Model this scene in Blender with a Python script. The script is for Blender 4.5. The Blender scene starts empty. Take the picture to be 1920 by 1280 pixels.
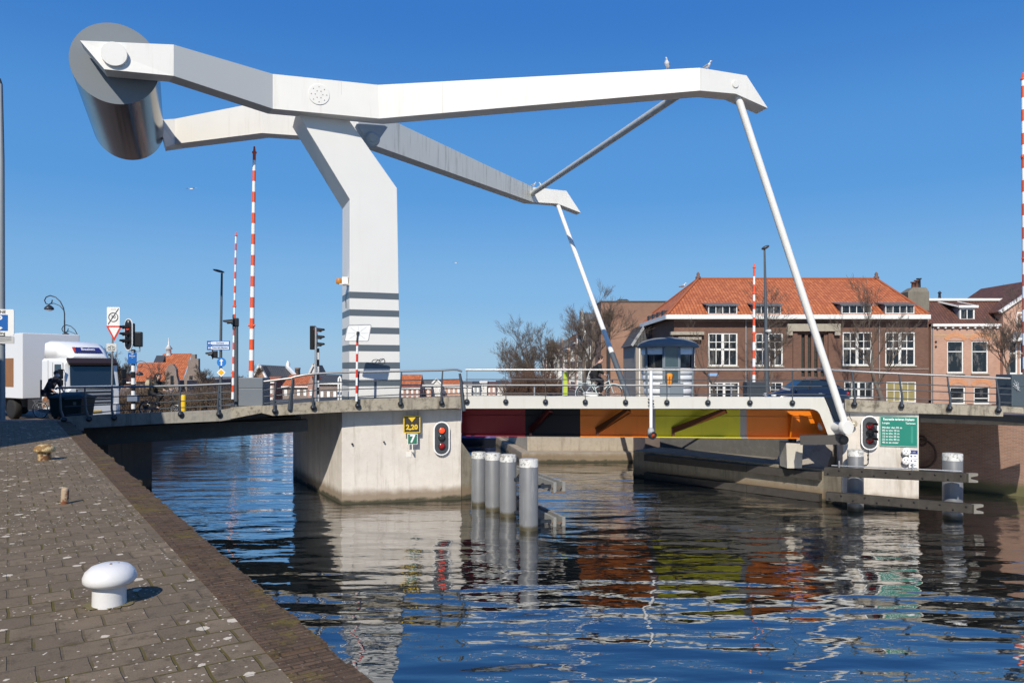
import bpy, bmesh, math, random
from mathutils import Vector, Matrix, Quaternion
V = Vector
C = bpy.context.scene.collection
R = math.radians
sc = bpy.context.scene
# ------------------------------------------------------------------ camera
F = 1410.0; HZ = 690.0; EYE = 5.3          # focal length (px of a 1920 wide frame), horizon row, eye height over the water
cam = bpy.data.cameras.new('camera'); cam.sensor_width = 36; cam.lens = 36*F/1920
cam.shift_y = 50/1920; cam.clip_start = .1; cam.clip_end = 6000
camo = bpy.data.objects.new('camera', cam); C.objects.link(camo)
camo.location = (0, 0, EYE); camo.rotation_euler = (R(90), 0, 0); sc.camera = camo
# ------------------------------------------------------------------ light
SUN_EL = 39.0; SUN_AZ = 12.0               # sun behind the camera, a little to its left
world = bpy.data.worlds.new('World'); sc.world = world; world.use_nodes = True
wn = world.node_tree; wn.nodes.clear()
wo = wn.nodes.new('ShaderNodeOutputWorld'); wb = wn.nodes.new('ShaderNodeBackground')
sky = wn.nodes.new('ShaderNodeTexSky'); sky.sky_type = 'NISHITA'; sky.sun_disc = False
sky.sun_elevation = R(SUN_EL); sky.sun_rotation = R(180+SUN_AZ)
sky.altitude = 0; sky.air_density = 1.0; sky.dust_density = .35; sky.ozone_density = 4.0
hs = wn.nodes.new('ShaderNodeHueSaturation'); hs.inputs['Saturation'].default_value = 1.22; hs.inputs['Value'].default_value = 1.0
tc = wn.nodes.new('ShaderNodeTexCoord'); sx_ = wn.nodes.new('ShaderNodeSeparateXYZ'); wn.links.new(tc.outputs['Generated'], sx_.inputs[0])
cr = wn.nodes.new('ShaderNodeValToRGB'); cr.color_ramp.interpolation = 'EASE'                # colour of the clear spring sky by height
stops = [(0, (3.0, 5.3, 7.8)), (.10, (2.05, 4.45, 7.7)), (.24, (.98, 3.25, 7.3)), (.44, (.42, 2.0, 6.1)), (1, (.18, 1.0, 3.9))]
while len(cr.color_ramp.elements) < len(stops): cr.color_ramp.elements.new(.5)
for e_, (p_, c_) in zip(cr.color_ramp.elements, stops): e_.position = p_; e_.color = (*[x/10 for x in c_], 1)
sc10 = wn.nodes.new('ShaderNodeVectorMath'); sc10.operation = 'SCALE'; sc10.inputs['Scale'].default_value = 10
wn.links.new(sx_.outputs[2], cr.inputs[0]); wn.links.new(cr.outputs[0], sc10.inputs[0])
wn.links.new(sky.outputs[0], hs.inputs['Color']); mxs = wn.nodes.new('ShaderNodeMix'); mxs.data_type = 'RGBA'; mxs.inputs[0].default_value = .85
wn.links.new(hs.outputs[0], mxs.inputs[6]); wn.links.new(sc10.outputs[0], mxs.inputs[7]); wn.links.new(mxs.outputs[2], wb.inputs['Color'])
wb.inputs['Strength'].default_value = .10
wn.links.new(wb.outputs[0], wo.inputs[0])
sl = bpy.data.lights.new('sun', 'SUN'); sl.energy = 4.8; sl.angle = R(.5); sl.color = (1, .935, .825)
so = bpy.data.objects.new('sun', sl); C.objects.link(so)
S = V((-math.sin(R(SUN_AZ))*math.cos(R(SUN_EL)), -math.cos(R(SUN_AZ))*math.cos(R(SUN_EL)), math.sin(R(SUN_EL))))
so.rotation_euler = S.to_track_quat('Z', 'Y').to_euler(); so.location = S*60
sc.view_settings.view_transform = 'Standard'; sc.view_settings.look = 'None'
sc.view_settings.exposure = 0; sc.view_settings.gamma = 1
# ------------------------------------------------------------------ helpers
def at(px, py, Y): return V(((px-960)/F*Y, Y, EYE+(HZ-py)/F*Y))
def gp(px, py, z=0.0): return at(px, py, (EYE-z)*F/(py-HZ))
def wloc(o):
    v = V((0, 0, 0))
    while o: v = v+o.location; o = o.parent
    return v
class MB:
    def __init__(s): s.v = []; s.f = []; s.sm = []; s.mi = []; s.m = 0
    def add(s, vs, fs, smooth=False):
        k = len(s.v); s.v += [V(p) for p in vs]
        for f in fs: s.f.append([i+k for i in f]); s.sm.append(smooth); s.mi.append(s.m)
        return s
    def poly(s, pts): return s.add(pts, [list(range(len(pts)))])
    def obox(s, c, ax, ay, az):              # centre, three half-extent vectors
        c, ax, ay, az = V(c), V(ax), V(ay), V(az)
        p = [c+ax*i+ay*j+az*k for k in (-1, 1) for j in (-1, 1) for i in (-1, 1)]
        return s.add(p, [(0, 2, 3, 1), (4, 5, 7, 6), (0, 1, 5, 4), (2, 6, 7, 3), (0, 4, 6, 2), (1, 3, 7, 5)])
    def box(s, c, size, rz=0):
        q = Matrix.Rotation(rz, 3, 'Z')
        return s.obox(c, q@V((size[0]/2, 0, 0)), q@V((0, size[1]/2, 0)), V((0, 0, size[2]/2)))
    def bbox(s, a, b): return s.box([(a[i]+b[i])/2 for i in range(3)], [abs(b[i]-a[i]) for i in range(3)])
    def prism(s, pts, ext):
        pts = [V(p) for p in pts]; ext = V(ext); n = len(pts)
        fs = [list(range(n))[::-1], list(range(n, 2*n))]+[(i, (i+1) % n, n+(i+1) % n, n+i) for i in range(n)]
        return s.add(pts+[p+ext for p in pts], fs)
    def loft(s, rings, closed=True, caps=True, smooth=False):
        n = len(rings[0]); vs = [p for r in rings for p in r]; fs = []
        for k in range(len(rings)-1):
            for i in range(n if closed else n-1):
                j = (i+1) % n; fs.append((k*n+i, k*n+j, (k+1)*n+j, (k+1)*n+i))
        s.add(vs, fs, smooth)
        if caps and closed:
            s.poly(rings[0][::-1]); s.poly(rings[-1])
        return s
    def tube(s, pts, r, n=8, caps=True, smooth=True):
        pts = [V(p) for p in pts]; rings = []; prev = None
        for i, p in enumerate(pts):
            t = (pts[min(i+1, len(pts)-1)]-pts[max(i-1, 0)])
            if t.length < 1e-9: t = V((0, 0, 1))
            t.normalize()
            if prev is None:
                a = t.orthogonal().normalized()
            else:
                a = prev-t*prev.dot(t)
                a = a.normalized() if a.length > 1e-6 else t.orthogonal().normalized()
            prev = a; b = t.cross(a)
            rr = r[i] if isinstance(r, (list, tuple)) else r
            rings.append([p+(a*math.cos(2*math.pi*k/n)+b*math.sin(2*math.pi*k/n))*rr for k in range(n)])
        return s.loft(rings, True, caps, smooth)
    def lathe(s, prof, c=(0, 0, 0), axis=(0, 0, 1), n=20, smooth=True, arc=None):
        c = V(c); w = V(axis).normalized(); a = w.orthogonal().normalized(); b = w.cross(a)
        if abs(w.z) > .99: a, b = V((1, 0, 0)), V((0, 1, 0))*(1 if w.z > 0 else -1)
        rings = [[c+w*z+(a*math.cos(2*math.pi*k/n)+b*math.sin(2*math.pi*k/n))*max(r, 1e-4) for k in range(n)] for r, z in prof]
        return s.loft(rings, True, True, smooth)
    def ball(s, c, r, n=12, m=8, rot=None):
        c = V(c); r = (r, r, r) if not isinstance(r, (tuple, list)) else r; rings = []
        for j in range(m+1):
            th = math.pi*j/m; th = min(max(th, .02), math.pi-.02)
            ring = []
            for k in range(n):
                ph = 2*math.pi*k/n
                p = V((r[0]*math.sin(th)*math.cos(ph), r[1]*math.sin(th)*math.sin(ph), -r[2]*math.cos(th)))
                ring.append(c+(rot@p if rot else p))
            rings.append(ring)
        return s.loft(rings, True, True, True)
    def bar(s, a, b, w, h, up=(0, 0, 1)):
        a, b = V(a), V(b); t = (b-a); L = t.length; t.normalize(); up = V(up)
        x = t.cross(up)
        x = x.normalized() if x.length > 1e-5 else V((1, 0, 0))
        y = x.cross(t)
        return s.obox((a+b)/2, t*L/2, x*w/2, y*h/2)
    def torus(s, c, axis, Rr, r, n=28, m=8, a0=0, a1=2*math.pi):
        c = V(c); w = V(axis).normalized(); a = w.orthogonal().normalized(); b = w.cross(a)
        full = abs(a1-a0-2*math.pi) < 1e-6
        N = n if full else n+1
        rings = []
        for k in range(N):
            t = a0+(a1-a0)*k/n; d = a*math.cos(t)+b*math.sin(t)
            rings.append([c+d*(Rr+r*math.cos(2*math.pi*j/m))+w*r*math.sin(2*math.pi*j/m) for j in range(m)])
        if full: rings.append(rings[0])
        return s.loft(rings, True, not full, True)
    def build(s, name, mat, parent=None, label=None, bevel=0, fix=True):
        me = bpy.data.meshes.new(name)
        o = bpy.data.objects.new(name, me); C.objects.link(o)
        if parent is not None:
            base = wloc(parent); o.parent = parent
        else:
            xs = [p.x for p in s.v]; ys = [p.y for p in s.v]; zs = [p.z for p in s.v]
            base = V(((min(xs)+max(xs))/2, (min(ys)+max(ys))/2, min(zs))); o.location = base
        me.from_pydata([p-base for p in s.v], [], s.f)
        for mm in (mat if isinstance(mat, (list, tuple)) else [mat]): me.materials.append(mm)
        me.polygons.foreach_set('use_smooth', s.sm); me.polygons.foreach_set('material_index', s.mi)
        if fix:
            bm = bmesh.new(); bm.from_mesh(me); bmesh.ops.recalc_face_normals(bm, faces=bm.faces); bm.to_mesh(me); bm.free()
        me.update()
        if bevel:
            md = o.modifiers.new('bevel', 'BEVEL'); md.width = bevel; md.segments = 2; md.limit_method = 'ANGLE'; md.angle_limit = R(40)
        if label: o['label'] = label
        return o
def tag(o, label, cat, group=None):
    o['label'] = label; o['category'] = cat
    if group: o['group'] = group
    return o
def thing(name, label, cat, loc, group=None):
    o = bpy.data.objects.new(name, None); C.objects.link(o); o.location = V(loc); o.empty_display_size = .2
    return tag(o, label, cat, group)
def struct(o, kind='structure'):
    o['kind'] = kind; return o
def copy_tree(o, parent=None):
    c = o.copy(); C.objects.link(c)
    if parent: c.parent = parent
    for ch in list(o.children): copy_tree(ch, c)
    return c
# ------------------------------------------------------------------ materials
MC = {}
def newmat(name):
    m = bpy.data.materials.new(name); m.use_nodes = True; nt = m.node_tree
    b = nt.nodes['Principled BSDF']; return m, nt, b
class NT:
    def __init__(s, nt): s.nt = nt
    def n(s, t, **kw):
        x = s.nt.nodes.new(t)
        for k, v in kw.items():
            if k.startswith('i_'):
                x.inputs[k[2:].replace('_', ' ')].default_value = v
            else: setattr(x, k, v)
        return x
    def l(s, a, b): s.nt.links.new(a, b)
    def math(s, op, a, b=None, c=None, clamp=False):
        x = s.nt.nodes.new('ShaderNodeMath'); x.operation = op; x.use_clamp = clamp
        for i, q in enumerate((a, b, c)):
            if q is None: continue
            if isinstance(q, (int, float)): x.inputs[i].default_value = q
            else: s.l(q, x.inputs[i])
        return x.outputs[0]
    def vmath(s, op, a, b=None):
        x = s.nt.nodes.new('ShaderNodeVectorMath'); x.operation = op
        for i, q in enumerate((a, b)):
            if q is None: continue
            if isinstance(q, (tuple, list, Vector)): x.inputs[i].default_value = q
            else: s.l(q, x.inputs[i])
        return x.outputs['Value'] if op in ('DOT_PRODUCT', 'LENGTH') else x.outputs[0]
    def mix(s, fac, a, b, mode='MIX'):
        x = s.nt.nodes.new('ShaderNodeMix'); x.data_type = 'RGBA'; x.blend_type = mode
        for sock, q in ((x.inputs[0], fac), (x.inputs[6], a), (x.inputs[7], b)):
            if isinstance(q, (int, float)): sock.default_value = q
            elif isinstance(q, (tuple, list)): sock.default_value = tuple(q)+((1,) if len(q) == 3 else ())
            else: s.l(q, sock)
        return x.outputs[2]
    def ramp(s, fac, lo, hi):
        x = s.nt.nodes.new('ShaderNodeMapRange'); x.inputs[1].default_value = lo; x.inputs[2].default_value = hi
        x.interpolation_type = 'SMOOTHSTEP'
        s.l(fac, x.inputs[0]); return x.outputs[0]
    def noise(s, vec, scale, detail=3, rough=.55):
        x = s.nt.nodes.new('ShaderNodeTexNoise'); x.inputs['Scale'].default_value = scale
        x.inputs['Detail'].default_value = detail; x.inputs['Roughness'].default_value = rough
        if vec is not None: s.l(vec, x.inputs['Vector'])
        return x.outputs['Fac']
    def pos(s): return s.nt.nodes.new('ShaderNodeNewGeometry').outputs['Position']
    def obj(s): return s.nt.nodes.new('ShaderNodeTexCoord').outputs['Object']
    def sep(s, v):
        x = s.nt.nodes.new('ShaderNodeSeparateXYZ'); s.l(v, x.inputs[0]); return x.outputs
    def comb(s, a, b, c=0.0):
        x = s.nt.nodes.new('ShaderNodeCombineXYZ')
        for i, q in enumerate((a, b, c)):
            if isinstance(q, (int, float)): x.inputs[i].default_value = q
            else: s.l(q, x.inputs[i])
        return x.outputs[0]
    def surf_uv(s):
        g = s.nt.nodes.new('ShaderNodeNewGeometry')
        t = s.vmath('NORMALIZE', s.vmath('CROSS_PRODUCT', (0, 0, 1), g.outputs['True Normal']))
        b = s.vmath('CROSS_PRODUCT', g.outputs['True Normal'], t)
        return s.vmath('DOT_PRODUCT', g.outputs['Position'], t), s.vmath('DOT_PRODUCT', g.outputs['Position'], b)
    def bump(s, h, strength=.5, dist=.01):
        x = s.nt.nodes.new('ShaderNodeBump'); x.inputs['Strength'].default_value = strength; x.inputs['Distance'].default_value = dist
        s.l(h, x.inputs['Height']); return x.outputs[0]
def c3(c, k): return tuple(min(1, x*k) for x in c)
def M(name, col, rough=.5, metal=0, var=.12, vs=2.5, bump=0, bs=60, streak=0, streak_col=(.1, .09, .07), spec=.5, emit=0, coat=0):
    if name in MC: return MC[name]
    m, nt, b = newmat(name); q = NT(nt)
    p = q.obj()
    col_s = q.mix(q.noise(p, vs, 5), c3(col, 1-var), c3(col, 1+var))
    if streak:
        g = q.pos(); mp = q.n('ShaderNodeMapping'); mp.inputs['Scale'].default_value = (5, 5, .35); q.l(g, mp.inputs[0])
        f = q.math('MULTIPLY', q.ramp(q.noise(mp.outputs[0], 1.0, 5, .65), .5, .78), streak)
        col_s = q.mix(f, col_s, streak_col)
    q.l(col_s, b.inputs['Base Color'])
    b.inputs['Roughness'].default_value = rough; b.inputs['Metallic'].default_value = metal
    b.inputs['Specular IOR Level'].default_value = spec
    if coat: b.inputs['Coat Weight'].default_value = coat; b.inputs['Coat Roughness'].default_value = .05
    if bump: q.l(q.bump(q.noise(p, bs, 4), .6, bump), b.inputs['Normal'])
    if emit:
        q.l(col_s, b.inputs['Emission Color']); b.inputs['Emission Strength'].default_value = emit
    MC[name] = m; return m
def Mconcrete(name, col, dirt=(.12, .1, .075), amt=.6, waterline=False, bump=.01, speck=.3, mot=.35):
    if name in MC: return MC[name]
    m, nt, b = newmat(name); q = NT(nt); g = q.pos()
    base = q.mix(q.noise(g, 1.3, 6, .6), c3(col, .78), c3(col, 1.15))
    base = q.mix(q.math('MULTIPLY', q.ramp(q.noise(g, 14, 4, .7), .55, .75), speck), base, c3(col, .45))
    base = q.mix(q.math('MULTIPLY', q.ramp(q.noise(g, 4.5, 7, .72), .46, .68), mot), base, c3(dirt, 1.6))
    base = q.mix(q.math('MULTIPLY', q.ramp(q.noise(g, 55, 3, .7), .58, .7), mot*.8), base, c3(col, .35))
    mp = q.n('ShaderNodeMapping'); mp.inputs['Scale'].default_value = (3.2, 3.2, .3); q.l(g, mp.inputs[0])
    st = q.math('MULTIPLY', q.ramp(q.noise(mp.outputs[0], 1.2, 6, .65), .48, .8), amt)
    base = q.mix(st, base, dirt)
    if waterline:
        z = q.math('ADD', q.sep(g)[2], q.math('MULTIPLY', q.noise(g, 2.2, 5), -.35))
        base = q.mix(q.math('MULTIPLY', q.ramp(z, .50, .12), .85), base, (.19, .135, .08))
        base = q.mix(q.ramp(z, .02, -.12), base, (.05, .045, .025))
    q.l(base, b.inputs['Base Color']); b.inputs['Roughness'].default_value = .85
    q.l(q.bump(q.noise(g, 30, 5, .7), .5, bump), b.inputs['Normal'])
    MC[name] = m; return m
def Mbrick(name, c1, c2, mortar=(.35, .32, .28), w=.22, h=.065, ms=.012, dirt=.35, low=None):
    if name in MC: return MC[name]
    m, nt, b = newmat(name); q = NT(nt); u, v = q.surf_uv(); g = q.pos()
    bt = q.n('ShaderNodeTexBrick'); q.l(q.comb(u, v), bt.inputs['Vector'])
    bt.inputs['Scale'].default_value = 1; bt.inputs['Brick Width'].default_value = w; bt.inputs['Row Height'].default_value = h
    bt.inputs['Mortar Size'].default_value = ms; bt.inputs['Bias'].default_value = 0
    bt.inputs['Color1'].default_value = (*c1, 1); bt.inputs['Color2'].default_value = (*c2, 1); bt.inputs['Mortar'].default_value = (*mortar, 1)
    base = q.mix(q.math('MULTIPLY', q.ramp(q.noise(g, .7, 6, .65), .35, .8), dirt), bt.outputs['Color'], c3(c1, .5))
    if low:
        z = q.math('ADD', q.sep(g)[2], q.math('MULTIPLY', q.noise(g, 1.5, 4), -.4)); base = q.mix(q.ramp(z, .5, .05), base, low)
    q.l(base, b.inputs['Base Color']); b.inputs['Roughness'].default_value = .85
    q.l(q.bump(bt.outputs['Fac'], .4, -.006), b.inputs['Normal'])
    MC[name] = m; return m
def Mtiles(name, c1, c2, w=.24, h=.32, dark=.5):
    if name in MC: return MC[name]
    m, nt, b = newmat(name); q = NT(nt); u, v = q.surf_uv(); g = q.pos()
    bt = q.n('ShaderNodeTexBrick'); bt.offset = 0; q.l(q.comb(u, v), bt.inputs['Vector'])
    bt.inputs['Scale'].default_value = 1; bt.inputs['Brick Width'].default_value = w; bt.inputs['Row Height'].default_value = h
    bt.inputs['Mortar Size'].default_value = .03; bt.inputs['Mortar Smooth'].default_value = .6
    bt.inputs['Color1'].default_value = (*c1, 1); bt.inputs['Color2'].default_value = (*c2, 1); bt.inputs['Mortar'].default_value = (*c3(c1, dark), 1)
    base = q.mix(q.math('MULTIPLY', q.ramp(q.noise(g, .45, 6, .7), .4, .8), .45), bt.outputs['Color'], c3(c2, .62))
    q.l(base, b.inputs['Base Color']); b.inputs['Roughness'].default_value = .75
    wv = q.math('ABSOLUTE', q.math('SINE', q.math('MULTIPLY', u, math.pi/w)))
    saw = q.math('FRACT', q.math('DIVIDE', v, h))
    q.l(q.bump(q.math('SUBTRACT', wv, saw), .8, .05), b.inputs['Normal'])
    MC[name] = m; return m
white_steel = M('white_steel_paint', (.755, .735, .68), .42, var=.05, vs=.8, streak=.22, streak_col=(.40, .35, .26))
grey_steel = M('weathered_grey_paint', (.40, .43, .43), .45, var=.06, vs=.7, streak=.18, streak_col=(.2, .19, .16))
grey_under = M('underside_paint', (.42, .40, .38), .6, var=.12, vs=.6)
galv = M('galvanised_steel', (.62, .62, .60), .34, .75, var=.12, vs=6)
dark_steel = M('dark_steel', (.035, .042, .052), .42, .3, var=.2)
blue_grey = M('blue_grey_paint', (.075, .09, .103), .6, var=.1)
black = M('black_paint', (.012, .012, .013), .4)
rubber = M('black_rubber', (.015, .015, .015), .8)
white_p = M('white_paint', (.82, .82, .80), .4, var=.04)
red_p = M('red_paint', (.62, .05, .03), .4, var=.08)
red_arm = M('orange_red_paint', (.75, .10, .035), .4, var=.06)
glass = M('dark_glass', (.018, .024, .03), .05, var=.2, spec=.9)
wood_dark = M('dark_timber', (.045, .039, .033), .75, var=.45, vs=5, bump=.01, bs=30)
asphalt = M('asphalt', (.06, .06, .06), .85, var=.25, vs=8, bump=.004, bs=200)
kerb_conc = Mconcrete('kerb_concrete', (.38, .335, .26), (.06, .05, .035), 1.0, speck=.75, bump=.02, mot=.8)
pier_conc = Mconcrete('pier_concrete', (.66, .61, .545), (.30, .25, .19), .75, waterline=True, bump=.008, speck=.2, mot=.22)
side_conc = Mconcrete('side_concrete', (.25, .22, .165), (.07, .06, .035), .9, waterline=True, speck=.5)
shade_conc = Mconcrete('shade_concrete', (.10, .094, .085), (.1, .1, .095), .5)  # concrete colour darkened to paint in the deep shade under the bridge
# ================================================================== SETTING
def ray_plane(px, py, p0, n):
    d = V(((px-960)/F, 1, (HZ-py)/F)); o = V((0, 0, EYE)); n = V(n); return o+d*((V(p0)-o).dot(n)/d.dot(n))
def slab(name, pts, top, bot, mat, kind='structure'):
    b = MB(); b.prism([V((x, y, bot)) for x, y in pts], (0, 0, top-bot)); return struct(b.build(name, mat), kind)
# canal bed / land down to the horizon
b = MB(); b.poly([(-400, -200, -3.2), (400, -200, -3.2), (400, 172, -3.2), (-400, 172, -3.2)])
struct(b.build('canal_bed', M('mud', (.05, .045, .03), .9)))
# water
def Mwater():
    m, nt, b = newmat('canal_water'); q = NT(nt); g = q.pos()
    def lay(sx, sy, rot, scale, det, off):
        mp = q.n('ShaderNodeMapping'); mp.inputs['Scale'].default_value = (sx, sy, 1); mp.inputs['Rotation'].default_value = (0, 0, rot)
        mp.inputs['Location'].default_value = (off, off*.7, 0); q.l(g, mp.inputs[0]); return q.noise(mp.outputs[0], scale, det, .5)
    big = lay(.45, 1.0, .12, .62, 1, 3.1); mid = lay(.42, 1.2, -.1, 1.6, .6, 11.3); fine = lay(.6, 1.3, .05, 5.0, 1.5, 5.7)
    calm = q.ramp(q.noise(g, .09, 2), .38, .62)          # patches of livelier and calmer water
    h = q.math('ADD', q.math('MULTIPLY', big, .098), q.math('MULTIPLY', mid, .032))
    far = q.ramp(q.sep(g)[1], 14, 30)
    h = q.math('ADD', h, q.math('MULTIPLY', q.math('MULTIPLY', fine, .012), q.math('MULTIPLY', q.math('ADD', q.math('MULTIPLY', far, .85), .25), q.math('ADD', q.math('MULTIPLY', calm, .8), .5))))
    nrm = q.bump(h, 1.0, 1.0); lw = q.n('ShaderNodeLayerWeight'); lw.inputs['Blend'].default_value = .5; q.l(nrm, lw.inputs['Normal'])
    fac = q.math('ADD', q.math('MULTIPLY', q.math('POWER', lw.outputs['Facing'], 2.3), .93), .03)   # murky water: dark from above, mirror at a grazing look
    df = q.n('ShaderNodeBsdfDiffuse'); df.inputs['Color'].default_value = (.006, .009, .0095, 1); q.l(nrm, df.inputs['Normal'])
    gl_ = q.n('ShaderNodeBsdfGlossy'); gl_.inputs['Roughness'].default_value = .012; gl_.inputs['Color'].default_value = (1, 1, 1, 1); q.l(nrm, gl_.inputs['Normal'])
    mx = q.n('ShaderNodeMixShader'); q.l(fac, mx.inputs[0]); q.l(df.outputs[0], mx.inputs[1]); q.l(gl_.outputs[0], mx.inputs[2])
    q.l(mx.outputs[0], [n for n in nt.nodes if n.type == 'OUTPUT_MATERIAL'][0].inputs[0]); return m
b = MB(); b.poly([(-300, -60, 0), (300, -60, 0), (300, 168, 0), (-300, 168, 0)])
struct(b.build('canal_water', Mwater()))
# quay in the foreground ---------------------------------------------------
QD = V((-.5566, .8308, 0)); QN = V((.8308, .5566, 0))            # along the quay edge, towards the water
Q0 = V((-.92, 4.80, 0)); QZ = 3.3
def quay(t, w, z=QZ): return V((Q0.x, Q0.y, 0))+QD*t-QN*w+V((0, 0, z))
def Mpavers():
    m, nt, b = newmat('quay_pavers'); q = NT(nt); g = q.pos()
    u = q.vmath('DOT_PRODUCT', g, QN); v = q.vmath('DOT_PRODUCT', g, QD)
    wob = q.math('MULTIPLY', q.math('SUBTRACT', q.noise(g, 3, 3), .5), .03)
    uv = q.comb(q.math('ADD', u, wob), q.math('ADD', v, wob))
    bt = q.n('ShaderNodeTexBrick'); q.l(uv, bt.inputs['Vector']); bt.inputs['Scale'].default_value = 1
    bt.inputs['Brick Width'].default_value = .315; bt.inputs['Row Height'].default_value = .315; bt.inputs['Mortar Size'].default_value = .013
    bt.inputs['Mortar Smooth'].default_value = .35
    bt.inputs['Color1'].default_value = (.085, .066, .05, 1); bt.inputs['Color2'].default_value = (.20, .158, .116, 1); bt.inputs['Mortar'].default_value = (.05, .042, .03, 1)
    col = q.mix(q.ramp(q.noise(g, 2.0, 6, .7), .3, .75), bt.outputs['Color'], (.085, .068, .05))
    col = q.mix(q.math('MULTIPLY', q.noise(g, 85, 3, .8), .75), col, (.25, .215, .17))
    col = q.mix(q.math('MULTIPLY', q.ramp(q.noise(g, 140, 2, .7), .55, .75), .6), col, (.05, .045, .04))
    col = q.mix(q.math('MULTIPLY', q.ramp(q.noise(g, 9, 6, .75), .5, .66), .55), col, (.055, .045, .034))
    moss = q.math('MULTIPLY', q.ramp(bt.outputs['Fac'], .2, .9), q.ramp(q.noise(g, 1.6, 4), .42, .56))
    col = q.mix(q.math('MULTIPLY', moss, .85), col, (.10, .085, .025))
    # bird lime and lichen spots
    vo = q.n('ShaderNodeTexVoronoi'); vo.inputs['Scale'].default_value = 6.0; vo.inputs['Randomness'].default_value = 1
    wv = q.n('ShaderNodeTexNoise'); wv.inputs['Scale'].default_value = 22; q.l(g, wv.inputs['Vector'])
    q.l(q.vmath('ADD', g, q.vmath('MULTIPLY', wv.outputs['Color'], (.055, .055, 0))), vo.inputs['Vector'])
    rnd = q.sep(vo.outputs['Color'])
    keep = q.math('GREATER_THAN', q.math('ADD', rnd[0], q.math('MULTIPLY', q.ramp(q.noise(g, .55, 3), .36, .62), .60)), .76)
    rad = q.math('ADD', q.math('MULTIPLY', q.math('POWER', rnd[1], 2.0), .30), .07)
    spot = q.math('MULTIPLY', q.math('LESS_THAN', vo.outputs['Distance'], rad), keep)
    vo2 = q.n('ShaderNodeTexVoronoi'); vo2.inputs['Scale'].default_value = 21
    q.l(q.vmath('ADD', g, q.vmath('MULTIPLY', wv.outputs['Color'], (.03, .03, 0))), vo2.inputs['Vector']); r2 = q.sep(vo2.outputs['Color'])
    sp2 = q.math('MULTIPLY', q.math('LESS_THAN', vo2.outputs['Distance'], .2), q.math('GREATER_THAN', q.math('ADD', r2[0], q.math('MULTIPLY', q.ramp(q.noise(g, .8, 3), .40, .62), .35)), .90))
    col = q.mix(q.math('MULTIPLY', q.math('MAXIMUM', spot, sp2), .8), col, (.66, .63, .57))
    col = q.mix(1.0, col, (1.08, 1.0, .89), 'MULTIPLY')
    q.l(col, b.inputs['Base Color']); b.inputs['Roughness'].default_value = .9; b.inputs['Specular IOR Level'].default_value = .2
    h = q.math('ADD', q.math('MULTIPLY', bt.outputs['Fac'], -1.0), q.math('MULTIPLY', q.noise(g, 60, 4, .7), .5))
    q.l(q.bump(h, .8, .012), b.inputs['Normal']); return m
def Mcoping():
    m, nt, b = newmat('coping_bricks'); q = NT(nt); g = q.pos()
    u = q.vmath('DOT_PRODUCT', g, QN); v = q.vmath('DOT_PRODUCT', g, QD)
    wob = q.math('MULTIPLY', q.math('SUBTRACT', q.noise(g, 5, 3), .5), .02)
    bt = q.n('ShaderNodeTexBrick'); bt.offset = .5; q.l(q.comb(q.math('ADD', u, wob), q.math('ADD', v, wob)), bt.inputs['Vector']); bt.inputs['Scale'].default_value = 1
    bt.inputs['Brick Width'].default_value = .21; bt.inputs['Row Height'].default_value = .062; bt.inputs['Mortar Size'].default_value = .007
    bt.inputs['Color1'].default_value = (.105, .064, .04, 1); bt.inputs['Color2'].default_value = (.165, .105, .066, 1); bt.inputs['Mortar'].default_value = (.05, .036, .022, 1)
    col = q.mix(q.ramp(q.noise(g, 3, 6, .7), .35, .75), bt.outputs['Color'], (.10, .066, .045))
    col = q.mix(q.math('MULTIPLY', q.ramp(q.noise(g, 2.3, 5, .75), .52, .66), .7), col, (.16, .125, .025))
    col = q.mix(q.math('MULTIPLY', q.ramp(q.noise(g, 26, 3, .7), .64, .71), .8), col, (.42, .38, .30)); b.inputs['Specular IOR Level'].default_value = .2
    col = q.mix(q.math('MULTIPLY', q.ramp(q.noise(g, 7, 6, .75), .5, .64), .6), col, (.045, .032, .02))
    q.l(col, b.inputs['Base Color']); b.inputs['Roughness'].default_value = .9
    h = q.math('ADD', q.math('MULTIPLY', bt.outputs['Fac'], -1.0), q.math('MULTIPLY', q.noise(g, 40, 4, .7), .8))
    q.l(q.bump(h, .9, .014), b.inputs['Normal']); return m
a0, a1 = quay(-14, .40), quay(28.2, .40)
slab('quay_pavement', [(a0.x, a0.y), (a1.x, a1.y), (-60, 28.2), (-60, -8)], QZ, -3, Mpavers())
rnd = random.Random(4)
b = MB(); t = -14.0; prev = 0                                     # the coping, bricks laid across the edge, slightly uneven
while t < 28.2:
    step = .205; w = rnd.uniform(-.018, .014)-(.05 if rnd.random() < .06 else 0); dz = rnd.uniform(-.007, .006)
    p = [quay(t, .40, -3), quay(t+step, .40, -3), quay(t+step, w, -3), quay(t, w, -3)]
    b.prism(p, (0, 0, QZ+3+.006+dz)); t += step
struct(b.build('quay_coping', Mcoping()))
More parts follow.
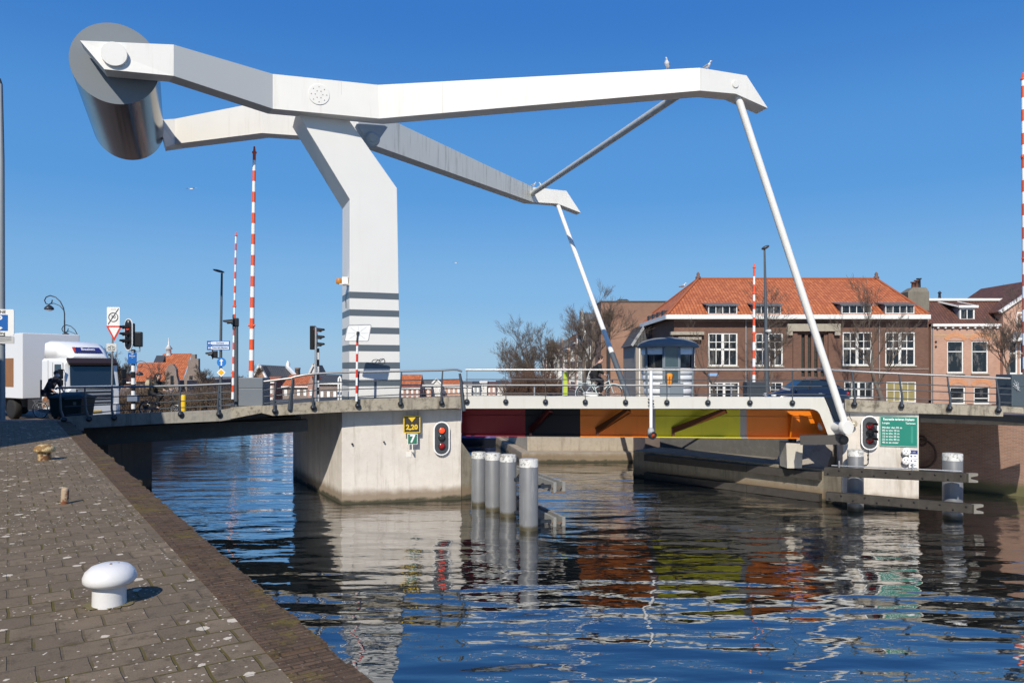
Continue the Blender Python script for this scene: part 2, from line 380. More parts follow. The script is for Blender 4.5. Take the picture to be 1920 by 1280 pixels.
# banks -------------------------------------------------------------------
bank_brick = Mbrick('quay_wall_brick', (.27, .13, .09), (.36, .19, .13), (.30, .26, .21), .21, .062, .01, .5, low=(.12, .11, .05))
cobble = M('street_bricks', (.16, .12, .10), .9, var=.25, vs=3)
b = MB()
rows = [((-16.5, 28.21), (-80, 28.21), 3.29), ((-18.6, 31.3), (-90, 31.3), 3.16), ((-22, 36.5), (-110, 36.5), 2.72), ((-27, 50), (-160, 50), 2.6), ((-30, 80), (-250, 80), 2.6), ((-42, 100), (-300, 100), 2.6), ((-60, 101), (-300, 140), 2.6)]
b.loft([[V((*p, -3)), V((*p, z)), V((*q_, z)), V((*q_, -3))] for p, q_, z in rows]); struct(b.build('left_street', cobble))
slab('right_street', [(44, 14), (30, 21), (16.2, 36.6), (14.2, 36.7), (13.0, 33.6), (7.0, 39.5), (7.0, 49), (9.2, 49), (9.0, 75), (7.5, 165), (200, 165), (200, 14)], 2.25, -3, cobble)
slab('far_bank', [(-300, 141), (-60, 101), (-42, 101), (-20, 118), (7, 166), (200, 166), (200, 172), (-300, 172)], .25, -3, cobble)
# stepped bank beyond the bridge
step_m = Mconcrete('step_stone', (.40, .345, .27), (.15, .12, .085), .7, waterline=True, speck=.5)
b = MB()
for k in range(7):
    z = .55+.17*k; y0 = 42.3+1.0*k; xl = .55-.17*1.0*k+(0 if k == 0 else .5)
    b.prism([(xl, y0, -2 if k == 0 else z-.3), (7.1, y0+.1, -2 if k == 0 else z-.3), (7.1, 60, -2 if k == 0 else z-.3), (xl-3.0, 60, -2 if k == 0 else z-.3)], (0, 0, z+(2 if k == 0 else .3)))
tag(b.build('stone_steps', step_m), 'pale stone steps going down to the water behind the bridge', 'steps')
# right bank quay wall in brick
b = MB(); p0, p1 = V((30, 21, -2)), V((16.0, 37.1, -2)); n = V((-.75, -.66, 0))
b.prism([p0+n*.15, p1+n*.15, p1-n*.3, p0-n*.3], (0, 0, 5.3))
tag(b.build('quay_wall', bank_brick), 'red brick quay wall under the right end of the bridge', 'wall')

# ================================================================== BRIDGE
eL = V((math.cos(R(21)), math.sin(R(21)), 0)); dL = V((-math.sin(R(21)), math.cos(R(21)), 0))
OFF = V((-4.4, 7.9, 0))                                           # skewed depth of the bridge
# ---- left approach span
LA = [(120, 781, 804, 28.0), (180, 777.5, 801, 28.0), (300, 773, 794, 28.0), (414, 768, 789, 28.05), (432, 764.5, 786, 28.1)]
LB = [(432, 763.5, 785, 28.1), (491, 759.3, 773.5, 28.1)]
LP = [(491, 760.5, 774, 28.12), (512, 759.5, 779, 28.1), (547, 756, 777, 28.15), (592, 752.5, 774.5, 28.35), (655, 749, 771.5, 28.7), (700, 747.4, 770, 28.92), (755, 746, 768.5, 29.2), (806, 744.8, 766.8, 29.48), (855, 743.7, 765, 29.75), (869, 743.5, 764.5, 29.9)]
def kerb(b, pts, depth=.45, back=(.2, .98, 0)):
    rings = []
    for px, t, bo, Y in pts:
        T = at(px, t, Y); B = at(px, bo, Y); k = V(back)*depth
        rings.append([B, T, T+k, B+k])
    b.loft(rings)
def deck(b, pts, off, drop, thick, inset=.44):
    rings = []
    for px, t, bo, Y in pts:
        T = at(px, t, Y)+V((.2, .98, 0))*inset+V((0, 0, -drop)); rings.append([T-V((0, 0, thick)), T, T+V(off), T+V(off)-V((0, 0, thick))])
    b.loft(rings)
span = thing('approach_span', 'low grey concrete approach span between the quay and the left pier', 'bridge span', at(300, 790, 28)-V((0, 0, .3)))
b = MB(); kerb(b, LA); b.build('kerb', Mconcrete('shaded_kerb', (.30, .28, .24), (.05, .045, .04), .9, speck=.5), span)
b = MB(); kerb(b, LB, .5); b.build('kerb', kerb_conc, span)
b = MB(); deck(b, LA+LB[1:], OFF+V((0, 0, -.5)), .16, .3); b.build('deck', asphalt, span)
b = MB()
for k in range(4):
    o = V((-.35, .82, 0))*(1.2+k*2.2)
    pts = [at(150, 806, 28.0), at(420, 795, 28.0), at(585, 790, 28.2), at(585, 812, 28.2), at(420, 824, 28.0), at(150, 841, 28.0)]
    b.prism([p+o for p in pts], V((-.3, .72, 0)))
b.build('girder', shade_conc, span)
b = MB()
b.bbox((-18.5, 29.6, -2), (-15.9, 33.2, 2.6))
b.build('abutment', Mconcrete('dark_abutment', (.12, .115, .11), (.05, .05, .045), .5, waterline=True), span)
# ---- left pier
PL, PR = V((-6.63, 29.3, 0)), V((-2.05, 30.42, 0)); POFF = V((-3.97, 7.1, 0))
pier = thing('bridge_pier', 'pale concrete bridge pier carrying the white tower and two small depth signs', 'bridge pier', (PL.x, PL.y, 0))
b = MB(); b.prism([p+V((0, 0, -2.5)) for p in (PL, PR, PR+POFF, PL+POFF)], (0, 0, 6.16)); b.build('pier_wall', pier_conc, pier, bevel=.02)
b = MB()
q0, q1 = PR+V((-.05, .03, 0)), V((-1.66, 30.75, 0))
b.loft([[q0+V((0, 0, -2)), q1+V((0, 0, -2)), q1+POFF+V((0, 0, -2)), q0+POFF+V((0, 0, -2))],
        [q0+V((0, 0, 1.7)), q1+V((0, 0, 1.7)), q1+POFF+V((0, 0, 1.7)), q0+POFF+V((0, 0, 1.7))],
        [q0+V((0, 0, 2.35)), q0+V((.06, 0, 2.3)), q0+POFF+V((.06, 0, 2.3)), q0+POFF+V((0, 0, 2.35))]])
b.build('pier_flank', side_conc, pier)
b = MB(); kerb(b, LP, .55); b.build('kerb', kerb_conc, pier)
b = MB(); deck(b, LP, OFF+V((-.3, 0, 0)), .3, .12, .54); b.build('deck', asphalt, pier)
b = MB(); b.lathe([(.04, 0), (.04, .05)], at(660.5, 832, 29.36), (.23, -.97, 0)); b.build('drain_hole', black, pier); b = MB(); b.lathe([(.035, 0), (.035, .05)], at(720, 828, 29.62), (.23, -.97, 0)); b.build('drain_hole', black, pier)
# ---- moving leaf
NL, NR = V((-1.93, 29.85, 0)), V((12.0, 28.65, 0)); LO = V((-5.7, 7.9, 0))
le = (NR-NL).normalized(); ln = V((-le.y, le.x, 0))               # along the near edge, into the bridge
WEB = NL+ln*1.5
leaf = thing('bridge_leaf', 'white edged lifting bridge deck with red black orange and yellow girder below', 'bridge deck', (5, 29.2, 2.5))
leaf_white = M('leaf_white_paint', (.58, .565, .51), .5, var=.06, vs=.9, streak=.25, streak_col=(.42, .38, .30))
f = lambda px, py: ray_plane(px, py, NL, ln)
T0 = f(871, 765); z0 = T0.z
top = [V((f(871, 700).x, f(871, 700).y, 4.2)), V((f(1545, 700).x, f(1545, 700).y, 4.2))]
out = [f(871, 765.5)]+top+[f(1574.5, 812), f(1553, 816.5), f(1545, 795), f(1537, 775.5), f(1533, 770.5), f(1526, 767.2), f(1517, 766)]
b = MB(); b.prism(out, ln*.14); b.build('fascia', leaf_white, leaf)
Z_DK = 3.86
b = MB(); c = [NL+ln*.15, NR+ln*.15-le*.3, NR+LO, NL+LO]; b.prism([V((p.x, p.y, Z_DK-.16)) for p in c], (0, 0, .16)); b.build('deck_plate', asphalt, leaf)
b = MB(); b.prism([V((p.x, p.y, 3.6)) for p in (NL+LO, NR+LO, NR+LO+ln*.12, NL+LO+ln*.12)], (0, 0, .25)); b.build('far_fascia', leaf_white, leaf)
cols = {'red': (.22, .010, .016), 'black': (.02, .02, .025), 'orange': (.66, .175, .008), 'yellow': (.55, .49, .012), 'grey': (.30, .28, .27)}
gm = {k: M('girder_'+k, c, .4, var=.12, vs=1.5, streak=.2, streak_col=c3(c, .5), spec=.08 if k == 'black' else .25) for k, c in cols.items()}
g = lambda px, py: ray_plane(px, py, WEB, ln)
ZB = g(1200, 817).z
for x0, x1, k in ((866, 985, 'red'), (985, 1088, 'black'), (1088, 1221, 'orange'), (1221, 1229, 'grey'), (1229, 1388, 'yellow'), (1388, 1400, 'grey'), (1400, 1556, 'orange')):
    A, B = g(x0, 800), g(x1, 800); b = MB()
    b.prism([V((p.x, p.y, z)) for p, z in ((A, ZB), (B, ZB), (B, 3.7), (A, 3.7))], ln*.05)
    b.prism([V((p.x, p.y, ZB-.04)) for p in (A-ln*.22, B-ln*.22, B+ln*.25, A+ln*.25)], (0, 0, .038))
    b.prism([V((p.x, p.y, 3.32)) for p in (A-ln*.06, B-ln*.06, B-ln*.002, A-ln*.002)], (0, 0, .03))
    b.build('girder_panel', gm[k], leaf, k+' painted girder panel')
b = MB(); cc = [WEB+ln*.3, WEB+ln*.3+le*13.4, NR+LO-ln*.3, NL+LO-ln*.3]; b.prism([V((p.x, p.y, ZB+.02)) for p in cc], (0, 0, .05)); b.build('bottom_plate', M('leaf_bottom', (.05, .05, .05), .7), leaf)
for (xa, xb, k) in ((995, 1032, 'red'), (1120, 1180, 'orange'), (1262, 1362, 'orange')):
    A, B = g(xa, 806), f(xb, 767); b = MB(); b.bar(A-ln*.05, V((B.x, B.y, 3.66))+ln*.16, .16, .22); A2 = g(xa, 800)-ln*.06
    b.bar(V((A2.x, A2.y, ZB)), V((A2.x, A2.y, ZB+.36)), .14, .1, (1, 0, 0)); b.build('cantilever_rib', M('rib_'+k, c3(cols[k], .13), .5), leaf)  # ribs in darkened panel colours, the shade under the overhang painted in
# inner return of the right end plate
inn = [f(1552.5, 816.3), f(1544.5, 795), f(1536.5, 775.5), f(1532.5, 771), f(1525.5, 767.8), f(1517, 766.6)]
b = MB(); n = len(inn)
b.add(inn+[p+ln*1.12 for p in inn], [(i, i+1, n+i+1, n+i) for i in range(n-1)]); b.build('end_return', gm['orange'], leaf, fix=False)
b = MB(); A = g(1478, 800); b.prism([V((A.x, A.y, ZB)), V((A.x, A.y, 3.45)), V((A.x, A.y, 3.45))-ln*.5, V((A.x, A.y, ZB))-ln*.22], le*.05); b.build('end_stiffener', gm['orange'], leaf)
# blue grey end strip, outrigger tube and dark lock beam at the right end
b = MB(); b.prism([f(1547, 744.5), f(1566, 744.5), f(1589, 806), f(1576.5, 811)], ln*.12); b.build('end_strip', blue_grey, leaf)
P = at(1591, 802, 28.1)
b = MB(); b.lathe([(.0, -.02), (.17, -.02), (.2, .02), (.2, 1.0), (.2, 1.3)], P, dL+V((-.05, 0, .0))); b.build('outrigger_tube', M('pale_grey_paint', (.55, .55, .53), .5, var=.08), leaf)
b = MB(); A = at(1500, 824, 29.1); Bv = at(1578, 823, 28.6)
b.bar(A, Bv, .5, .36); b.lathe([(.0, -.25), (.18, -.25), (.18, .25), (0, .25)], Bv, (0.1, 1, 0)); b.build('lock_beam', M('dark_beam_paint', (.05, .045, .04), .6), leaf)
# ---- right abutment and approach
RA = [(1584, 748, 771, 28.65), (1660, 752, 773.3, 28.28), (1759, 757, 776, 27.85), (1881, 761.5, 780.5, 27.25)]
RB = [(1881, 761, 772, 27.25), (1990, 769, 780, 26.7)]
abut = thing('bridge_abutment', 'stained concrete abutment with white end wall under the right end of the leaf', 'bridge abutment', (13, 29, 0))
W0, W1 = at(1580, 0, 28.9), at(1723, 0, 28.1); wn_ = V((.33, .94, 0))
b = MB(); b.prism([V((W0.x, W0.y, -2)), V((W1.x, W1.y, -2)), V((W1.x, W1.y, -2))+V((.3, 6, 0)), V((W0.x, W0.y, -2))+V((1.5, 5, 0))], (0, 0, 5.72)); b.build('end_wall', pier_conc, abut, bevel=.015)
C1, C2 = at(1544, 0, 29.95), at(1187, 0, 36.9); C1.z = C2.z = -2; cd = (C2-C1).normalized(); cn = V((-cd.y, cd.x, 0))
cn = cn if cn.x > 0 else -cn
W0b = V((W0.x+.1, W0.y+.05, -2))
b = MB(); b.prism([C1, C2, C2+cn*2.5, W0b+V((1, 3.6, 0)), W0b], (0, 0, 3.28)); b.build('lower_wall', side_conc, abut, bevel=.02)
b = MB(); h0, h1 = V((0, 0, 3.285)), V((0, 0, 5.3))
b.loft([[C1+cn*.25+h0, C1+cn*1.3+V((0, 0, 4.55)), C1+cn*2.6+V((0, 0, 4.6)), C1+cn*2.6+h0], [C1+cn*.25+cd*2.2+h0, C1+cn*1.3+cd*2.2+V((0, 0, 4.2)), C1+cn*2.6+cd*2.2+V((0, 0, 4.2)), C1+cn*2.6+cd*2.2+h0]])
b.build('sloped_shoulder', Mconcrete('shoulder_concrete', (.34, .30, .25), (.14, .12, .09), .7), abut)
b = MB(); b.prism([C1+cn*2.2+cd*2.2+h0, C2+cn*2.2+h0, C2+cn*3+h0, C1+cn*3+cd*2.2+h0], (0, 0, 2.0)); b.build('back_wall', shade_conc, abut)
A = at(1484, 850, 30.6)
b = MB(); b.loft([[V((A.x+i, A.y+j, 1.28)) for i, j in ((-.3, -.35), (.3, -.35), (.3, .5), (-.3, .5))], [V((A.x+i, A.y+j, 2.3)) for i, j in ((-.34, -.35), (.34, -.35), (.34, .5), (-.34, .5))]]); b.build('bearing_block', Mconcrete('block_concrete', (.55, .51, .44), (.3, .27, .2), .5), abut, bevel=.02)
b = MB(); b.lathe([(.16, 0), (.16, .14), (.08, .2)], (A.x, A.y-.1, 2.3)); b.build('bearing_pad', dark_steel, abut)
for z in (1.02, .16):
    for (s0, s1) in ((.05, 3.2), (3.22, 8.6)):
        b = MB(); q0 = C1+cd*s0-cn*.16; q1 = C1+cd*s1-cn*.16; b.bar(V((q0.x, q0.y, z)), V((q1.x, q1.y, z)), .28, .3 if z > .5 else .3); b.build('fender_timber', wood_dark, abut)
appr = thing('approach_span', 'stained concrete approach deck with cable beam over the right quay wall', 'bridge span', at(1750, 776, 27.9))
b = MB(); kerb(b, RA, .5, (.33, .94, 0)); b.build('kerb', kerb_conc, appr)
b = MB(); kerb(b, RB, .5, (.33, .94, 0)); b.build('kerb', kerb_conc, appr)
b = MB(); pts = [(V(at(p[0], p[1], p[3]))+V((.16, .46, -.32)), k) for k, p in enumerate(RA+RB[1:])]
b.loft([[p-V((0, 0, .25)), p, p+V((2.5, 14.0, -.75)), p+V((2.5, 14.0, -1.1))] for p, k in pts]); b.build('deck', asphalt, appr)
b = MB(); b.prism([at(1725, 777, 28.9), at(1990, 781, 27.6), at(1990, 801, 27.6), at(1725, 791, 28.9)], V((.3, .9, 0))); b.build('edge_beam', Mconcrete('beam_brown', (.26, .23, .19), (.1, .085, .065), .7), appr)
b = MB(); b.torus(at(1727, 850, 33.7), (.75, .66, 0), .62, .05); b.torus(at(1728, 826, 33.7), (.75, .66, 0), .2, .05); b.build('mooring_ring', M('ring_rust', (.075, .05, .042), .9), appr)
# cable loop lamp on the end wall
lb = thing('bulkhead_lamp', 'small round brass coloured bulkhead lamp on the white end wall beside the rod', 'lamp', at(1600, 795, 28.5))
b = MB(); b.torus(at(1600.5, 794, 28.55), (-.33, -.94, 0), .10, .035, 18); b.build('ring', M('dull_brass', (.42, .36, .25), .5, .3), lb)
b = MB(); b.ball(at(1600.5, 794, 28.55), .075); b.build('lens', M('lamp_lens', (.6, .55, .42), .2), lb)
b = MB(); b.tube([at(1593, 775, 28.6), at(1592, 779, 28.55), at(1596, 786, 28.55), at(1599, 790, 28.6)], .012); b.build('cable', black, lb)
# ---- tower
def Mstripes():
    m, nt, b = newmat('striped_tower_paint'); q = NT(nt); g = q.pos(); z = q.sep(g)[2]
    fr = q.math('FRACT', q.math('DIVIDE', q.math('SUBTRACT', 8.345, z), .702))
    s = q.math('MULTIPLY', q.math('LESS_THAN', fr, .375), q.math('LESS_THAN', z, 8.345))
    w = q.mix(q.noise(g, .8, 5), (.71, .695, .65), (.77, .755, .71))
    mp = q.n('ShaderNodeMapping'); mp.inputs['Scale'].default_value = (5, 5, .3); q.l(g, mp.inputs[0])
    w = q.mix(q.math('MULTIPLY', q.ramp(q.noise(mp.outputs[0], 1, 5, .65), .56, .8), .12), w, (.45, .4, .32))
    c = q.mix(s, w, (.10, .122, .14)); q.l(c, b.inputs['Base Color']); b.inputs['Roughness'].default_value = .4; return m
tower = thing('bridge_tower', 'white kinked bridge tower with dark grey bands above its foot', 'bridge tower', (-5.5, 31, 3.8))
fl = [V((-6.47, 29.93, 0)), V((-4.55, 30.67, 0))]
wl = lambda px, Y: (px-960)/F*Y
foot_l, foot_r = V((wl(655, 29.93), 29.93, 3.75)), V((wl(751.5, 30.67), 30.67, 3.75))
kl, kr = at(655.8, 373.8, 29.93), at(744.5, 353, 30.67)
pn = (foot_r-foot_l).cross(V((0, 0, 1))).normalized(); thick = -pn*2.0 if pn.y < 0 else pn*2.0
tl = ray_plane(556, 209, foot_l, pn); tr = ray_plane(643, 209, foot_l, pn)
b = MB(); b.prism([foot_l, foot_r, kr, tr, tl, kl], thick)
b.build('shaft', Mstripes(), tower, bevel=.02)
b = MB(); b.bar(at(641.5, 533, 30.3), at(653, 533, 30.0), .35, .05); b.bbox(at(641, 534, 30.1), at(655, 520.5, 30.4)); b.build('beacon_bracket', white_steel, tower)
b = MB(); P = at(635.5, 532, 30.2); b.lathe([(.10, 0), (.12, .03), (.12, .17), (.09, .22), (0, .23)], P, (0, 0, 1), 14); b.build('beacon', M('amber_lens', (.55, .22, .03), .15, var=.2, vs=12), tower)
b = MB(); b.prism([at(669, 232, 30.6), at(729, 236, 31.6), at(711, 262, 31.3), at(708, 271, 31.2), at(690, 272, 31.0)], dL*.5); b.lathe([(.3, 0), (.3, .1), (.22, .16)], at(698, 262, 31.0), -dL, 24); b.lathe([(.15, .16), (.15, .2)], at(698, 262, 31.0), -dL, 24); b.build('pivot_bearing', grey_steel, tower)
b = MB(); b.bbox(at(648, 562, 30.2), at(649.5, 578, 30.3)); b.build('junction_box', dark_steel, tower)
# ---- balance beam
bal = thing('balance_beam', 'white twin armed balance beam with grey drum counterweight on the bridge tower', 'balance beam', (-6, 31, 13.5))
NA = [(150, 76.4, 24.65, 195.5, 130, 24.85), (325.7, 84, 25.66, 325.7, 142.5, 25.66), (511.4, 139, 28.5, 511.4, 204, 28.5), (709, 159.5, 29.67, 711, 222.5, 29.67), (1312, 127.4, 27.34, 1312, 170, 27.34), (1399.7, 141.7, 28.0, 1379.7, 176, 27.85), (1439.5, 203, 28.3, 1439.5, 203, 28.3)]
FA = [(296, 225, 33.0, 311, 276, 33.05), (328, 223, 33.3, 328, 270, 33.3), (491, 191, 31.4, 491, 249.5, 31.4), (672, 196, 32.6, 672, 262, 32.6), (999.8, 351, 45.5, 999.8, 379, 45.5), (1062, 358, 46.3, 1045, 381.6, 46.1), (1088.9, 398.9, 46.6, 1088.9, 398.9, 46.6)]
arm_under = grey_under
def arm(nodes, th, mats):
    T = [at(a, b_, c) for a, b_, c, d, e, f_ in nodes]; B = [at(d, e, f_) for a, b_, c, d, e, f_ in nodes]
    hor = []
    for i in range(len(T)):
        d = (T[min(i+1, len(T)-1)]-T[max(i-1, 0)]); d.z = 0; d.normalize(); hor.append(V((-d.y, d.x, 0))*th)
    b = MB()
    for i in range(len(T)-1):
        b.m = mats[i]
        q = [T[i], T[i+1], B[i+1], B[i]]; k = [T[i]+hor[i], T[i+1]+hor[i+1], B[i+1]+hor[i+1], B[i]+hor[i]]
        b.poly(q); b.poly(k[::-1]); b.poly([T[i], k[0], k[1], T[i+1]]); b.poly([B[i], B[i+1], k[2], k[3]])
    b.m = mats[0]; b.poly([T[0], B[0], B[0]+hor[0], T[0]+hor[0]])
    return b
dirty = M('dirty_arm_paint', (.66, .66, .60), .55, var=.08, vs=.8, streak=.6, streak_col=(.13, .11, .08))
na = arm(NA, .68, [0, 1, 0, 0, 0, 0]).build('arm', [white_steel, M('shaded_arm_paint', (.56, .565, .54), .45, var=.03, vs=.5)], bal, fix=True)  # greyer second section: shade of the face turned from the sun, painted in
fa = arm(FA, .68, [0, 0, 0, 1, 0, 0]).build('arm', [white_steel, dirty], bal, fix=True)
def disc(name, px, py, Y, nrm, r, h, par, bolts=0):
    P = at(px, py, Y); b = MB(); n = V(nrm).normalized(); b.lathe([(r, -.05), (r, h-.01), (r-.01, h)], P, n, 36, False)
    o = b.build(name, white_steel, par)
    if bolts:
        a = n.cross(V((0, 0, 1))).normalized(); c = MB()
        for k in range(bolts):
            for rr, n2 in ((r*.72, bolts), (r*.36, 6)):
                if k < n2: t = 2*math.pi*k/n2; c.ball(P+n*h+a*math.cos(t)*rr+V((0, 0, 1))*math.sin(t)*rr, .022, 6, 4)
        c.build('bolt_ring', M('bolt_steel', (.25, .24, .22), .5), o)
def segn(i, nodes=NA):
    d = at(*nodes[i+1][:3])-at(*nodes[i][:3]); d.z = 0; return V((d.y, -d.x, 0)).normalized()
disc('pin_cover', 214, 103, 24.95, segn(0), .40, .09, bal)
disc('pin_cover', 598, 178, 29.02, segn(2), .40, .05, bal, 8)
disc('pin_cover', 1378.5, 158, 27.83, segn(4), .14, .03, bal)
for px in (598, 640, 830, 960, 1090, 1210):                           # plate joints of the near arm
    i = 2 if px < 709 else 3; f_ = (px-NA[i][0])/(NA[i+1][0]-NA[i][0]); t_ = [NA[i][k]+(NA[i+1][k]-NA[i][k])*f_ for k in range(6)]
    n3 = segn(i); A, B = at(px, t_[1]+1, t_[2]), at(px, t_[4]-1, t_[5])
    if px == 598: continue
    A = ray_plane(px, t_[1]+1.0, at(*NA[i][:3]), n3); B = ray_plane(px, t_[4]-1.0, at(*NA[i][:3]), n3)
    b = MB(); b.bar(A+n3*.001, B+n3*.001, .014, .008, n3); b.build('weld_seam', M('seam_paint', (.55, .53, .48), .6), na)
DD = (at(328, 246, 33.3)-at(325.7, 113, 25.66)); DD.z = 0; DD.normalize()
DC = at(216, 119.6, 25.85)
def Mdrum():
    m, nt, b = newmat('polished_drum'); q = NT(nt); p = q.obj()
    b.inputs['Base Color'].default_value = (.012, .015, .022, 1); b.inputs['Metallic'].default_value = .1; b.inputs['Specular IOR Level'].default_value = .45
    q.l(q.math('ADD', q.math('MULTIPLY', q.noise(p, 1.1, 5), .14), .10), b.inputs['Roughness']); return m
b = MB(); b.m = 0
N = 64; w = DD; ax = w.cross(V((0, 0, 1))).normalized(); az = V((0, 0, 1))
ring = lambda s, r: [DC+w*s+(ax*math.cos(2*math.pi*k/N)+az*math.sin(2*math.pi*k/N))*r for k in range(N)]
b.m = 0; b.loft([ring(0, 1.385), ring(7.6, 1.385)], True, False, True); b.m = 1; b.poly(ring(0, 1.385)); b.poly(ring(7.6, 1.385))
dr = b.build('counterweight_drum', [Mdrum(), M('drum_end_grey', (.17, .19, .205), .5, var=.04)], bal)
b = MB(); b.tube([at(1284, 170, 27.9), at(992, 367, 46.0)], .15, 16); b.build('cross_tube', M('cross_tube_paint', (.52, .54, .52), .5, streak=.5, streak_col=(.2, .17, .1)), bal)
# ---- tie rods
rt, rb = at(1380, 172, 28.15), at(1585, 797, 28.05)
tr1 = thing('tie_rod', 'long near white tie rod slanting down to the right end of the bridge deck', 'tie rod', rb, 'tie rods of the bridge')
b = MB(); b.tube([rt, rb], .135, 16); b.build('rod', white_steel, tr1)
b = MB(); b.lathe([(.26, -.12), (.27, -.1), (.27, .1), (.26, .12)], at(1586, 801, 27.95), -dL, 20); b.build('pin_joint', white_steel, tr1)
rt2, rb2 = at(1046, 384, 46.35), at(1184, 762, 36.6)
tr2 = thing('tie_rod', 'far white tie rod with blue grey lower sleeve passing behind the cyclist', 'tie rod', rb2, 'tie rods of the bridge')
b = MB(); b.tube([rt2, rb2], .125, 16); b.build('rod', white_steel, tr2)
k = .70; b = MB(); b.tube([rt2+(rb2-rt2)*.78, rb2], .14, 16); b.build('sleeve', blue_grey, tr2)

b = MB(); gpl_ = lambda px, py: ray_plane(px, py, foot_l-pn*(.006 if pn.y > 0 else -.006), pn)
b.tube([gpl_(705+8*math.cos(a*.7), 678+4.5*math.sin(a*.7)) for a in range(10)], .012, 4); b.tube([gpl_(716+6*math.cos(a*.7), 677+5*math.sin(a*.7)) for a in range(10)], .012, 4); b.tube([gpl_(703, 680), gpl_(709, 674), gpl_(714, 676), gpl_(720, 672), gpl_(722, 681)], .014, 4)
b.build('graffiti_scribble', M('graffiti_black', (.03, .035, .04), .6), tower)
# ================================================================== RAILINGS
def interp(tab, px):
    for a, b_ in zip(tab, tab[1:]):
        if a[0] <= px <= b_[0]:
            t = (px-a[0])/(b_[0]-a[0]); return [a[i]+(b_[i]-a[i])*t for i in range(len(a))]
    return list(tab[0] if px < tab[0][0] else tab[-1])
rail_dark = M('rail_dark_paint', (.07, .082, .095), .4, .2, var=.15)
handrail_m = M('handrail_steel', (.40, .39, .37), .38, .6, var=.1, vs=5)
def railing(label, top, rails, posts, knob=True, post_w=.05, r=.042, rr=.02, curve=0, cat='railing', hm=None):
    base = posts[0][1]
    t = thing('bridge_railing', label, cat, base, 'railings of the bridge')
    b = MB(); b.tube(top, r, 10); b.build('handrail', hm or handrail_m, t)
    for rl in rails:
        b = MB(); b.tube(rl, rr, 6); b.build('rail', rail_dark, t)
    for a, c in posts:
        b = MB(); out = V((0, -1, 0))
        if curve:
            pts = [a, a+(c-a)*.35+V((curve*.6, -.03, 0)), a+(c-a)*.7+V((curve, -.07, 0)), c+V((0, -.04, .05))]
            b.tube(pts, [.028, .036, .042, .05], 6)
        else: b.bar(a, c+V((0, -.02, 0)), post_w*.45, post_w, (0, 1, 0))
        p = b.build('post', rail_dark, t)
        if knob:
            k = MB(); k.lathe([(.1, 0), (.11, .02), (.105, .06), (.07, .11), (.03, .14), (.0, .145)], c+V((0, .02, 0)), (0, -1, 0), 12); k.build('anchor_knob', dark_steel, p)
    return t
PLN = NL-ln*.03
h = lambda px, z: V((ray_plane(px, 690, PLN, ln).x, ray_plane(px, 690, PLN, ln).y, z))
kn = [875.5, 948.3, 1022.8, 1097.4, 1172.9, 1250.3, 1327.2, 1406, 1485.6]
xs = list(range(873, 1562, 40))+[1562]
railing('straight handrail with knob footed posts along the white lifting deck',
        [h(x, 5.235) for x in xs], [[h(x, z) for x in (873, 1562)] for z in (4.855, 4.61, 4.305)],
        [(h(x, 5.2), h(x, 3.975)) for x in kn])
def kY(tab, px): return interp([(p[0], p[3]) for p in tab], px)[1]-.05
def line(tab, pts): return [at(x, y, kY(tab, x)) for x, y in pts]
def iy(pts, x): return interp(pts, x)[1]
rt_ = [(495, 715), (545.6, 708.8), (553, 706), (572, 702.6), (592.5, 700.3), (625, 698.8), (660, 697.6), (705, 696.6), (750, 695.8), (827, 694), (850, 692.6), (858, 693.2), (866, 696)]
r1 = [(495, 731), (538, 726), (551, 722.5), (592.5, 718), (660, 715.5), (750, 713), (864, 710.7)]
r2 = [(495, 743), (538, 739), (551, 736), (592.5, 731.4), (660, 729.5), (750, 726.5), (864, 724)]
r3 = [(495, 756), (538, 751.5), (551, 749), (592.5, 745.5), (660, 744), (750, 739.5), (864, 737)]
posts = [(at(x+2, iy(rt_, x)+1, kY(LP, x)), at(x, y, kY(LP, x))) for x, y in ((515.5, 770), (587.5, 763.5), (671, 760), (751, 757), (828, 755))]
t = railing('bent handrail round the concrete deck in front of the striped tower', line(LP, rt_), [line(LP, r) for r in (r1, r2, r3)], posts[1:]+posts[:1], curve=-.02)
for x, y0, y1, w in ((547, 710, 768, .19), (868, 700, 770, .16)):
    b = MB(); Y = kY(LP, x); A = at(x+3 if x < 600 else x-6, y0, Y); B = at(x-4 if x < 600 else x+2, y1, Y)
    b.bar(A, B, .05, w, (0, 1, 0)); b.tube([A, A+(B-A)*.25+V((.02, 0, 0)), A+(B-A)*.5, B], [.05, .06, .07, .09], 8); b.build('end_post', rail_dark, t)
lt = [(104, 729), (107, 727), (180, 726), (270, 724.5), (360, 722.3), (433, 719)]
l1 = [(121, 748), (200, 744), (360, 738.6), (433, 734)]; l2 = [(121, 762), (210, 758), (360, 751), (433, 747)]; l3 = [(125, 778), (247, 767.5), (360, 763), (433, 759.5)]
pp = [(at(x-dx, iy(lt, x)+1, kY(LA, x)), at(x, y, kY(LA, x))) for x, y, dx in ((120, 786, 8), (167, 785, 8), (214, 783, 4), (339, 776, 0), (411, 776, 0))]
railing('dark shaded railing of the low approach span beside the truck', line(LA, lt), [line(LA, r) for r in (l1, l2, l3)], pp, knob=True, curve=-.03, hm=M('handrail_grey', (.22, .235, .25), .4, .4))
r_t = [(1562, 694.2), (1586, 695), (1650, 698.6), (1759, 703.4), (1894, 709.5)]
q1 = [(1564, 713.3), (1689, 718.8), (1780.6, 723), (1897, 728.6)]; q2 = [(1564, 726.5), (1689, 730.8), (1897, 739.6)]; q3 = [(1575, 740.6), (1689, 747), (1897, 755)]
pp = [(at(x-4, iy(r_t, x)+1, kY(RA, x)), at(x, y, kY(RA, x))) for x, y in ((1601.9, 757.5), (1689.9, 761), (1780.2, 765), (1871.9, 768.5))]
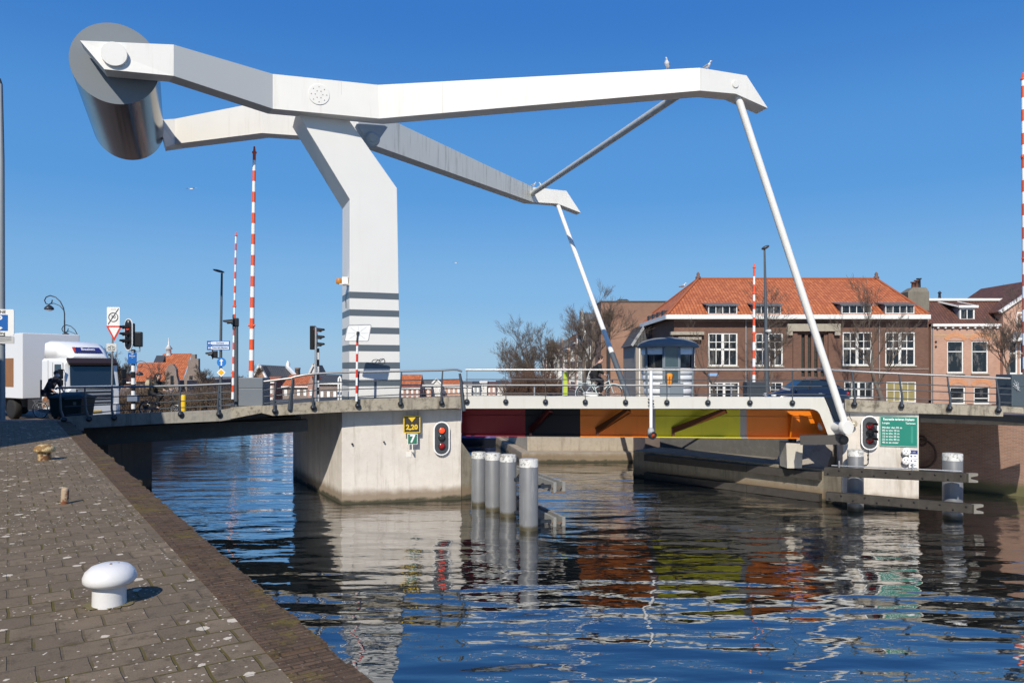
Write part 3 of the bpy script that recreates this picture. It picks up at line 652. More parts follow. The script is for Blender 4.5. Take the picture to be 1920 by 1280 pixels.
railing('handrail with leaning posts on the stained concrete right approach', line(RA, r_t), [line(RA, r) for r in (q1, q2, q3)], pp, curve=.015)
# white guard rail between the lanes
gr = thing('guard_rail', 'low white guard rail between the lanes behind the cyclist', 'guard rail', (0, 33, 3.86))
b = MB(); b.bbox((-5.5, 33.5, 4.50), (9.9, 33.55, 4.575)); b.build('rail', M('guard_rail_paint', (.55, .54, .51), .5), gr)
for x in (-5, -2, 1, 4, 7, 9.8):
    b = MB(); b.bbox((x-.03, 33.57, 3.8), (x+.03, 33.63, 4.55)); b.build('post', galv, gr)

# ================================================================== SIGNS AND LIGHTS ON THE BRIDGE
def text(txt, size, o, ux, uz, mat, parent, bold=0.0, align='CENTER', ext=.002, name='lettering', width=None):
    cu = bpy.data.curves.new(name, 'FONT'); cu.body = txt; cu.size = size; cu.align_x = align; cu.align_y = 'CENTER'; cu.extrude = ext; cu.offset = bold; cu.resolution_u = 2
    if '\n' in txt: cu.space_line = 1.0
    tmp = bpy.data.objects.new('tmp', cu); me = bpy.data.meshes.new_from_object(tmp); bpy.data.objects.remove(tmp)
    ux, uz = V(ux).normalized(), V(uz).normalized(); un = ux.cross(uz)
    sx = 1.0
    if width:
        xs = [v.co.x for v in me.vertices]; sx = width/max(1e-6, max(xs)-min(xs))
    me.transform(Matrix(((ux.x*sx, uz.x, un.x, o[0]), (ux.y*sx, uz.y, un.y, o[1]), (ux.z*sx, uz.z, un.z, o[2]), (0, 0, 0, 1))))
    ob = bpy.data.objects.new(name, me); C.objects.link(ob); me.materials.clear(); me.materials.append(mat)
    base = wloc(parent); me.transform(Matrix.Translation(-base)); ob.parent = parent; return ob
def frame(n):
    n = V(n).normalized(); ux = V((0, 0, 1)).cross(n).normalized(); return ux, V((0, 0, 1)), n
def plate(b, c, n, w, h, th, rad=0, seg=5, off=0):
    ux, uz, n = frame(n); c = V(c)+n*off; pts = []
    if rad <= 0: pts = [c+ux*i*w/2+uz*j*h/2 for i, j in ((-1, -1), (1, -1), (1, 1), (-1, 1))]
    else:
        for sx, sy, a in ((1, 1, 0), (-1, 1, 90), (-1, -1, 180), (1, -1, 270)):
            for k in range(seg+1):
                t = R(a+90*k/seg); pts.append(c+ux*(sx*(w/2-rad)+rad*math.cos(t))+uz*(sy*(h/2-rad)+rad*math.sin(t)))
    b.prism(pts, -n*th); return b
yel = M('sign_yellow', (.78, .52, .03), .4, var=.03); brown = M('sign_dark', (.045, .035, .022), .45); green_s = M('sign_green', (.03, .17, .10), .4); board_g = M('board_green', (.0, .185, .125), .4, var=.05)
blue_s = M('sign_blue', (.012, .12, .42), .4, var=.05); navy = M('sign_navy', (.02, .03, .16), .4)
lamp_on = M('red_lamp_lit', (.85, .05, .012), .3, emit=1.2); lamp_off = M('dark_lens', (.03, .035, .035), .12); lamp_red = M('red_lens', (.30, .015, .015), .15)
pn1 = V((.243, -.97, 0)).normalized()                               # out of the left pier face
def wallp(px, py, off): return ray_plane(px, py, PL+pn1*off, pn1)
sg = thing('depth_sign', 'dark square sign reading 2,20 with yellow border and triangle on the pier', 'sign', wallp(772, 812, .3))
W = (wallp(788, 790, .3)-wallp(756.5, 790, .3)).length; H = (wallp(772, 779, .3)-wallp(772, 811, .3)).length; cc = wallp(772.2, 795, .3); ux, uz, n_ = frame(pn1)
b = MB(); plate(b, cc, pn1, W, H, .03); b.build('border', yel, sg)
b = MB(); plate(b, cc, pn1, W*.88, H*.88, .01, off=.012); b.build('panel', brown, sg)
text('2,20', .27, cc-uz*.12+n_*.016, ux, uz, yel, sg, .012)
b = MB(); p = cc+uz*H*.41+n_*.016; b.prism([p-ux*.15, p+ux*.15, p-uz*.19], n_*.004); b.build('arrow', yel, sg)
b = MB(); b.bar(cc-n_*.03, cc-n_*.32, .05, .05); b.build('bracket', galv, sg)
s7 = thing('number_sign', 'small green sign with a white 7 under the yellow edged depth sign', 'sign', wallp(773, 833, .28))
cc = wallp(773.4, 822.5, .28); b = MB(); plate(b, cc, pn1, .40, .43, .03); b.build('border', white_p, s7)
b = MB(); plate(b, cc, pn1, .35, .38, .01, off=.012); b.build('panel', green_s, s7)
text('7', .42, cc+n_*.016, ux, uz, white_p, s7, .014)
b = MB(); b.bar(cc-uz*.2, cc-uz*.52, .04, .04, (1, 0, 0)); q = cc-uz*.5; b.bar(q, q-n_*.3, .04, .04); plate(b, wallp(766, 852, .03), pn1, .2, .2, .05); b.build('bracket', M('bracket_white', (.7, .68, .62), .6), s7)
def nav_light(label, cx, cy, w, h, hit, n, lamps, hoods, group='navigation traffic lights of the bridge'):
    c = hit(cx, cy, .16); t = thing('navigation_light', label, 'traffic light', c-V((0, 0, h/2)), group)
    b = MB(); plate(b, c, n, w, h, .04, w/2, 10); b.build('rim', white_p, t)
    b = MB(); plate(b, c, n, w*.84, h-.16*w, .02, w*.42-.001, 10, .012); b.build('backboard', M('board_charcoal', (.05, .055, .06), .5), t)
    b = MB(); b.bar(c-n*.04, c-n*.18, .2, .3); b.build('mount', dark_steel, t)
    for dy, m_ in lamps:
        p = c+V((0, 0, dy))+n*.02; b = MB(); b.lathe([(.135, -.01), (.135, .05), (.12, .055)], p, n, 20); hb = b.build('lamp_housing', black, t)
        b = MB(); b.lathe([(.115, .056), (.09, .075), (.04, .085), (0, .088)], p, n, 20); b.build('lens', m_, hb)
        if hoods:
            b = MB(); ux, uz, nn = frame(n); tgt = (nn+ux*.55).normalized()
            ra = [p+nn*.03+(ux*math.cos(a)+uz*math.sin(a))*.135 for a in [R(15+150*k/8) for k in range(9)]]
            rb_ = [p+nn*.03+tgt*(.34 if 2 <= k <= 6 else .27)+(ux*math.cos(a)+uz*math.sin(a))*.13 for k, a in enumerate([R(15+150*k/8) for k in range(9)])]
            b.loft([ra, rb_, [q-uz*.012 for q in rb_], [q-uz*.012 for q in ra]], False, False); b.build('hood', black, hb)
    return t
nav_light('white rimmed three lamp board with its top lamp lit red on the left pier', 828, 821.5, .66, 1.36, wallp, pn1, ((.32, lamp_on), (.03, lamp_off), (-.30, lamp_red)), False)
pn2 = (W1-W0).cross(V((0, 0, 1))).normalized(); pn2 = pn2 if pn2.y < 0 else -pn2
def wallq(px, py, off): return ray_plane(px, py, V((W0.x, W0.y, 0))+pn2*off, pn2)
nav_light('white rimmed three lamp board with hoods beside the green tariff board', 1631, 811, .60, 1.30, wallq, pn2, ((.28, M('red_lens_bright', (.55, .02, .02), .2)), (.0, lamp_off), (-.28, lamp_red)), True)
tb = thing('tariff_board', 'large green board with white mooring tariff text on the right pier', 'sign', wallq(1685, 836, .05))
ux, uz, n_ = frame(pn2); cc = wallq(1685, 808.5, .05); Wd = (wallq(1720, 808, .05)-wallq(1650.5, 808, .05)).length; Hd = (wallq(1685, 781, .05)-wallq(1685, 836, .05)).length
b = MB(); plate(b, cc, pn2, Wd, Hd, .03); b.build('panel', board_g, tb)
b = MB()
for w_, h_, dx, dy in ((Wd, .012, 0, Hd/2), (Wd, .012, 0, -Hd/2), (.012, Hd, Wd/2, 0), (.012, Hd, -Wd/2, 0)): plate(b, cc+ux*dx+uz*dy, pn2, w_+.012, h_+.012, .034, off=.002)
b.build('edge_trim', M('board_edge', (.25, .42, .36), .5), tb)
wt = M('sign_white_text', (.75, .78, .76), .5, var=.02)
text('Recreatie tarieven ligplaats', .125, cc+uz*(Hd*.41)+n_*.002, ux, uz, wt, tb, .004, width=Wd*.84)
text('Lengte', .095, cc+uz*(Hd*.28)-ux*Wd*.45+n_*.002, ux, uz, wt, tb, .002, 'LEFT'); text('Tarieven', .095, cc+uz*(Hd*.28)+ux*Wd*.45+n_*.002, ux, uz, wt, tb, .002, 'RIGHT')
for k, s in enumerate(('Minder dan 05 m', '05 m t/m 10 m', '10 m t/m 15 m', '15 m t/m 25 m', '25 m t/m 40 m', '40 m en meer')):
    text(s, .098, cc+uz*(Hd*(.125-.102*k))-ux*Wd*.45+n_*.002, ux, uz, wt, tb, .002, 'LEFT')
b = MB(); plate(b, cc+ux*Wd*.36-uz*.12, pn2, .07, .62, .004, off=.002); b.build('price_strip', M('board_green_light', (.02, .25, .18), .4), tb)
ib = thing('info_panel', 'small white and navy information panel below the green board', 'sign', wallq(1713, 876, .12))
cc = wallq(1712.5, 860, .12); b = MB(); plate(b, cc, pn2, .30, .66, .03); b.build('panel', white_p, ib)
b = MB(); plate(b, cc+uz*.255, pn2, .29, .14, .006, off=.004); b.build('header', navy, ib)
text('i  info', .07, cc+uz*.255+n_*.006, ux, uz, white_p, ib)
b = MB()
for k in range(3):
    plate(b, cc+uz*(.10-.17*k)-ux*.07, pn2, .06, .06, .004, .028, off=.003); plate(b, cc+uz*(.10-.17*k)+ux*.06, pn2, .08, .025, .004, off=.003)
    plate(b, cc+uz*(.17-.17*k), pn2, .28, .008, .004, off=.003)
b.build('symbol', navy, ib)
for px, py in ((1699, 846), (1699, 863)):
    cn_ = thing('cable_rosette', 'round white fitting left of the small info panel, '+('upper' if py < 850 else 'lower')+' of the pair', 'fitting', wallq(px, py+5, .2), 'white fittings beside the info panel')
    b = MB(); b.lathe([(.14, 0), (.15, .02), (.15, .07), (.1, .09)], wallq(px, py, .12), pn2, 8, False); b.build('body', white_p, cn_)
    b = MB()
    for k in range(3): b.ball(wallq(px, py, .215)+ux*.06*math.cos(2.1*k+.5)+uz*.06*math.sin(2.1*k+.5), .018, 6, 4)
    b.build('hole', black, cn_)
cp = thing('conduit', 'thin black cable pipe on the white wall below the hooded light board', 'pipe', wallq(1628, 870, .04))
b = MB(); b.tube([wallq(1628, 843, .04), wallq(1628, 868, .04), wallq(1625, 871, .04), wallq(1616, 872, .04)], .015, 6); b.build('pipe', black, cp)
b = MB(); b.ball(wallq(1628, 852, .04), .035, 6, 4); b.ball(wallq(1628, 860, .04), .035, 6, 4); b.build('clip', black, cp)
# hanging fairway lamp in the middle of the leaf
fp = thing('fairway_lamp', 'white post hanging over the leaf edge with an amber lamp at its foot', 'lamp', h(1219.5, 2.75))
o_ = V((0, -.12, 0)); b = MB(); b.tube([h(1219.5, 5.2)+o_, h(1219.5, 3.0)+o_], .065, 10); b.build('pole', white_p, fp)
b = MB(); b.lathe([(.07, .3), (.13, .18), (.14, 0), (.0, -.01)], h(1219.5, 2.72)+o_, (0, 0, 1), 12); b.build('housing', M('lamp_grey', (.35, .36, .36), .5), fp)
b = MB(); b.lathe([(.15, -.05), (.16, .05), (.15, .12), (.13, .1)], h(1221, 2.72)+o_*1.1, (.45, -1, -.25), 14); b.build('hood', dark_steel, fp); b = MB(); b.lathe([(.125, 0), (.12, .06), (.07, .11), (0, .12)], h(1221, 2.72)+o_*1.15, (.45, -1, -.25), 14); b.build('lens', M('amber_red_lens', (.34, .055, .01), .15, var=.3, vs=9), fp)
b = MB(); b.bar(h(1214, 3.95)+o_, h(1225, 4.05)+o_, .05, .05); b.bar(h(1214, 4.12)+o_, h(1225, 3.9)+o_, .05, .05); b.build('clamp', dark_steel, fp)

# ================================================================== WATER PILES AND FENDERS
def Mpile(zc):
    nm = 'pile_paint_%d' % round(zc*100)
    m, nt, b = newmat(nm); q = NT(nt); g = q.pos(); z = q.sep(g)[2]
    p = q.obj(); base = q.mix(q.noise(p, 1.5, 5), (.12, .125, .13), (.19, .195, .2))
    mp = q.n('ShaderNodeMapping'); mp.inputs['Scale'].default_value = (7, 7, .5); q.l(g, mp.inputs[0])
    base = q.mix(q.math('MULTIPLY', q.ramp(q.noise(mp.outputs[0], 1.1, 5, .7), .56, .75), .5), base, (.45, .44, .38))
    base = q.mix(q.ramp(q.math('ADD', z, q.math('MULTIPLY', q.noise(p, 6, 3), -.12)), .16, .02), base, (.06, .05, .025))
    wn_ = q.noise(g, 9, 4, .7)
    wh = q.mix(q.ramp(wn_, .5, .62), (.56, .555, .52), (.22, .215, .19))
    cap = q.math('GREATER_THAN', q.math('ADD', z, q.math('MULTIPLY', q.noise(p, 14, 3), .012)), zc)
    q.l(q.mix(cap, base, wh), b.inputs['Base Color']); b.inputs['Roughness'].default_value = .5
    return m
ring_m = M('rust_ring', (.10, .07, .045), .8, var=.4)
def pile(px, Y, r, ytop, ycap, label, group):
    X = (px-960)/F*Y; zt = at(px, ytop, Y).z; zc = at(px, ycap, Y).z
    t = thing('mooring_pile', label, 'pile', (X, Y, -.4), group)
    b = MB(); b.lathe([(r, -2.5), (r, zt-.02), (r-.015, zt), (r*.2, zt+.015), (0, zt+.015)], (X, Y, 0), (0, 0, 1), 32); b.build('shaft', Mpile(zc), t)
    return V((X, Y, zt))
G = 'grey mooring piles with white tops by the left pier'
pile(897.5, 29.15, .275, 847, 858, 'grey white topped pile touching the pier, farthest back of four', G)
pile(924, 28.05, .285, 848.6, 861, 'grey pile with flaking white top, second from the pier', G)
pile(952.5, 27.05, .30, 851.6, 864, 'grey pile with clean white top, third from the pier', G)
pile(991.3, 24.75, .312, 860, 874, 'tallest looking grey pile with wide white band, nearest to the viewer', G)
G = 'grey piles of the right fender'
pile(1604, 28.1, .285, 843, 854, 'grey pile with scuffed white top in front of the green board', G)
pile(1786, 26.55, .325, 849.5, 862, 'thick grey pile with pale top before the shaded brick wall', G)
# right fender: two long bolted timbers in front of the piles
for (pa, pb, z, th, lab) in ((at(1546, 883, 27.75), at(1812, 895, 25.5), .31, .3, 'upper dark bolted fender timber crossing the two right piles'), (at(1549, 929, 27.75), at(1822, 953, 25.5), .3, .3, 'lower dark bolted fender timber just above the water at the right piles')):
    t = thing('fender_beam', lab, 'fender', (pa+pb)/2-V((0, 0, .15)), 'fender timbers of the right piles')
    b = MB(); b.bar(pa, pb, .34, th); b.build('beam', M('fender_timber', (.05, .044, .037), .8, var=.5, vs=4, bump=.012, bs=25, streak=.3, streak_col=(.13, .12, .10), spec=.2), t, bevel=.015)
    d = (pb-pa); fn = V((d.y, -d.x, 0)).normalized(); fn = fn if fn.y < 0 else -fn
    b = MB()
    for k in range(12):
        p = pa+d*(.03+.085*k)+fn*.165+V((0, 0, .07 if k % 2 else -.07)); b.lathe([(.035, 0), (.035, .02), (.015, .03)], p, fn, 8)
    b.build('bolt_row', black, t)
    e = pb+d.normalized()*.02; b = MB(); b.prism([e+V((-.02, -.12, -.15)), e+V((.3, -.12, -.15)), e+V((.3, -.12, -.08)), e+V((.06, -.12, -.03)), e+V((.06, -.12, .03)), e+V((.3, -.12, .08)), e+V((.3, -.12, .16)), e+V((-.02, -.12, .16))], V((0, .16, 0))); b.build('end_plate', M('fender_end', (.20, .185, .155), .7, var=.3), t)
    if z == .31:
        b = MB(); b.tube([pa+V((.3, .1, .2)), pb+V((-.1, .1, .2))], .025, 6)
        for k in (.12, .65): q = pa+d*k+V((0, .1, .1)); b.tube([q, q+V((0, 0, .3))], .03, 6)
        b.build('pipe', galv, t)
# left fender behind the piles
for z, lab in ((1.3, 'upper weathered fender frame on the channel side of the four piles'), (.12, 'lower weathered fender frame at the water beside the four piles')):
    t = thing('fender_beam', lab, 'fender', (1.2, 26.5, z-.2), 'fender frames of the left piles'); A = V((1.75, 25.3, z)); B = V((.2, 29.6, z))
    for o in (-.0, .34):
        b = MB(); b.bar(A+V((-o*.9, -o*.3, 0)), B+V((-o*.9, -o*.3, 0)), .11, .36); b.build('beam', M('fender_grey', (.24, .235, .215), .75, var=.35, vs=4, streak=.3), t, bevel=.01)
    b = MB(); b.bar(A+V((.06, .05, -.16)), A+V((-.42, -.08, -.16)), .1, .05); b.bar(A+V((.06, .05, .0)), A+V((-.42, -.08, .0)), .05, .03); b.build('spacer', M('fender_rust', (.16, .10, .06), .8, var=.4), t)
    for k in (.05, .45):
        q = A+(B-A)*k; b = MB(); b.bar(q+V((-.35, -.1, .03)), q+V((-1.0, -.35, .03)), .1, .1); b.build('strut', dark_steel, t)

# ================================================================== QUAY FURNITURE
def bollard(px, pyb, sc_, mat, label, rough=False):
    Y = (EYE-QZ)*F/(pyb-HZ); P = at(px, pyb, Y); t = thing('mooring_bollard', label, 'bollard', P, 'mooring bollards on the quay')
    s = sc_; b = MB(); b.lathe([(.135*s, -.02), (.135*s, .02), (.132*s, .16*s), (.135*s, .19*s)], P, (0, 0, 1), 36); b.build('post', mat[0], t)
    ax_ = V((.02, 0, 1)); b = MB(); b.lathe([(.13*s, .175*s), (.185*s, .185*s), (.21*s, .215*s), (.212*s, .25*s), (.195*s, .295*s), (.15*s, .335*s), (.085*s, .356*s), (0, .362*s)], P, ax_, 40); b.build('head', mat[1], t)
    return t, P
wb_ = M('bollard_white', (.70, .685, .66), .33, var=.04, vs=6, bump=.002, bs=25)
t, P = bollard(205, 1133, .98, (wb_, wb_), 'big white painted mushroom bollard in the foreground of the quay')
b = MB(); b.ball(P+V((.03, -.03, .353)), (.012, .012, .006), 6, 4); b.ball(P+V((.07, .02, .347)), (.014, .01, .006), 6, 4); b.ball(P+V((.0, -.13, .32)), (.01, .01, .006), 6, 4); b.build('chipped_spot', M('chip_rust', (.09, .05, .02), .9), t)
b = MB(); rnd = random.Random(9); ring_ = []
for k in range(40):
    a = 2*math.pi*k/40; r_ = .165+rnd.uniform(-.02, .035)+.03*math.sin(a*2+1); ring_.append(P+V((math.cos(a)*r_, math.sin(a)*r_, .008)))
b.add([P+V((0, 0, .014))]+ring_, [(0, i+1, (i+1) % 40+1) for i in range(40)]); b.build('mossy_base', M('moss_sand', (.15, .125, .055), .95, var=.5, vs=18, bump=.01, bs=60), t)
def Mrust(name, c1, c2):
    m, nt, b = newmat(name); q = NT(nt); p = q.obj()
    q.l(q.mix(q.ramp(q.noise(p, 7, 6, .7), .46, .54), c1, q.mix(q.noise(p, 30, 4), c2, c3(c2, .5))), b.inputs['Base Color']); b.inputs['Roughness'].default_value = .75
    q.l(q.bump(q.noise(p, 40, 4), .5, .006), b.inputs['Normal']); return m
cm = Mrust('bollard_cream_rust', (.58, .44, .22), (.30, .17, .06)); pm_ = Mrust('bollard_rust', (.45, .33, .17), (.20, .085, .03))
bollard(83.5, 862, .97, (pm_, cm), 'rust stained cream mushroom bollard farther along the quay')
Yp = 2.0*F/(944-HZ); P = at(121, 944, Yp); t = thing('rusty_post', 'short rusty iron stub with flaking white paint between the bollards', 'post', P)
b = MB(); b.lathe([(.052, -.02), (.052, .2), (.044, .235), (0, .245)], P, (.05, 0, 1), 20); b.build('stub', Mrust('stub_rust', (.40, .30, .20), (.24, .075, .025)), t)
# ================================================================== PEOPLE AND BICYCLES
def skin(name, verts, edges, mat, parent, root=0, sub=2, base=None):
    me = bpy.data.meshes.new(name); o = bpy.data.objects.new(name, me); C.objects.link(o); o.parent = parent
    base = wloc(parent) if base is None else base
    bm = bmesh.new(); lay = bm.verts.layers.skin.verify(); vs = []
    for i, (p, r) in enumerate(verts):
        v = bm.verts.new(V(p)-base); v[lay].radius = (r, r) if not isinstance(r, tuple) else r; v[lay].use_root = (i == root); vs.append(v)
    for a, b_ in edges: bm.edges.new((vs[a], vs[b_]))
    bm.to_mesh(me); bm.free(); me.materials.append(mat)
    s = o.modifiers.new('skin', 'SKIN'); s.use_smooth_shade = True
    if sub: d = o.modifiers.new('subsurf', 'SUBSURF'); d.levels = sub; d.render_levels = sub
    return o
skin_m = M('skin', (.55, .33, .24), .5, var=.05)
def person(label, J, jacket, trousers, hair, face, group=None, hair_long=False, mask=None, shoes=None, bulk=1.0):
    """J: joints in local space, x ahead, y left, z up."""
    t = thing('person', label, 'person', (0, 0, 0), group)
    v = []; e = []
    def add(p, r, par=None):
        v.append((V(p), r)); k = len(v)-1
        if par is not None: e.append((par, k))
        return k
    f = V(face).normalized(); up = V((0, 0, 1)); hd = V(J['head'])
    hip = add(J['hip'], .13); ch = add((V(J['hip'])+V(J['chest']))/2, .125, hip); ch2 = add(J['chest'], .145, ch); nk = add(J['neck'], .06, ch2)
    h1 = add(hd-up*.06+f*.01, .075, nk); h2 = add(hd+up*.02, .095, h1); h3 = add(hd+up*.085, .075, h2)
    add(hd+f*.105-up*.005, .016, h2)                                # nose
    add(hd+f*.085-up*.075, .022, h1)                                # chin
    hands = []
    for s in ('l', 'r'):
        sy = 1 if s == 'l' else -1
        sh = add(J['sh_'+s], .06, ch2); el = add(J['el_'+s], .042, sh); wr = add(J['wr_'+s], .028, el)
        d = (V(J['wr_'+s])-V(J['el_'+s])).normalized(); pm = add(V(J['wr_'+s])+d*.055, .032, wr)
        for k in range(4):                                          # four curled fingers and a thumb
            q = V(J['wr_'+s])+d*.09+V((0, (k-1.5)*.017*sy, .006)); a1 = add(q, .009, pm); a2 = add(q+d*(.03+.004*(k % 3))-up*.012, .008, a1); add(q+d*.028-up*.04, .007, a2)
        th_ = add(V(J['wr_'+s])+d*.05-V((0, .035*sy, .005)), .010, wr); add(V(J['wr_'+s])+d*.085-V((0, .04*sy, .025)), .008, th_)
        hp = add(J['hp_'+s], .095, hip); kn_ = add(J['kn_'+s], .06, hp); an = add(J['an_'+s], .04, kn_); add(V(J['an_'+s])+V((.12, 0, -.05)), .03, an)
    skin('body', v, e, skin_m, t, 0, 1)
    vv = []; ee = []
    def a2(p, r, par=None):
        vv.append((V(p), r)); k = len(vv)-1
        if par is not None: ee.append((par, k))
        return k
    r0 = a2(V(J['hip'])+V((0, 0, -.06)), .165*bulk); r1_ = a2((V(J['hip'])+V(J['chest']))/2, .16*bulk, r0); r2_ = a2(J['chest'], .18*bulk, r1_); a2(V(J['neck'])-up*.02, .085, r2_)
    for s in ('l', 'r'):
        a = a2(J['sh_'+s], .085*bulk, r2_); b_ = a2(J['el_'+s], .065*bulk, a); a2(V(J['wr_'+s])*.92+V(J['el_'+s])*.08, .045, b_)
    skin('jacket', vv, ee, jacket, t, 1, 2)
    vv = []; ee = []
    r0 = a2(J['hip'], .15)
    for s in ('l', 'r'):
        a = a2(J['hp_'+s], .105, r0); b_ = a2(J['kn_'+s], .078, a); a2(V(J['an_'+s])+V((0, 0, .03)), .055, b_)
    skin('trousers', vv, ee, trousers, t, 0, 2)
    for s in ('l', 'r'):
        p = V(J['an_'+s]); b = MB(); b.loft([[p+V((x, y*w_, z)) for y, z in ((-1, -.10), (1, -.10), (1, zt), (-1, zt))] for x, w_, zt in ((-.09, .035, -.02), (-.02, .045, .03), (.08, .045, -.03), (.17, .035, -.07))], smooth=False)
        b.build('shoe', shoes or black, t, bevel=.015)
    b = MB(); q = f.to_track_quat('X', 'Z').to_matrix(); b.ball(hd+up*.045-f*.022, (.112, .102, .098), 14, 10, q)
    if hair_long: b.loft([[hd-f*.05+V(J['neck'])*0+q@V((x, y, z)) for x, y in ((-.075, -.09), (.05, -.105), (.05, .105), (-.075, .09))] for z in (.05, -.06, -.2)], smooth=True)
    b.build('hair', hair, t)
    b = MB(); sd = up.cross(f)
    for s in (-1, 1): b.ball(hd+f*.09+up*.012+sd*s*.036, .013, 6, 5)
    b.build('eyes', black, t)
    b = MB()
    for s in (-1, 1): b.ball(hd+sd*s*.098-f*.005-up*.005, (.02, .014, .032), 6, 5, q)
    b.build('ears', skin_m, t)
    b = MB(); b.ball(hd+f*.088-up*.052, (.012, .026, .007), 8, 5, q); b.build('mouth', M('lips', (.40, .15, .12), .5), t)
    if mask:
        b = MB(); b.ball(hd+f*.055-up*.045, (.072, .082, .055), 12, 8, q); b.build('face_mask', mask, t)
    return t
def bicycle(label, fm, group, wr=.345, wf=.345, wb=1.1, basket=False, chain=None):
    t = thing('bicycle', label, 'bicycle', (0, 0, 0), group); rear = V((-.52, 0, wr)); front = V((-.52+wb, 0, wf)); bb = V((-.06, 0, .29))
    for c, r, in ((rear, wr), (front, wf)):
        w = MB(); w.torus(c, (0, 1, 0), r-.02, .02, 30, 8); wo_ = w.build('wheel', rubber, t)
        w = MB(); w.torus(c, (0, 1, 0), r-.045, .012, 30, 6); w.build('rim', galv, wo_)
        w = MB()
        for k in range(18):
            a = 2*math.pi*k/18; w.tube([c+V((0, .03 if k % 2 else -.03, 0)), c+V((math.cos(a), 0, math.sin(a)))*(r-.045)], .003, 3)
        w.lathe([(.03, -.05), (.03, .05)], c, (0, 1, 0), 10); w.build('spokes', galv, wo_)
    hd0, hd1 = V((-.52+wb-.2, 0, .93)), V((-.52+wb-.14, 0, .70)); st = V((-.22, 0, .86))
    b = MB(); b.tube([bb, st], .018); b.tube([hd1, V((.1, 0, .42)), bb], .021); b.tube([hd0*.6+hd1*.4, V((-.12, 0, .55))], .018)
    for s in (-.05, .05): b.tube([bb+V((0, s*.6, 0)), rear+V((0, s, 0))], .011); b.tube([st+V((.01, s*.4, -.12)), rear+V((0, s, 0))], .010)
    b.tube([hd0, hd1], .022); b.build('frame', fm, t)
    b = MB()
    for s in (-.05, .05): b.tube([hd1+V((0, s*.5, 0)), hd1+V((.05, s, -.1)), front+V((0, s, 0))], .013)
    b.build('fork', fm, t)
    b = MB(); hb = hd0+V((-.0, 0, .13)); b.tube([hd0, hb], .013); b.tube([hb+V((-.2, .3, .0)), hb+V((-.02, .22, .02)), hb+V((.03, 0, .0)), hb+V((-.02, -.22, .02)), hb+V((-.2, -.3, .0))], .012); b.build('handlebar', galv, t)
    b = MB(); b.tube([st, st+V((-.02, 0, .09))], .013); b.loft([[st+V((x, y*w_, z)) for y, z in ((-1, .1), (1, .1), (1, .14), (-1, .14))] for x, w_ in ((-.17, .09), (-.08, .1), (.02, .05), (.13, .025))]); b.build('saddle', black, t)
    for c, r, a0_, a1_ in ((rear, wr, 20, 200), (front, wf, 30, 160)):
        b = MB(); b.torus(c, (0, 1, 0), r+.03, .022, 16, 6, 0, 2*math.pi) if False else None
        pts = [c+V((math.cos(R(a)), 0, math.sin(R(a))))*(r+.03) for a in range(a0_, a1_+1, 12)]; b.tube(pts, .018, 6); b.build('mudguard', fm, t)
    b = MB(); b.loft([[V((x, -.06, z0_)), V((x, -.02, z0_)), V((x, -.02, z1_)), V((x, -.06, z1_))] for x, z0_, z1_ in ((-.60, .31, .38), (-.5, .27, .41), (-.06, .2, .38), (.06, .25, .33))]); b.build('chain_guard', chain or fm, t)
    b = MB(); zr = 2*wr+.06; b.bar((-.85, 0, zr), (-.35, 0, zr), .12, .015); b.tube([(-.80, .05, zr), rear+V((0, .06, 0))], .007, 5); b.tube([(-.80, -.05, zr), rear+V((0, -.06, 0))], .007, 5); b.build('rack', galv if basket else fm, t)
    for s, ang in ((-1, 40), (1, 220)):
        b = MB(); p = bb+V((math.cos(R(ang))*.17, s*.1, -math.sin(R(ang))*.17)); b.tube([bb+V((0, s*.06, 0)), p+V((0, -s*.02, 0))], .01, 6); b.box(p+V((0, s*.04, 0)), (.09, .09, .025)); b.build('pedal', black, t)
    b = MB(); b.lathe([(.02, 0), (.045, .05), (.05, .07), (0, .075)], hd1+V((.05, 0, .12)), (1, 0, 0), 10); b.build('headlamp', black, t)
    return t
def seat_joints(bend=.25, wb=1.1):
    hx = -.52+wb-.2
    J = dict(hip=(-.24, 0, 1.02), chest=(-.24+bend, 0, 1.36), neck=(-.24+bend*1.3, 0, 1.53), head=(-.20+bend*1.5, 0, 1.68))
    for s, y in (('l', 1), ('r', -1)):
        J['sh_'+s] = (-.24+bend*1.15, .19*y, 1.45); J['wr_'+s] = (hx-.17, .27*y, 1.10); J['el_'+s] = ((-.24+bend*1.15+hx-.17)/2-.02, .30*y, 1.20)
        J['hp_'+s] = (-.20, .10*y, .98)
    J['kn_r'] = (.16, -.13, .75); J['an_r'] = (.07, -.12, .33); J['kn_l'] = (.20, .13, .86); J['an_l'] = (-.13, .12, .52)
    return J
def place(t, loc, rz): t.location = V(loc); t.rotation_euler = (0, 0, rz)
GP, GB = 'cyclists', 'bicycles'
dk = M('black_cloth', (.010, .010, .012), .8); jn = M('dark_trousers', (.012, .014, .02), .8)
hair_b = M('brown_hair', (.045, .025, .015), .6, var=.3, vs=30); hair_k = M('dark_hair', (.015, .011, .009), .6)
mint = M('mint_bike_paint', (.58, .70, .70), .35)
a_ = at(1100, 0, 31.6); pos_ = (a_.x+.5, 31.6, 3.865)
bk = bicycle('white step through bicycle ridden over the lifting deck', mint, GB, chain=white_p); place(bk, pos_, math.atan2(le.y, le.x)); bk.scale = (1.08,)*3
pk_ = person('man in black coat cycling to the right over the lifting deck', seat_joints(.20), dk, dk, hair_b, (1, -.25, -.12), GP, bulk=1.15); place(pk_, pos_, math.atan2(le.y, le.x)); pk_.scale = (1.08,)*3
pos_ = (-19.2, 31.4, 3.2)
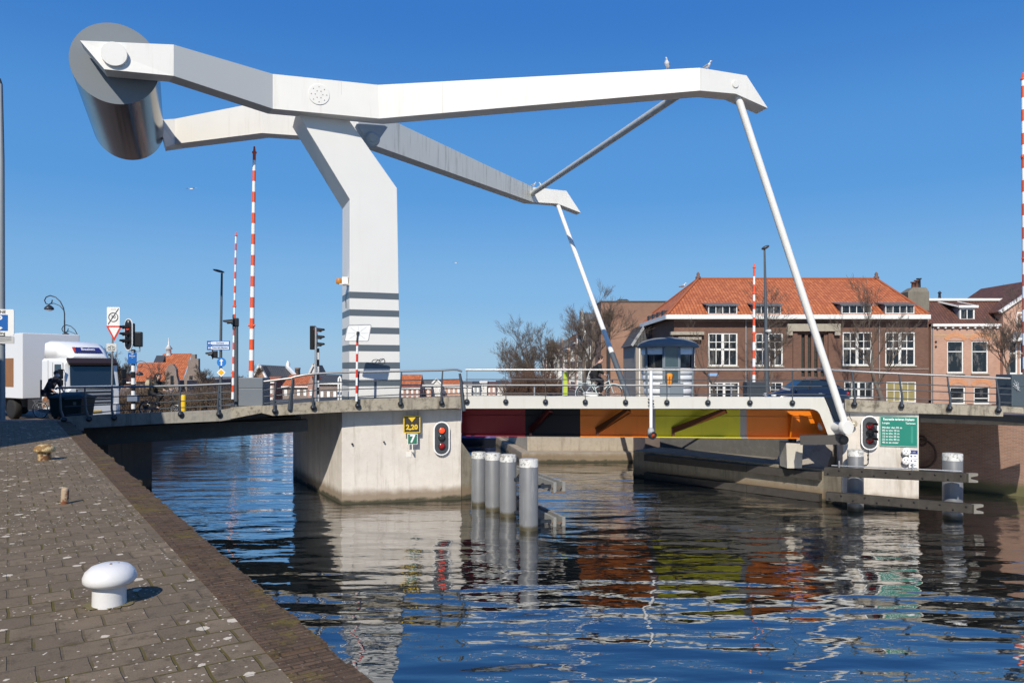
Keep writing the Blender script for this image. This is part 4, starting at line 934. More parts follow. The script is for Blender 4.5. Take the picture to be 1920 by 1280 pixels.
place(bicycle('bicycle with pale rear wheel half hidden behind the dark bin', M('grey_bike', (.2, .2, .21), .4, .3), GB), pos_, R(-6))
pq_ = person('cyclist in black hooded jacket and pale face mask beside the truck', seat_joints(.26), M('hoodie_cloth', (.022, .022, .026), .85), jn, hair_b, (1, -.5, -.1), GP, mask=M('mask_cloth', (.62, .68, .74), .8)); place(pq_, pos_, R(-6)); pq_.scale = (1.1,)*3
pos_ = (at(295, 0, 32.6).x+.0, 32.6, 3.27)
place(bicycle('black small wheeled bicycle with silver fork below the church roof', black, GB, .28, .24, 1.32), pos_, R(-3))
olive = M('olive_jacket', (.035, .032, .022), .8)
pt = person('long haired cyclist in dark coat with beige bag before the bare bushes', seat_joints(.16, 1.32), olive, dk, hair_k, (1, -.15, -.05), GP, hair_long=True)
place(pt, pos_, R(-3))
bag = thing('shoulder_bag', 'beige cloth bag on the back of the long haired cyclist', 'bag', V(pos_)+V((-.35, -.1, 1.1)))
b = MB(); P = V(pos_)+V((-.30, -.12, 1.36)); b.loft([[P+V((x*s, y*s, z)) for x, y in ((-.1, -.16), (.08, -.16), (.08, .16), (-.1, .16))] for z, s in ((-.18, .9), (0, 1.1), (.16, .8))]); b.build('sack', M('beige_cloth', (.42, .37, .26), .9), bag, bevel=.03)
b = MB(); b.tube([P+V((0, .1, .14)), P+V((.2, .15, .22)), P+V((.3, .0, .1))], .014, 6); b.build('strap', black, bag)

# ================================================================== VEHICLES
def wheel(par, c, r, w, hub=galv):
    b = MB(); b.lathe([(r*.55, -w/2), (r*.93, -w/2), (r, -w*.35), (r, w*.35), (r*.93, w/2), (r*.55, w/2)], c, (0, 1, 0), 28); o = b.build('wheel', rubber, par)
    for s in (-1, 1):
        b = MB(); b.lathe([(r*.56, w*.30), (r*.5, w*.42), (r*.2, w*.30), (.05, w*.45), (0, w*.45)], c, (0, s, 0), 18); b.build('hub', hub, o)
T = thing('truck', 'white box truck with blue roof sign turning beside the bridge', 'truck', (0, 0, 0))
tw = M('truck_white', (.80, .81, .81), .3, var=.02, coat=.3)
W2 = 1.15; BX_ = -4.05
# cab shell, lofted along x (0 = front, backwards negative): x, z bottom, z sill, z top, half width
def rect(x, z0, z1, w, r=.12): return [V((x, y, z)) for y, z in ((-w, z0), (w, z0), (w, z1-r), (w-r, z1), (-w+r, z1), (-w, z1-r))]
b = MB(); b.loft([rect(-.02, .42, 1.52, W2-.06), rect(-.10, .40, 1.62, W2), rect(-.28, .40, 2.72, W2-.02), rect(-.45, .5, 2.86, W2), rect(-2.35, .6, 2.90, W2)]); b.build('cab', tw, T, bevel=.03)
b = MB(); b.loft([[V((x, y*w, z)) for y, z in ((-1, z0), (1, z0), (.97, z1-.12), (.75, z1), (-.75, z1), (-.97, z1-.12))] for x, z0, z1, w in ((-.42, 2.84, 2.95, .86), (-.8, 2.86, 3.30, .95), (-1.35, 2.88, 3.58, 1.03), (-2.3, 2.88, 3.66, 1.08))], smooth=True); dfl = b.build('roof_deflector', tw, T)
# windscreen, visor, side window
gl = M('truck_glass', (.015, .025, .035), .04, spec=.9)
b = MB(); b.prism([V((-.122, -.98, 1.66)), V((-.122, .98, 1.66)), V((-.285, .93, 2.62)), V((-.285, -.93, 2.62))], V((-.02, 0, .0))+V((.035, 0, .005))*0-V((-.05, 0, -.008))); b.build('windscreen', gl, T)
b = MB(); b.prism([V((-.05, -1.05, 2.66)), V((-.05, 1.05, 2.66)), V((-.28, 1.05, 2.88)), V((-.28, -1.05, 2.88))], V((-.02, 0, -.10))); b.build('sun_visor', M('visor_brown', (.035, .022, .02), .35), T)
b = MB(); b.prism([V((-.42, -W2-.006, 1.72)), V((-.55, -W2-.006, 2.6)), V((-1.15, -W2-.006, 2.6)), V((-1.2, -W2-.006, 1.85))], V((0, .02, 0))); b.build('side_window', gl, T)
b = MB(); b.prism([V((-.38, -W2-.004, .75)), V((-.42, -W2-.004, 1.7)), V((-.5, -W2-.004, 2.66)), V((-1.28, -W2-.004, 2.66)), V((-1.3, -W2-.004, .75))], V((0, .008, 0))); b.build('door', tw, T)
b = MB(); b.prism([V((-1.3, -W2-.008, .78)), V((-2.3, -W2-.008, .62)), V((-2.3, -W2-.008, 1.05)), V((-1.6, -W2-.008, 1.35)), V((-1.0, -W2-.01, 1.4)), V((-.9, -W2-.01, 1.1))], V((0, .005, 0))); b.build('brown_decal', M('truck_brown', (.30, .13, .04), .4), T)
for k, z in enumerate((.92, 1.08, 1.24, 1.40)):
    b = MB(); b.bbox((-.0, -.72, z), (.03, .72, z+.075)); b.build('grille_bar', M('grille_silver', (.55, .56, .58), .3, .5), T)
for y_ in (-.55, .35):
    b = MB(); b.tube([(-.14, y_, 1.70), (-.17, y_+.30, 1.86), (-.18, y_+.62, 1.92)], .012, 5); b.build('wiper', black, T)
for x0_, x1_, z0_, z1_ in ((-.36, -.39, .72, 2.68), (-1.31, -1.33, .72, 2.68), (-.36, -1.32, .70, .72), (-1.75, -1.765, .9, 2.8)):
    b = MB(); b.bbox((x0_, -W2-.012, z0_), (x1_, -W2-.004, z1_)); b.build('panel_gap', M('gap_grey', (.18, .18, .18), .6), T)
b = MB(); b.bbox((-1.12, -W2-.03, 1.52), (-1.26, -W2-.008, 1.56)); b.build('door_handle', black, T)
for x_ in (-2.7, -5.2, -7.7): b = MB(); b.bbox((BX_+x_, -1.279, 1.06), (BX_+x_-.03, -1.268, 4.0)); b.build('box_rib', M('box_rib_grey', (.5, .5, .5), .5), T)
b = MB(); b.bbox((-.04, -.78, .84), (.012, .78, 1.52)); b.build('grille', M('grille_dark', (.03, .03, .035), .5), T)
b = MB(); b.loft([[V((x, y, z)) for y, z in ((-w, .35), (w, .35), (w, .80), (-w, .80))] for x, w in ((-.25, W2+.02), (.0, W2), (.09, W2-.25))]); b.build('bumper', tw, T, bevel=.03)
for s in (-1, 1):
    b = MB(); b.bbox((.02, s*.62, .56), (.075, s*.98, .74)); b.build('headlight', M('headlight_glass', (.55, .57, .6), .08, .3), T)
    b = MB(); b.tube([(-.3, s*(W2), 2.35), (-.12, s*(W2+.22), 2.35), (-.12, s*(W2+.22), 1.65), (-.3, s*W2, 1.6)], .02, 6); m_ = b.build('mirror_arm', black, T)
    b = MB(); b.box((-.12, s*(W2+.22), 2.18), (.1, .22, .42)); b.box((-.12, s*(W2+.22), 1.8), (.1, .22, .24)); b.build('mirror', black, m_, bevel=.03)
b = MB(); b.bbox((.092, -.26, .44), (.105, .26, .55)); b.build('number_plate', M('plate_yellow', (.75, .45, .03), .4), T)
b = MB(); pl = [V((-.56, -.60, 3.12)), V((-.56, .60, 3.12)), V((-.80, .58, 3.335)), V((-.80, -.58, 3.335))]
b.prism([p+V((.03, 0, .03)) for p in pl], V((-.03, 0, -.03))); sgn = b.build('roof_sign', M('sign_blue_truck', (.02, .025, .16), .4), T)
bd = (pl[3]-pl[0]).normalized(); text('Beelen', .22, V((-.63, .02, 3.275)), (0, 1, 0), bd, white_p, T, .004)
b = MB(); b.prism([pl[0]+V((.03, -.02, .03)), pl[0]+V((.03, .06, .03)), pl[3]+V((.03, .10, .03)), pl[3]+V((.03, -.02, .03))], V((.006, 0, .006))); b.build('sign_end', M('sign_end_red', (.5, .05, .03), .4), T)
BX = -4.05
b = MB(); b.bbox((BX, -1.27, 1.02), (BX-8.5, 1.27, 4.06)); b.build('cargo_box', M('box_white', (.74, .75, .76), .4, var=.04, vs=.7), T, bevel=.03)
b = MB(); b.bbox((BX-.9, -1.282, 1.55), (BX-1.9, -1.27, 2.9)); b.build('brown_panel', M('truck_brown', (0, 0, 0)), T)
b = MB(); b.bbox((BX-1.9, -1.282, 1.55), (BX-3.2, -1.27, 2.9)); b.build('blue_panel', M('truck_blue', (.02, .12, .5), .4), T)
b = MB(); b.bbox((-.3, -.45, .55), (-12.4, .45, .95)); b.bbox((-2.4, -1.1, .5), (-3.9, 1.1, 1.0)); b.build('chassis', M('chassis_black', (.015, .014, .014), .7), T)
b = MB(); b.bbox((-2.42, -.9, 1.0), (-2.62, -1.12, 1.9)); b.build('air_intake', black, T)
for x in (-1.35, -5.6, -9.6, -10.9):
    for s in (-1, 1): wheel(T, (x, s*.98, .5), .5, .32)
hd_ = V((.82, -.572, 0)); T.scale = (1.07,)*3; cnr = V((at(126, 0, 34.8).x, 34.8, 2.7)); place(T, cnr+V((.572, .82, 0))*1.15*1.07, math.atan2(hd_.y, hd_.x))
# parked car on the right street
def car(label, paint, loc, rz, L=4.25, Hh=1.42):
    t = thing('parked_car', label, 'car', (0, 0, 0)); w = .88
    st = [(0, .35, .62, .60), (.08, .22, .72, .74), (.5, .18, .86, .85), (1.1, .18, .96, .88), (2.0, .18, 1.0, .88), (3.2, .18, 1.02, .88), (3.9, .22, .98, .84), (4.18, .3, .90, .74), (4.25, .4, .8, .62)]
    b = MB(); b.loft([[V((-x*L/4.25, y, z)) for y, z in ((-ww, z0+.12), (-ww+.08, z0), (ww-.08, z0), (ww, z0+.12), (ww+.01, (z0+z1)/2), (ww-.07, z1), (-ww+.07, z1), (-ww-.01, (z0+z1)/2))] for x, z0, z1, ww in st], smooth=True); b.build('body', paint, t)
    gs = [(1.0, .94, .95, .72), (1.75, .97, Hh-.04, .62), (2.4, .98, Hh, .62), (3.1, .98, Hh-.06, .60), (3.95, .95, 1.0, .66)]
    b = MB(); b.loft([[V((-x*L/4.25, y, z)) for y, z in ((-.78, z0), (.78, z0), (ww, z1), (-ww, z1))] for x, z0, z1, ww in gs], smooth=False); b.build('windows', gl, t, bevel=.03)
    b = MB(); b.loft([[V((-x*L/4.25, y*ww, z)) for y, z in ((-1.03, z1-.03), (1.03, z1-.03), (.96, z1+.02), (-.96, z1+.02))] for x, z1, ww in ((1.68, Hh-.06, .63), (2.4, Hh, .64), (3.15, Hh-.06, .62), (3.8, 1.1, .64))], smooth=True); b.build('roof', paint, t)
    for x in (.85, 3.4):
        for s in (-1, 1): wheel(t, (-x*L/4.25, s*.78, .31), .31, .2)
    for s in (-1, 1):
        b = MB(); b.ball((-.17, s*.62, .70), (.16, .14, .08), 10, 6); b.build('headlight', M('car_lamp', (.7, .72, .74), .08), t)
        b = MB(); b.ball((-L+.1, s*.62, .80), (.08, .16, .09), 10, 6); b.build('tail_light', M('tail_red', (.55, .02, .02), .2), t)
        b = MB(); b.ball((-1.25*L/4.25, s*.95, .98), (.07, .09, .06), 10, 6); b.build('wing_mirror', paint, t)
        b = MB(); b.bbox((-2.25, s*.885, .80), (-2.42, s*.90, .825)); b.build('door_handle', galv, t)
    place(t, loc, rz); return t
car('dark blue parked hatchback seen from the side behind the near rod', M('car_navy', (.012, .018, .035), .2, coat=1), (at(1437, 0, 37.5).x, 37.5, 3.26), R(180), 3.85, 1.5)

# ================================================================== STREET FURNITURE
def pole(t, p0, p1, r, mat, name='pole', n=10):
    b = MB(); b.tube([p0, p1], r, n); return b.build(name, mat, t)
def banded(t, px, py0, py1, Y, r, h, mats, name='pole', x2=None, start=0):
    p0, p1 = at(px, py1, Y), at(x2 or px, py0, Y); L = (p1-p0).length; b = MB(); k = 0; s = 0.0
    rr = r if isinstance(r, tuple) else (r, r)
    while s < L-.01:
        e = min(L, s+h); b.m = (k+start) % len(mats); f0, f1 = s/L, e/L
        b.tube([p0+(p1-p0)*f0, p0+(p1-p0)*f1], [rr[0]+(rr[1]-rr[0])*f0, rr[0]+(rr[1]-rr[0])*f1], 10, k == 0 or e >= L-.01); s = e; k += 1
    return b.build(name, mats, t)
mast_m = M('mast_paint', (.26, .29, .31), .5, .2, var=.1, vs=2, streak=.3)
# tall mast with the zone sign at the left edge
Y = 29.0; t = thing('lighting_mast', 'tall grey mast at the left edge holding the parking zone sign', 'mast', at(3, 788, Y))
b = MB(); b.tube([at(3, 790, Y), at(3, 520, Y), at(3, 300, Y), at(1, 158, Y)], [.13, .115, .10, .075], 14); b.build('pole', mast_m, t)
b = MB(); b.tube([at(1, 158, Y), at(-1, 150, Y), at(-14, 149, Y)], .07, 10); b.build('head', dark_steel, t)
b = MB(); b.lathe([(.22, 0), (.2, .08), (.14, .1)], at(3, 791, Y), (0, 0, 1), 14); b.build('foot', M('foot_concrete', (.3, .27, .22), .9), t)
zs = thing('zone_sign', 'white parking zone sign with blue P panel on the left mast', 'sign', at(0, 643, Y-.2)); cc = at(-1, 604, Y-.16); n_ = V((.15, -1, 0)); ux, uz, nn = frame(n_)
b = MB(); plate(b, cc, n_, 1.02, 1.0, .03, .06); b.build('panel', white_p, zs)
b = MB(); plate(b, cc-uz*.02, n_, .6, .62, .006, .03, off=.004); b.build('blue_field', blue_s, zs)
text('ZONE', .16, cc+uz*.39+nn*.003, ux, uz, black, zs, .004); text('P', .4, cc+uz*.1+nn*.007, ux, uz, white_p, zs, .01); text('betaling', .13, cc-uz*.42+nn*.003, ux, uz, black, zs, .003)
b = MB(); q = cc+nn*.006-uz*.22; b.prism([q+ux*.12, q+ux*.05+uz*.05, q-ux*.1+uz*.02, q-ux*.1-uz*.02, q+ux*.03-uz*.06], nn*.003); b.build('symbol', white_p, zs)
b = MB(); plate(b, cc-uz*.68, n_, 1.02, .28, .03, .03); b.build('lower_plate', M('plate_grey', (.5, .5, .5), .5), zs)
b = MB()
for k in range(3): q = cc-uz*(.60+.07*k)+nn*.004; b.bar(q-ux*.45, q+ux*.42+uz*.06, .006, .02, n_)
b.build('strike_line', black, zs)
# street lamps with curled arms
def curl_lamp(px, pyb, pyt, lx, ly, Y, label):
    t = thing('street_lamp', label, 'street lamp', at(px, pyb, Y), 'curled street lamps on the left')
    k = abs(px-lx)/29.0; Lp = at(lx, ly, Y); q_ = lambda dx, dy: at(px+dx*k, pyt+dy*k, Y)
    b = MB(); b.tube([at(px, pyb, Y), at(px, pyb-60, Y), q_(0, 46)], [.07, .045, .035], 8); b.build('pole', dark_steel, t)
    b = MB(); b.tube([q_(*p) for p in ((0, 46), (0, 34), (-2, 23), (-8, 11), (-17, 3), (-27, 0), (-34.5, 3), (-37.5, 9), (-35, 15), (-29.5, 17), (-24, 13.5), (-23, 8))], .03, 6); b.tube([q_(-1, 28), q_(-9, 19), q_(-20, 14.5), q_(-29, 16)], .022, 6); b.build('curled_arm', dark_steel, t)
    h_ = 5.5*k*Y/F; b = MB(); b.lathe([(0, h_*1.3), (.02, h_), (.1*k, h_*.8), (.22*k*Y/40, .1*h_), (.24*k*Y/40, -h_*.5), (.2*k*Y/40, -h_*.7)], Lp, (0, 0, 1), 16); o = b.build('lamp_shade', dark_steel, t)
    b = MB(); b.lathe([(.18*k*Y/40, -h_*.71), (.12*k*Y/40, -h_), (0, -h_*1.15)], Lp, (0, 0, 1), 14); b.build('globe', M('lamp_globe', (.55, .57, .58), .2), o)
curl_lamp(121, 760, 554, 92, 577, 40, 'tallest curled street lamp above the truck box')
curl_lamp(147, 760, 609, 123, 627, 52, 'smaller curled street lamp just behind the truck roof')
curl_lamp(284, 770, 676, 262, 700, 75, 'faint distant curled lamp before the orange church roof')
# give-way pole with three signs
Y = 33.0; t = thing('sign_pole', 'grey pole with end of zone, give way and bicycle signs', 'sign post', at(208, 780, Y)); n_ = V((.1, -1, 0)); ux, uz, nn = frame(n_)
pole(t, at(209, 785, Y), at(212, 578, Y), .035, M('pole_grey', (.2, .21, .22), .5))
cc = at(212.5, 593.5, Y-.06); b = MB(); plate(b, cc, n_, .54, .84, .02, .04); sp_ = b.build('zone_plate', white_p, t)
b = MB(); b.torus(cc+nn*.01-uz*.02, nn, .19, .018, 28, 6); b.build('circle', M('sign_grey', (.16, .16, .17), .5), sp_)
b = MB(); b.bar(cc+nn*.014-ux*.22-uz*.33, cc+nn*.014+ux*.22+uz*.36, .004, .05, n_); b.build('slash', M('sign_grey', (0, 0, 0)), sp_)
text('30', .2, cc-uz*.02+nn*.004, ux, uz, M('sign_grey', (0, 0, 0)), sp_, .004); text('zone', .1, cc+uz*.33+nn*.004, ux, uz, M('sign_pale', (.5, .5, .5), .5), sp_)
cc = at(214, 625, Y-.07); b = MB(); tri = lambda s, o=0: [cc-nn*0+ux*s*i+uz*s*j for i, j in ((-.34, .34), (.34, .34), (0, -.33))]
b.prism(tri(1.0), -nn*.02); gw = b.build('give_way_plate', red_p, t)
b = MB(); c_ = cc; b.prism([c_+ux*i+uz*j+nn*.003 for i, j in ((-.225, .265), (.225, .265), (0, -.17))], nn*.003); b.build('white_field', white_p, gw)
cc = at(209, 651, Y-.06); b = MB(); plate(b, cc, n_, .42, .34, .02, .03); bp = b.build('bicycle_plate', M('plate_pale', (.62, .63, .62), .5), t)
b = MB()
for s in (-.09, .09): b.torus(cc+ux*s+nn*.006-uz*.03, nn, .06, .008, 16, 5)
b.tube([cc-ux*.09+nn*.006-uz*.03, cc-ux*.03+uz*.06+nn*.006, cc+ux*.06+uz*.06+nn*.006, cc+ux*.09-uz*.03+nn*.006], .008, 5); b.bar(cc-ux*.15-uz*.12+nn*.004, cc+ux*.15-uz*.12+nn*.004, .01, .01, n_); b.build('bicycle_symbol', black, bp)
# signal head generator: board in profile or frontal
def signal(t, c, n, hgt=1.25, w=.56, lit=0, rim=True, hood=.34, count=3, board=True):
    ux, uz, nn = frame(n); c = V(c)
    if board:
        b = MB(); plate(b, c, nn, w, hgt, .03, w/2-.001, 8); hb = b.build('backboard', white_p if rim else black, t)
        if rim: b = MB(); plate(b, c, nn, w-.07, hgt-.07, .01, (w-.07)/2-.001, 8, .006); b.build('board_face', M('board_black', (.016, .016, .018), .5), hb)
    b = MB(); b.obox(c-nn*.12, ux*w*.28, uz*(.16*count), nn*.1); b.build('lamp_case', black, t, bevel=.03)
    for k in range(count):
        p = c+uz*((count-1)/2-k)*.29+nn*.015; b = MB(); b.lathe([(.1, 0), (.1, .03), (.05, .045), (0, .048)], p, nn, 16); b.build('lens', lamp_on if (lit and k == 0) else lamp_off, t)
        b = MB(); aa = [R(-20+220*j/10) for j in range(11)]
        b.loft([[p+(ux*math.cos(a)+uz*math.sin(a))*.115 for a in aa], [p+nn*(hood if 2 <= j <= 8 else hood*.55)+(ux*math.cos(a)+uz*math.sin(a))*.105-uz*.03 for j, a in enumerate(aa)]], False, False); b.build('hood', black, t)
GT = 'road traffic lights'
Y = 32.0; t = thing('traffic_light', 'large white rimmed traffic light with red on above a striped pole', 'traffic light', at(250, 775, Y), GT)
signal(t, at(240.5, 627, Y), (-.62, -1, .0), 1.36, .58, 1)
c2 = at(259, 636, Y+.15); b = MB(); b.obox(c2, V((.16, .05, 0)), V((-.03, .13, 0)), V((0, 0, .32))); b.build('second_head', black, t, bevel=.04)
b = MB(); b.bar(at(240, 658, Y), at(262, 659, Y+.15), .05, .05); b.tube([at(262, 659, Y+.15), at(262, 648, Y+.15)], .03, 6); b.build('bracket', galv, t)
text('11', .12, at(240.5, 602.8, Y-.05), frame((-.62, -1, 0))[0], (0, 0, 1), white_p, t, .006)
banded(t, 250, 655, 780, Y, .085, .27, [black, white_p]); b = MB(); b.bbox(at(238, 752, Y-.1), at(262, 740, Y+.12)); b.build('control_box', M('box_blue_grey', (.16, .20, .27), .5), t)
bs = thing('street_sign', 'small blue information sign hanging under the large traffic light', 'sign', at(248, 682, Y-.15)); cc = at(248, 671.5, Y-.14); ux, uz, nn = frame((0, -1, 0))
b = MB(); plate(b, cc, nn, .36, .48, .02); b.build('panel', blue_s, bs); text('LET\nOP\nfietsers\n>', .085, cc+uz*.14+nn*.003, ux, uz, white_p, bs, .001)
# modern lamp post left with route signs
Y = 33.0; t = thing('street_lamp', 'dark flat headed street lamp carrying blue route signs on the left', 'street lamp', at(414, 770, Y), 'flat headed street lamps')
b = MB(); b.tube([at(414, 782, Y), at(414, 640, Y), at(416, 512, Y)], [.075, .06, .045], 10); b.build('pole', blue_grey, t)
b = MB(); c = at(410, 508, Y); b.ball(c+V((-.0, -.0, 0)), (.27, .16, .055), 14, 8, Matrix.Rotation(R(14), 3, 'Y')); b.build('lamp_head', M('lamp_head_dark', (.05, .055, .06), .4), t)
n_ = V((.0, -1, 0)); ux, uz, nn = frame(n_)
for k, (y_, s) in enumerate(((643, 'De Kamp'), (652, 'Frans Hals Museum'))):
    rs = thing('route_sign', 'blue route sign reading '+s+' on the left lamp post', 'sign', at(409, y_+4, Y-.12), 'route signs'); cc = at(409.5, y_, Y-.1)
    b = MB(); plate(b, cc, n_, 1.0, .195, .02); b.build('panel', blue_s, rs)
    b = MB(); plate(b, cc+ux*.10, n_, .72, .14, .004, off=.003); b.build('name_strip', M('pale_blue_strip', (.62, .70, .80), .5), rs)
    text(s, .11, cc+ux*.08+nn*.004, ux, uz, navy, rs, .002, width=.32 if k == 0 else .66)
    b = MB(); q = cc-ux*.40+nn*.003; b.prism([q-ux*.06, q+uz*.05, q+uz*.015, q+ux*.05+uz*.015, q+ux*.05-uz*.015, q-uz*.015, q-uz*.05], nn*.004); b.build('arrow', white_p, rs)
    b = MB(); plate(b, cc-ux*.30, n_, .07, .1, .004, off=.003); b.build('route_symbol', white_p, rs)
ar = thing('round_sign', 'round blue sign with white arrow pointing up on the left lamp post', 'sign', at(415, 687, Y-.1)); cc = at(415.5, 679, Y-.1)
b = MB(); b.lathe([(.2, 0), (.2, .02)], cc, nn, 24, False); b.build('disc', M('sign_blue_light', (.02, .20, .60), .4), ar)
b = MB(); q = cc+nn*.022; b.prism([q+uz*.15, q-ux*.09+uz*.05, q-ux*.03+uz*.05, q-ux*.03-uz*.14, q+ux*.03-uz*.14, q+ux*.03+uz*.05, q+ux*.09+uz*.05], nn*.004); b.build('arrow', white_p, ar)
ds = thing('priority_sign', 'yellow and white priority diamond below the round arrow sign', 'sign', at(415, 707, Y-.1)); cc = at(415, 698, Y-.1)
b = MB(); b.prism([cc+ux*.2, cc+uz*.2, cc-ux*.2, cc-uz*.2], nn*.02); b.build('border', white_p, ds); b = MB(); q = cc+nn*.022; b.prism([q+ux*.13, q+uz*.13, q-ux*.13, q-uz*.13], nn*.004); b.build('centre', M('sign_amber', (.85, .45, .01), .4), ds)
st_ = thing('traffic_light', 'single lamp signal in profile under the blue route signs', 'traffic light', at(400, 673, Y), GT)
signal(st_, at(398, 664, Y-.1), (-1, -.25, 0), .42, .38, 0, False, .26, 1)
b = MB(); b.bar(at(400, 670, Y), at(414, 671, Y), .04, .04); b.build('bracket', dark_steel, st_)
st_ = thing('traffic_light', 'single lamp signal in profile on a dark pole beside the grey cabinet', 'traffic light', at(441, 765, 29.3), GT); Y = 29.0
signal(st_, at(436.5, 604, Y), (-1, -.3, 0), .60, .50, 0, False, .34, 1); pole(st_, at(443, 763, Y), at(443, 612, Y), .075, blue_grey)
# barrier arms
GBR = 'red and white barrier arms'
def barrier(px, y0, y1, Y, r, hb, label, x2=None, cab=True, arm_mats=None, collars=()):
    t = thing('barrier_arm', label, 'barrier', at(px, y1, Y), GBR)
    banded(t, px, y0+9*29/Y, y1, Y, r, hb, arm_mats or [white_p, red_arm], 'arm', x2)
    top_ = at(x2 or px, y0, Y); b = MB(); b.lathe([(.05, -.28), (.05, -.22), (.09, -.2), (.09, -.14), (.05, -.12), (.035, .06), (0, .08)], top_, (0, 0, 1), 12); b.build('tip_lamp', red_arm, t)
    for f_ in collars:
        p = at(px+((x2 or px)-px)*f_, y1+(y0-y1)*f_, Y); b = MB(); b.lathe([(.09, -.08), (.10, 0), (.09, .08)], p, (0, 0, 1), 12); b.tube([p+V((-.13, -.04, 0)), p+V((.13, -.04, 0))], .04, 8); b.build('warning_lamp', red_arm, t)
    return t
barrier(471, 278, 715, 29.3, (.10, .06), .41, 'tallest near barrier arm standing upright left of the striped tower', 477, collars=(.24,))
barrier(436.5, 437, 748, 50, (.095, .06), .47, 'thin distant barrier arm upright behind the dark signal pole', 442.5, collars=(.56, .16))
barrier(1413.5, 496, 718, 44, (.095, .06), .48, 'barrier arm standing upright before the brick hall beside a lamp post', 1414, collars=(.42, .76))
barrier(1924, 140, 735, 27.5, (.11, .07), .43, 'barrier arm cut by the right edge above the dark cabinet', 1918.5, collars=(.42, .74))
def cabinet(px0, px1, y0, y1, Y, d, mat, label):
    A, B = at(px0, y1, Y), at(px1, y0, Y); t = thing('control_cabinet', label, 'cabinet', ((A.x+B.x)/2, Y+d/2, A.z), 'barrier cabinets')
    b = MB(); b.bbox((A.x, Y, A.z), (B.x, Y+d, A.z+(B.z-A.z)*.62)); b.build('housing', mat, t, bevel=.02)
    b = MB(); b.bbox((A.x-.004, Y-.004, A.z+(B.z-A.z)*.625), (B.x+.004, Y+d, B.z)); b.build('cover', mat, t, bevel=.02); return t
cab_g = M('cabinet_grey', (.155, .175, .195), .5, var=.06)
cabinet(447, 492.5, 708, 761, 28.35, .9, cab_g, 'grey barrier cabinet on the concrete step at the left')
rc = cabinet(1897, 1960, 702, 762, 27.2, .9, M('cabinet_dark', (.06, .08, .095), .5), 'dark cabinet with white scribble at the right edge')
P = at(1902, 715, 27.15); b = MB()
for k in range(4):
    q = [P+V((.05*k+.06*math.sin(j*1.9+k), 0, -.05*k-.055*j*.6+.05*math.cos(j*2.3))) for j in range(7)]; b.tube(q, .008, 4)
b.build('scribble', M('scribble_white', (.55, .58, .6), .6), rc)
cabinet(1401, 1435, 716, 748, 43.5, .8, M('cabinet_mid', (.04, .05, .06), .5), 'small dark cabinet at the foot of the middle barrier arm')
# signal beside the tower
Y = 30.3; t = thing('traffic_light', 'three lamp traffic light seen from behind on a black and white pole', 'traffic light', at(594, 748, Y), GT)
signal(t, at(592, 633, Y), (1, -.18, 0), .92, .36, 1, False, .34, 3)
banded(t, 595.5, 653, 752, Y, .07, .28, [white_p, black]); pole(t, at(592, 752, Y-.15), at(592, 613, Y-.12), .045, galv, 'rear_pole')
# traffic mirror
Y = 28.55; t = thing('traffic_mirror', 'white backed traffic mirror on a red and white pole before the tower', 'mirror', at(669, 750, Y))
banded(t, 668.5, 638, 752, Y, .045, .30, [white_p, red_p], x2=670); cc = at(671, 624.5, Y); n_ = V((.15, -1, .12)).normalized(); b = MB()
ux, uz, nn = frame(V((.15, -1, 0))); q = [(-.47, -.30), (.42, -.30), (.47, .33), (-.40, .30)]
uz = (uz+V((.1, 0, 0))).normalized()
def rr_(s, d): 
    out = []
    for i, (x, z) in enumerate(q):
        for f_ in (.9, 1.0): out.append
    pts = []
    for i in range(4):
        p0_, p1_, p2_ = V(q[i-1]+(0,)), V(q[i]+(0,)), V(q[(i+1) % 4]+(0,)); a = p1_+(p0_-p1_).normalized()*.07; c = p1_+(p2_-p1_).normalized()*.07
        for k in range(5): f_ = k/4; w_ = a*(1-f_)**2+p1_*2*f_*(1-f_)+c*f_*f_; pts.append(cc+(ux*w_.x+uz*w_.y)*s+nn*d)
    return pts
b.prism(rr_(1, 0), nn*.02); mp_ = b.build('back_plate', white_p, t)
b = MB(); b.tube(rr_(1.0, .02)+rr_(1.0, .02)[:1], .016, 6); b.build('rim', M('mirror_rim', (.35, .36, .37), .5), mp_)
b = MB()
for x, z in ((-.38, 0), (.38, 0), (-.3, .22), (.3, .24), (-.3, -.22), (.3, -.22), (0, .25)):
    d_ = V((x, z, 0)); b.tube([cc+ux*x*.3+uz*z*.3+nn*.022, cc+ux*x+uz*z+nn*.022], .006, 4)
b.build('stiffening_rib', M('mirror_rib', (.45, .46, .48), .5), mp_)
b = MB(); b.bar(cc+nn*.06+uz*.05, cc+nn*.06-uz*.32, .05, .05); b.obox(cc+nn*.04, ux*.05, uz*.06, nn*.03); b.build('clamp', dark_steel, t)
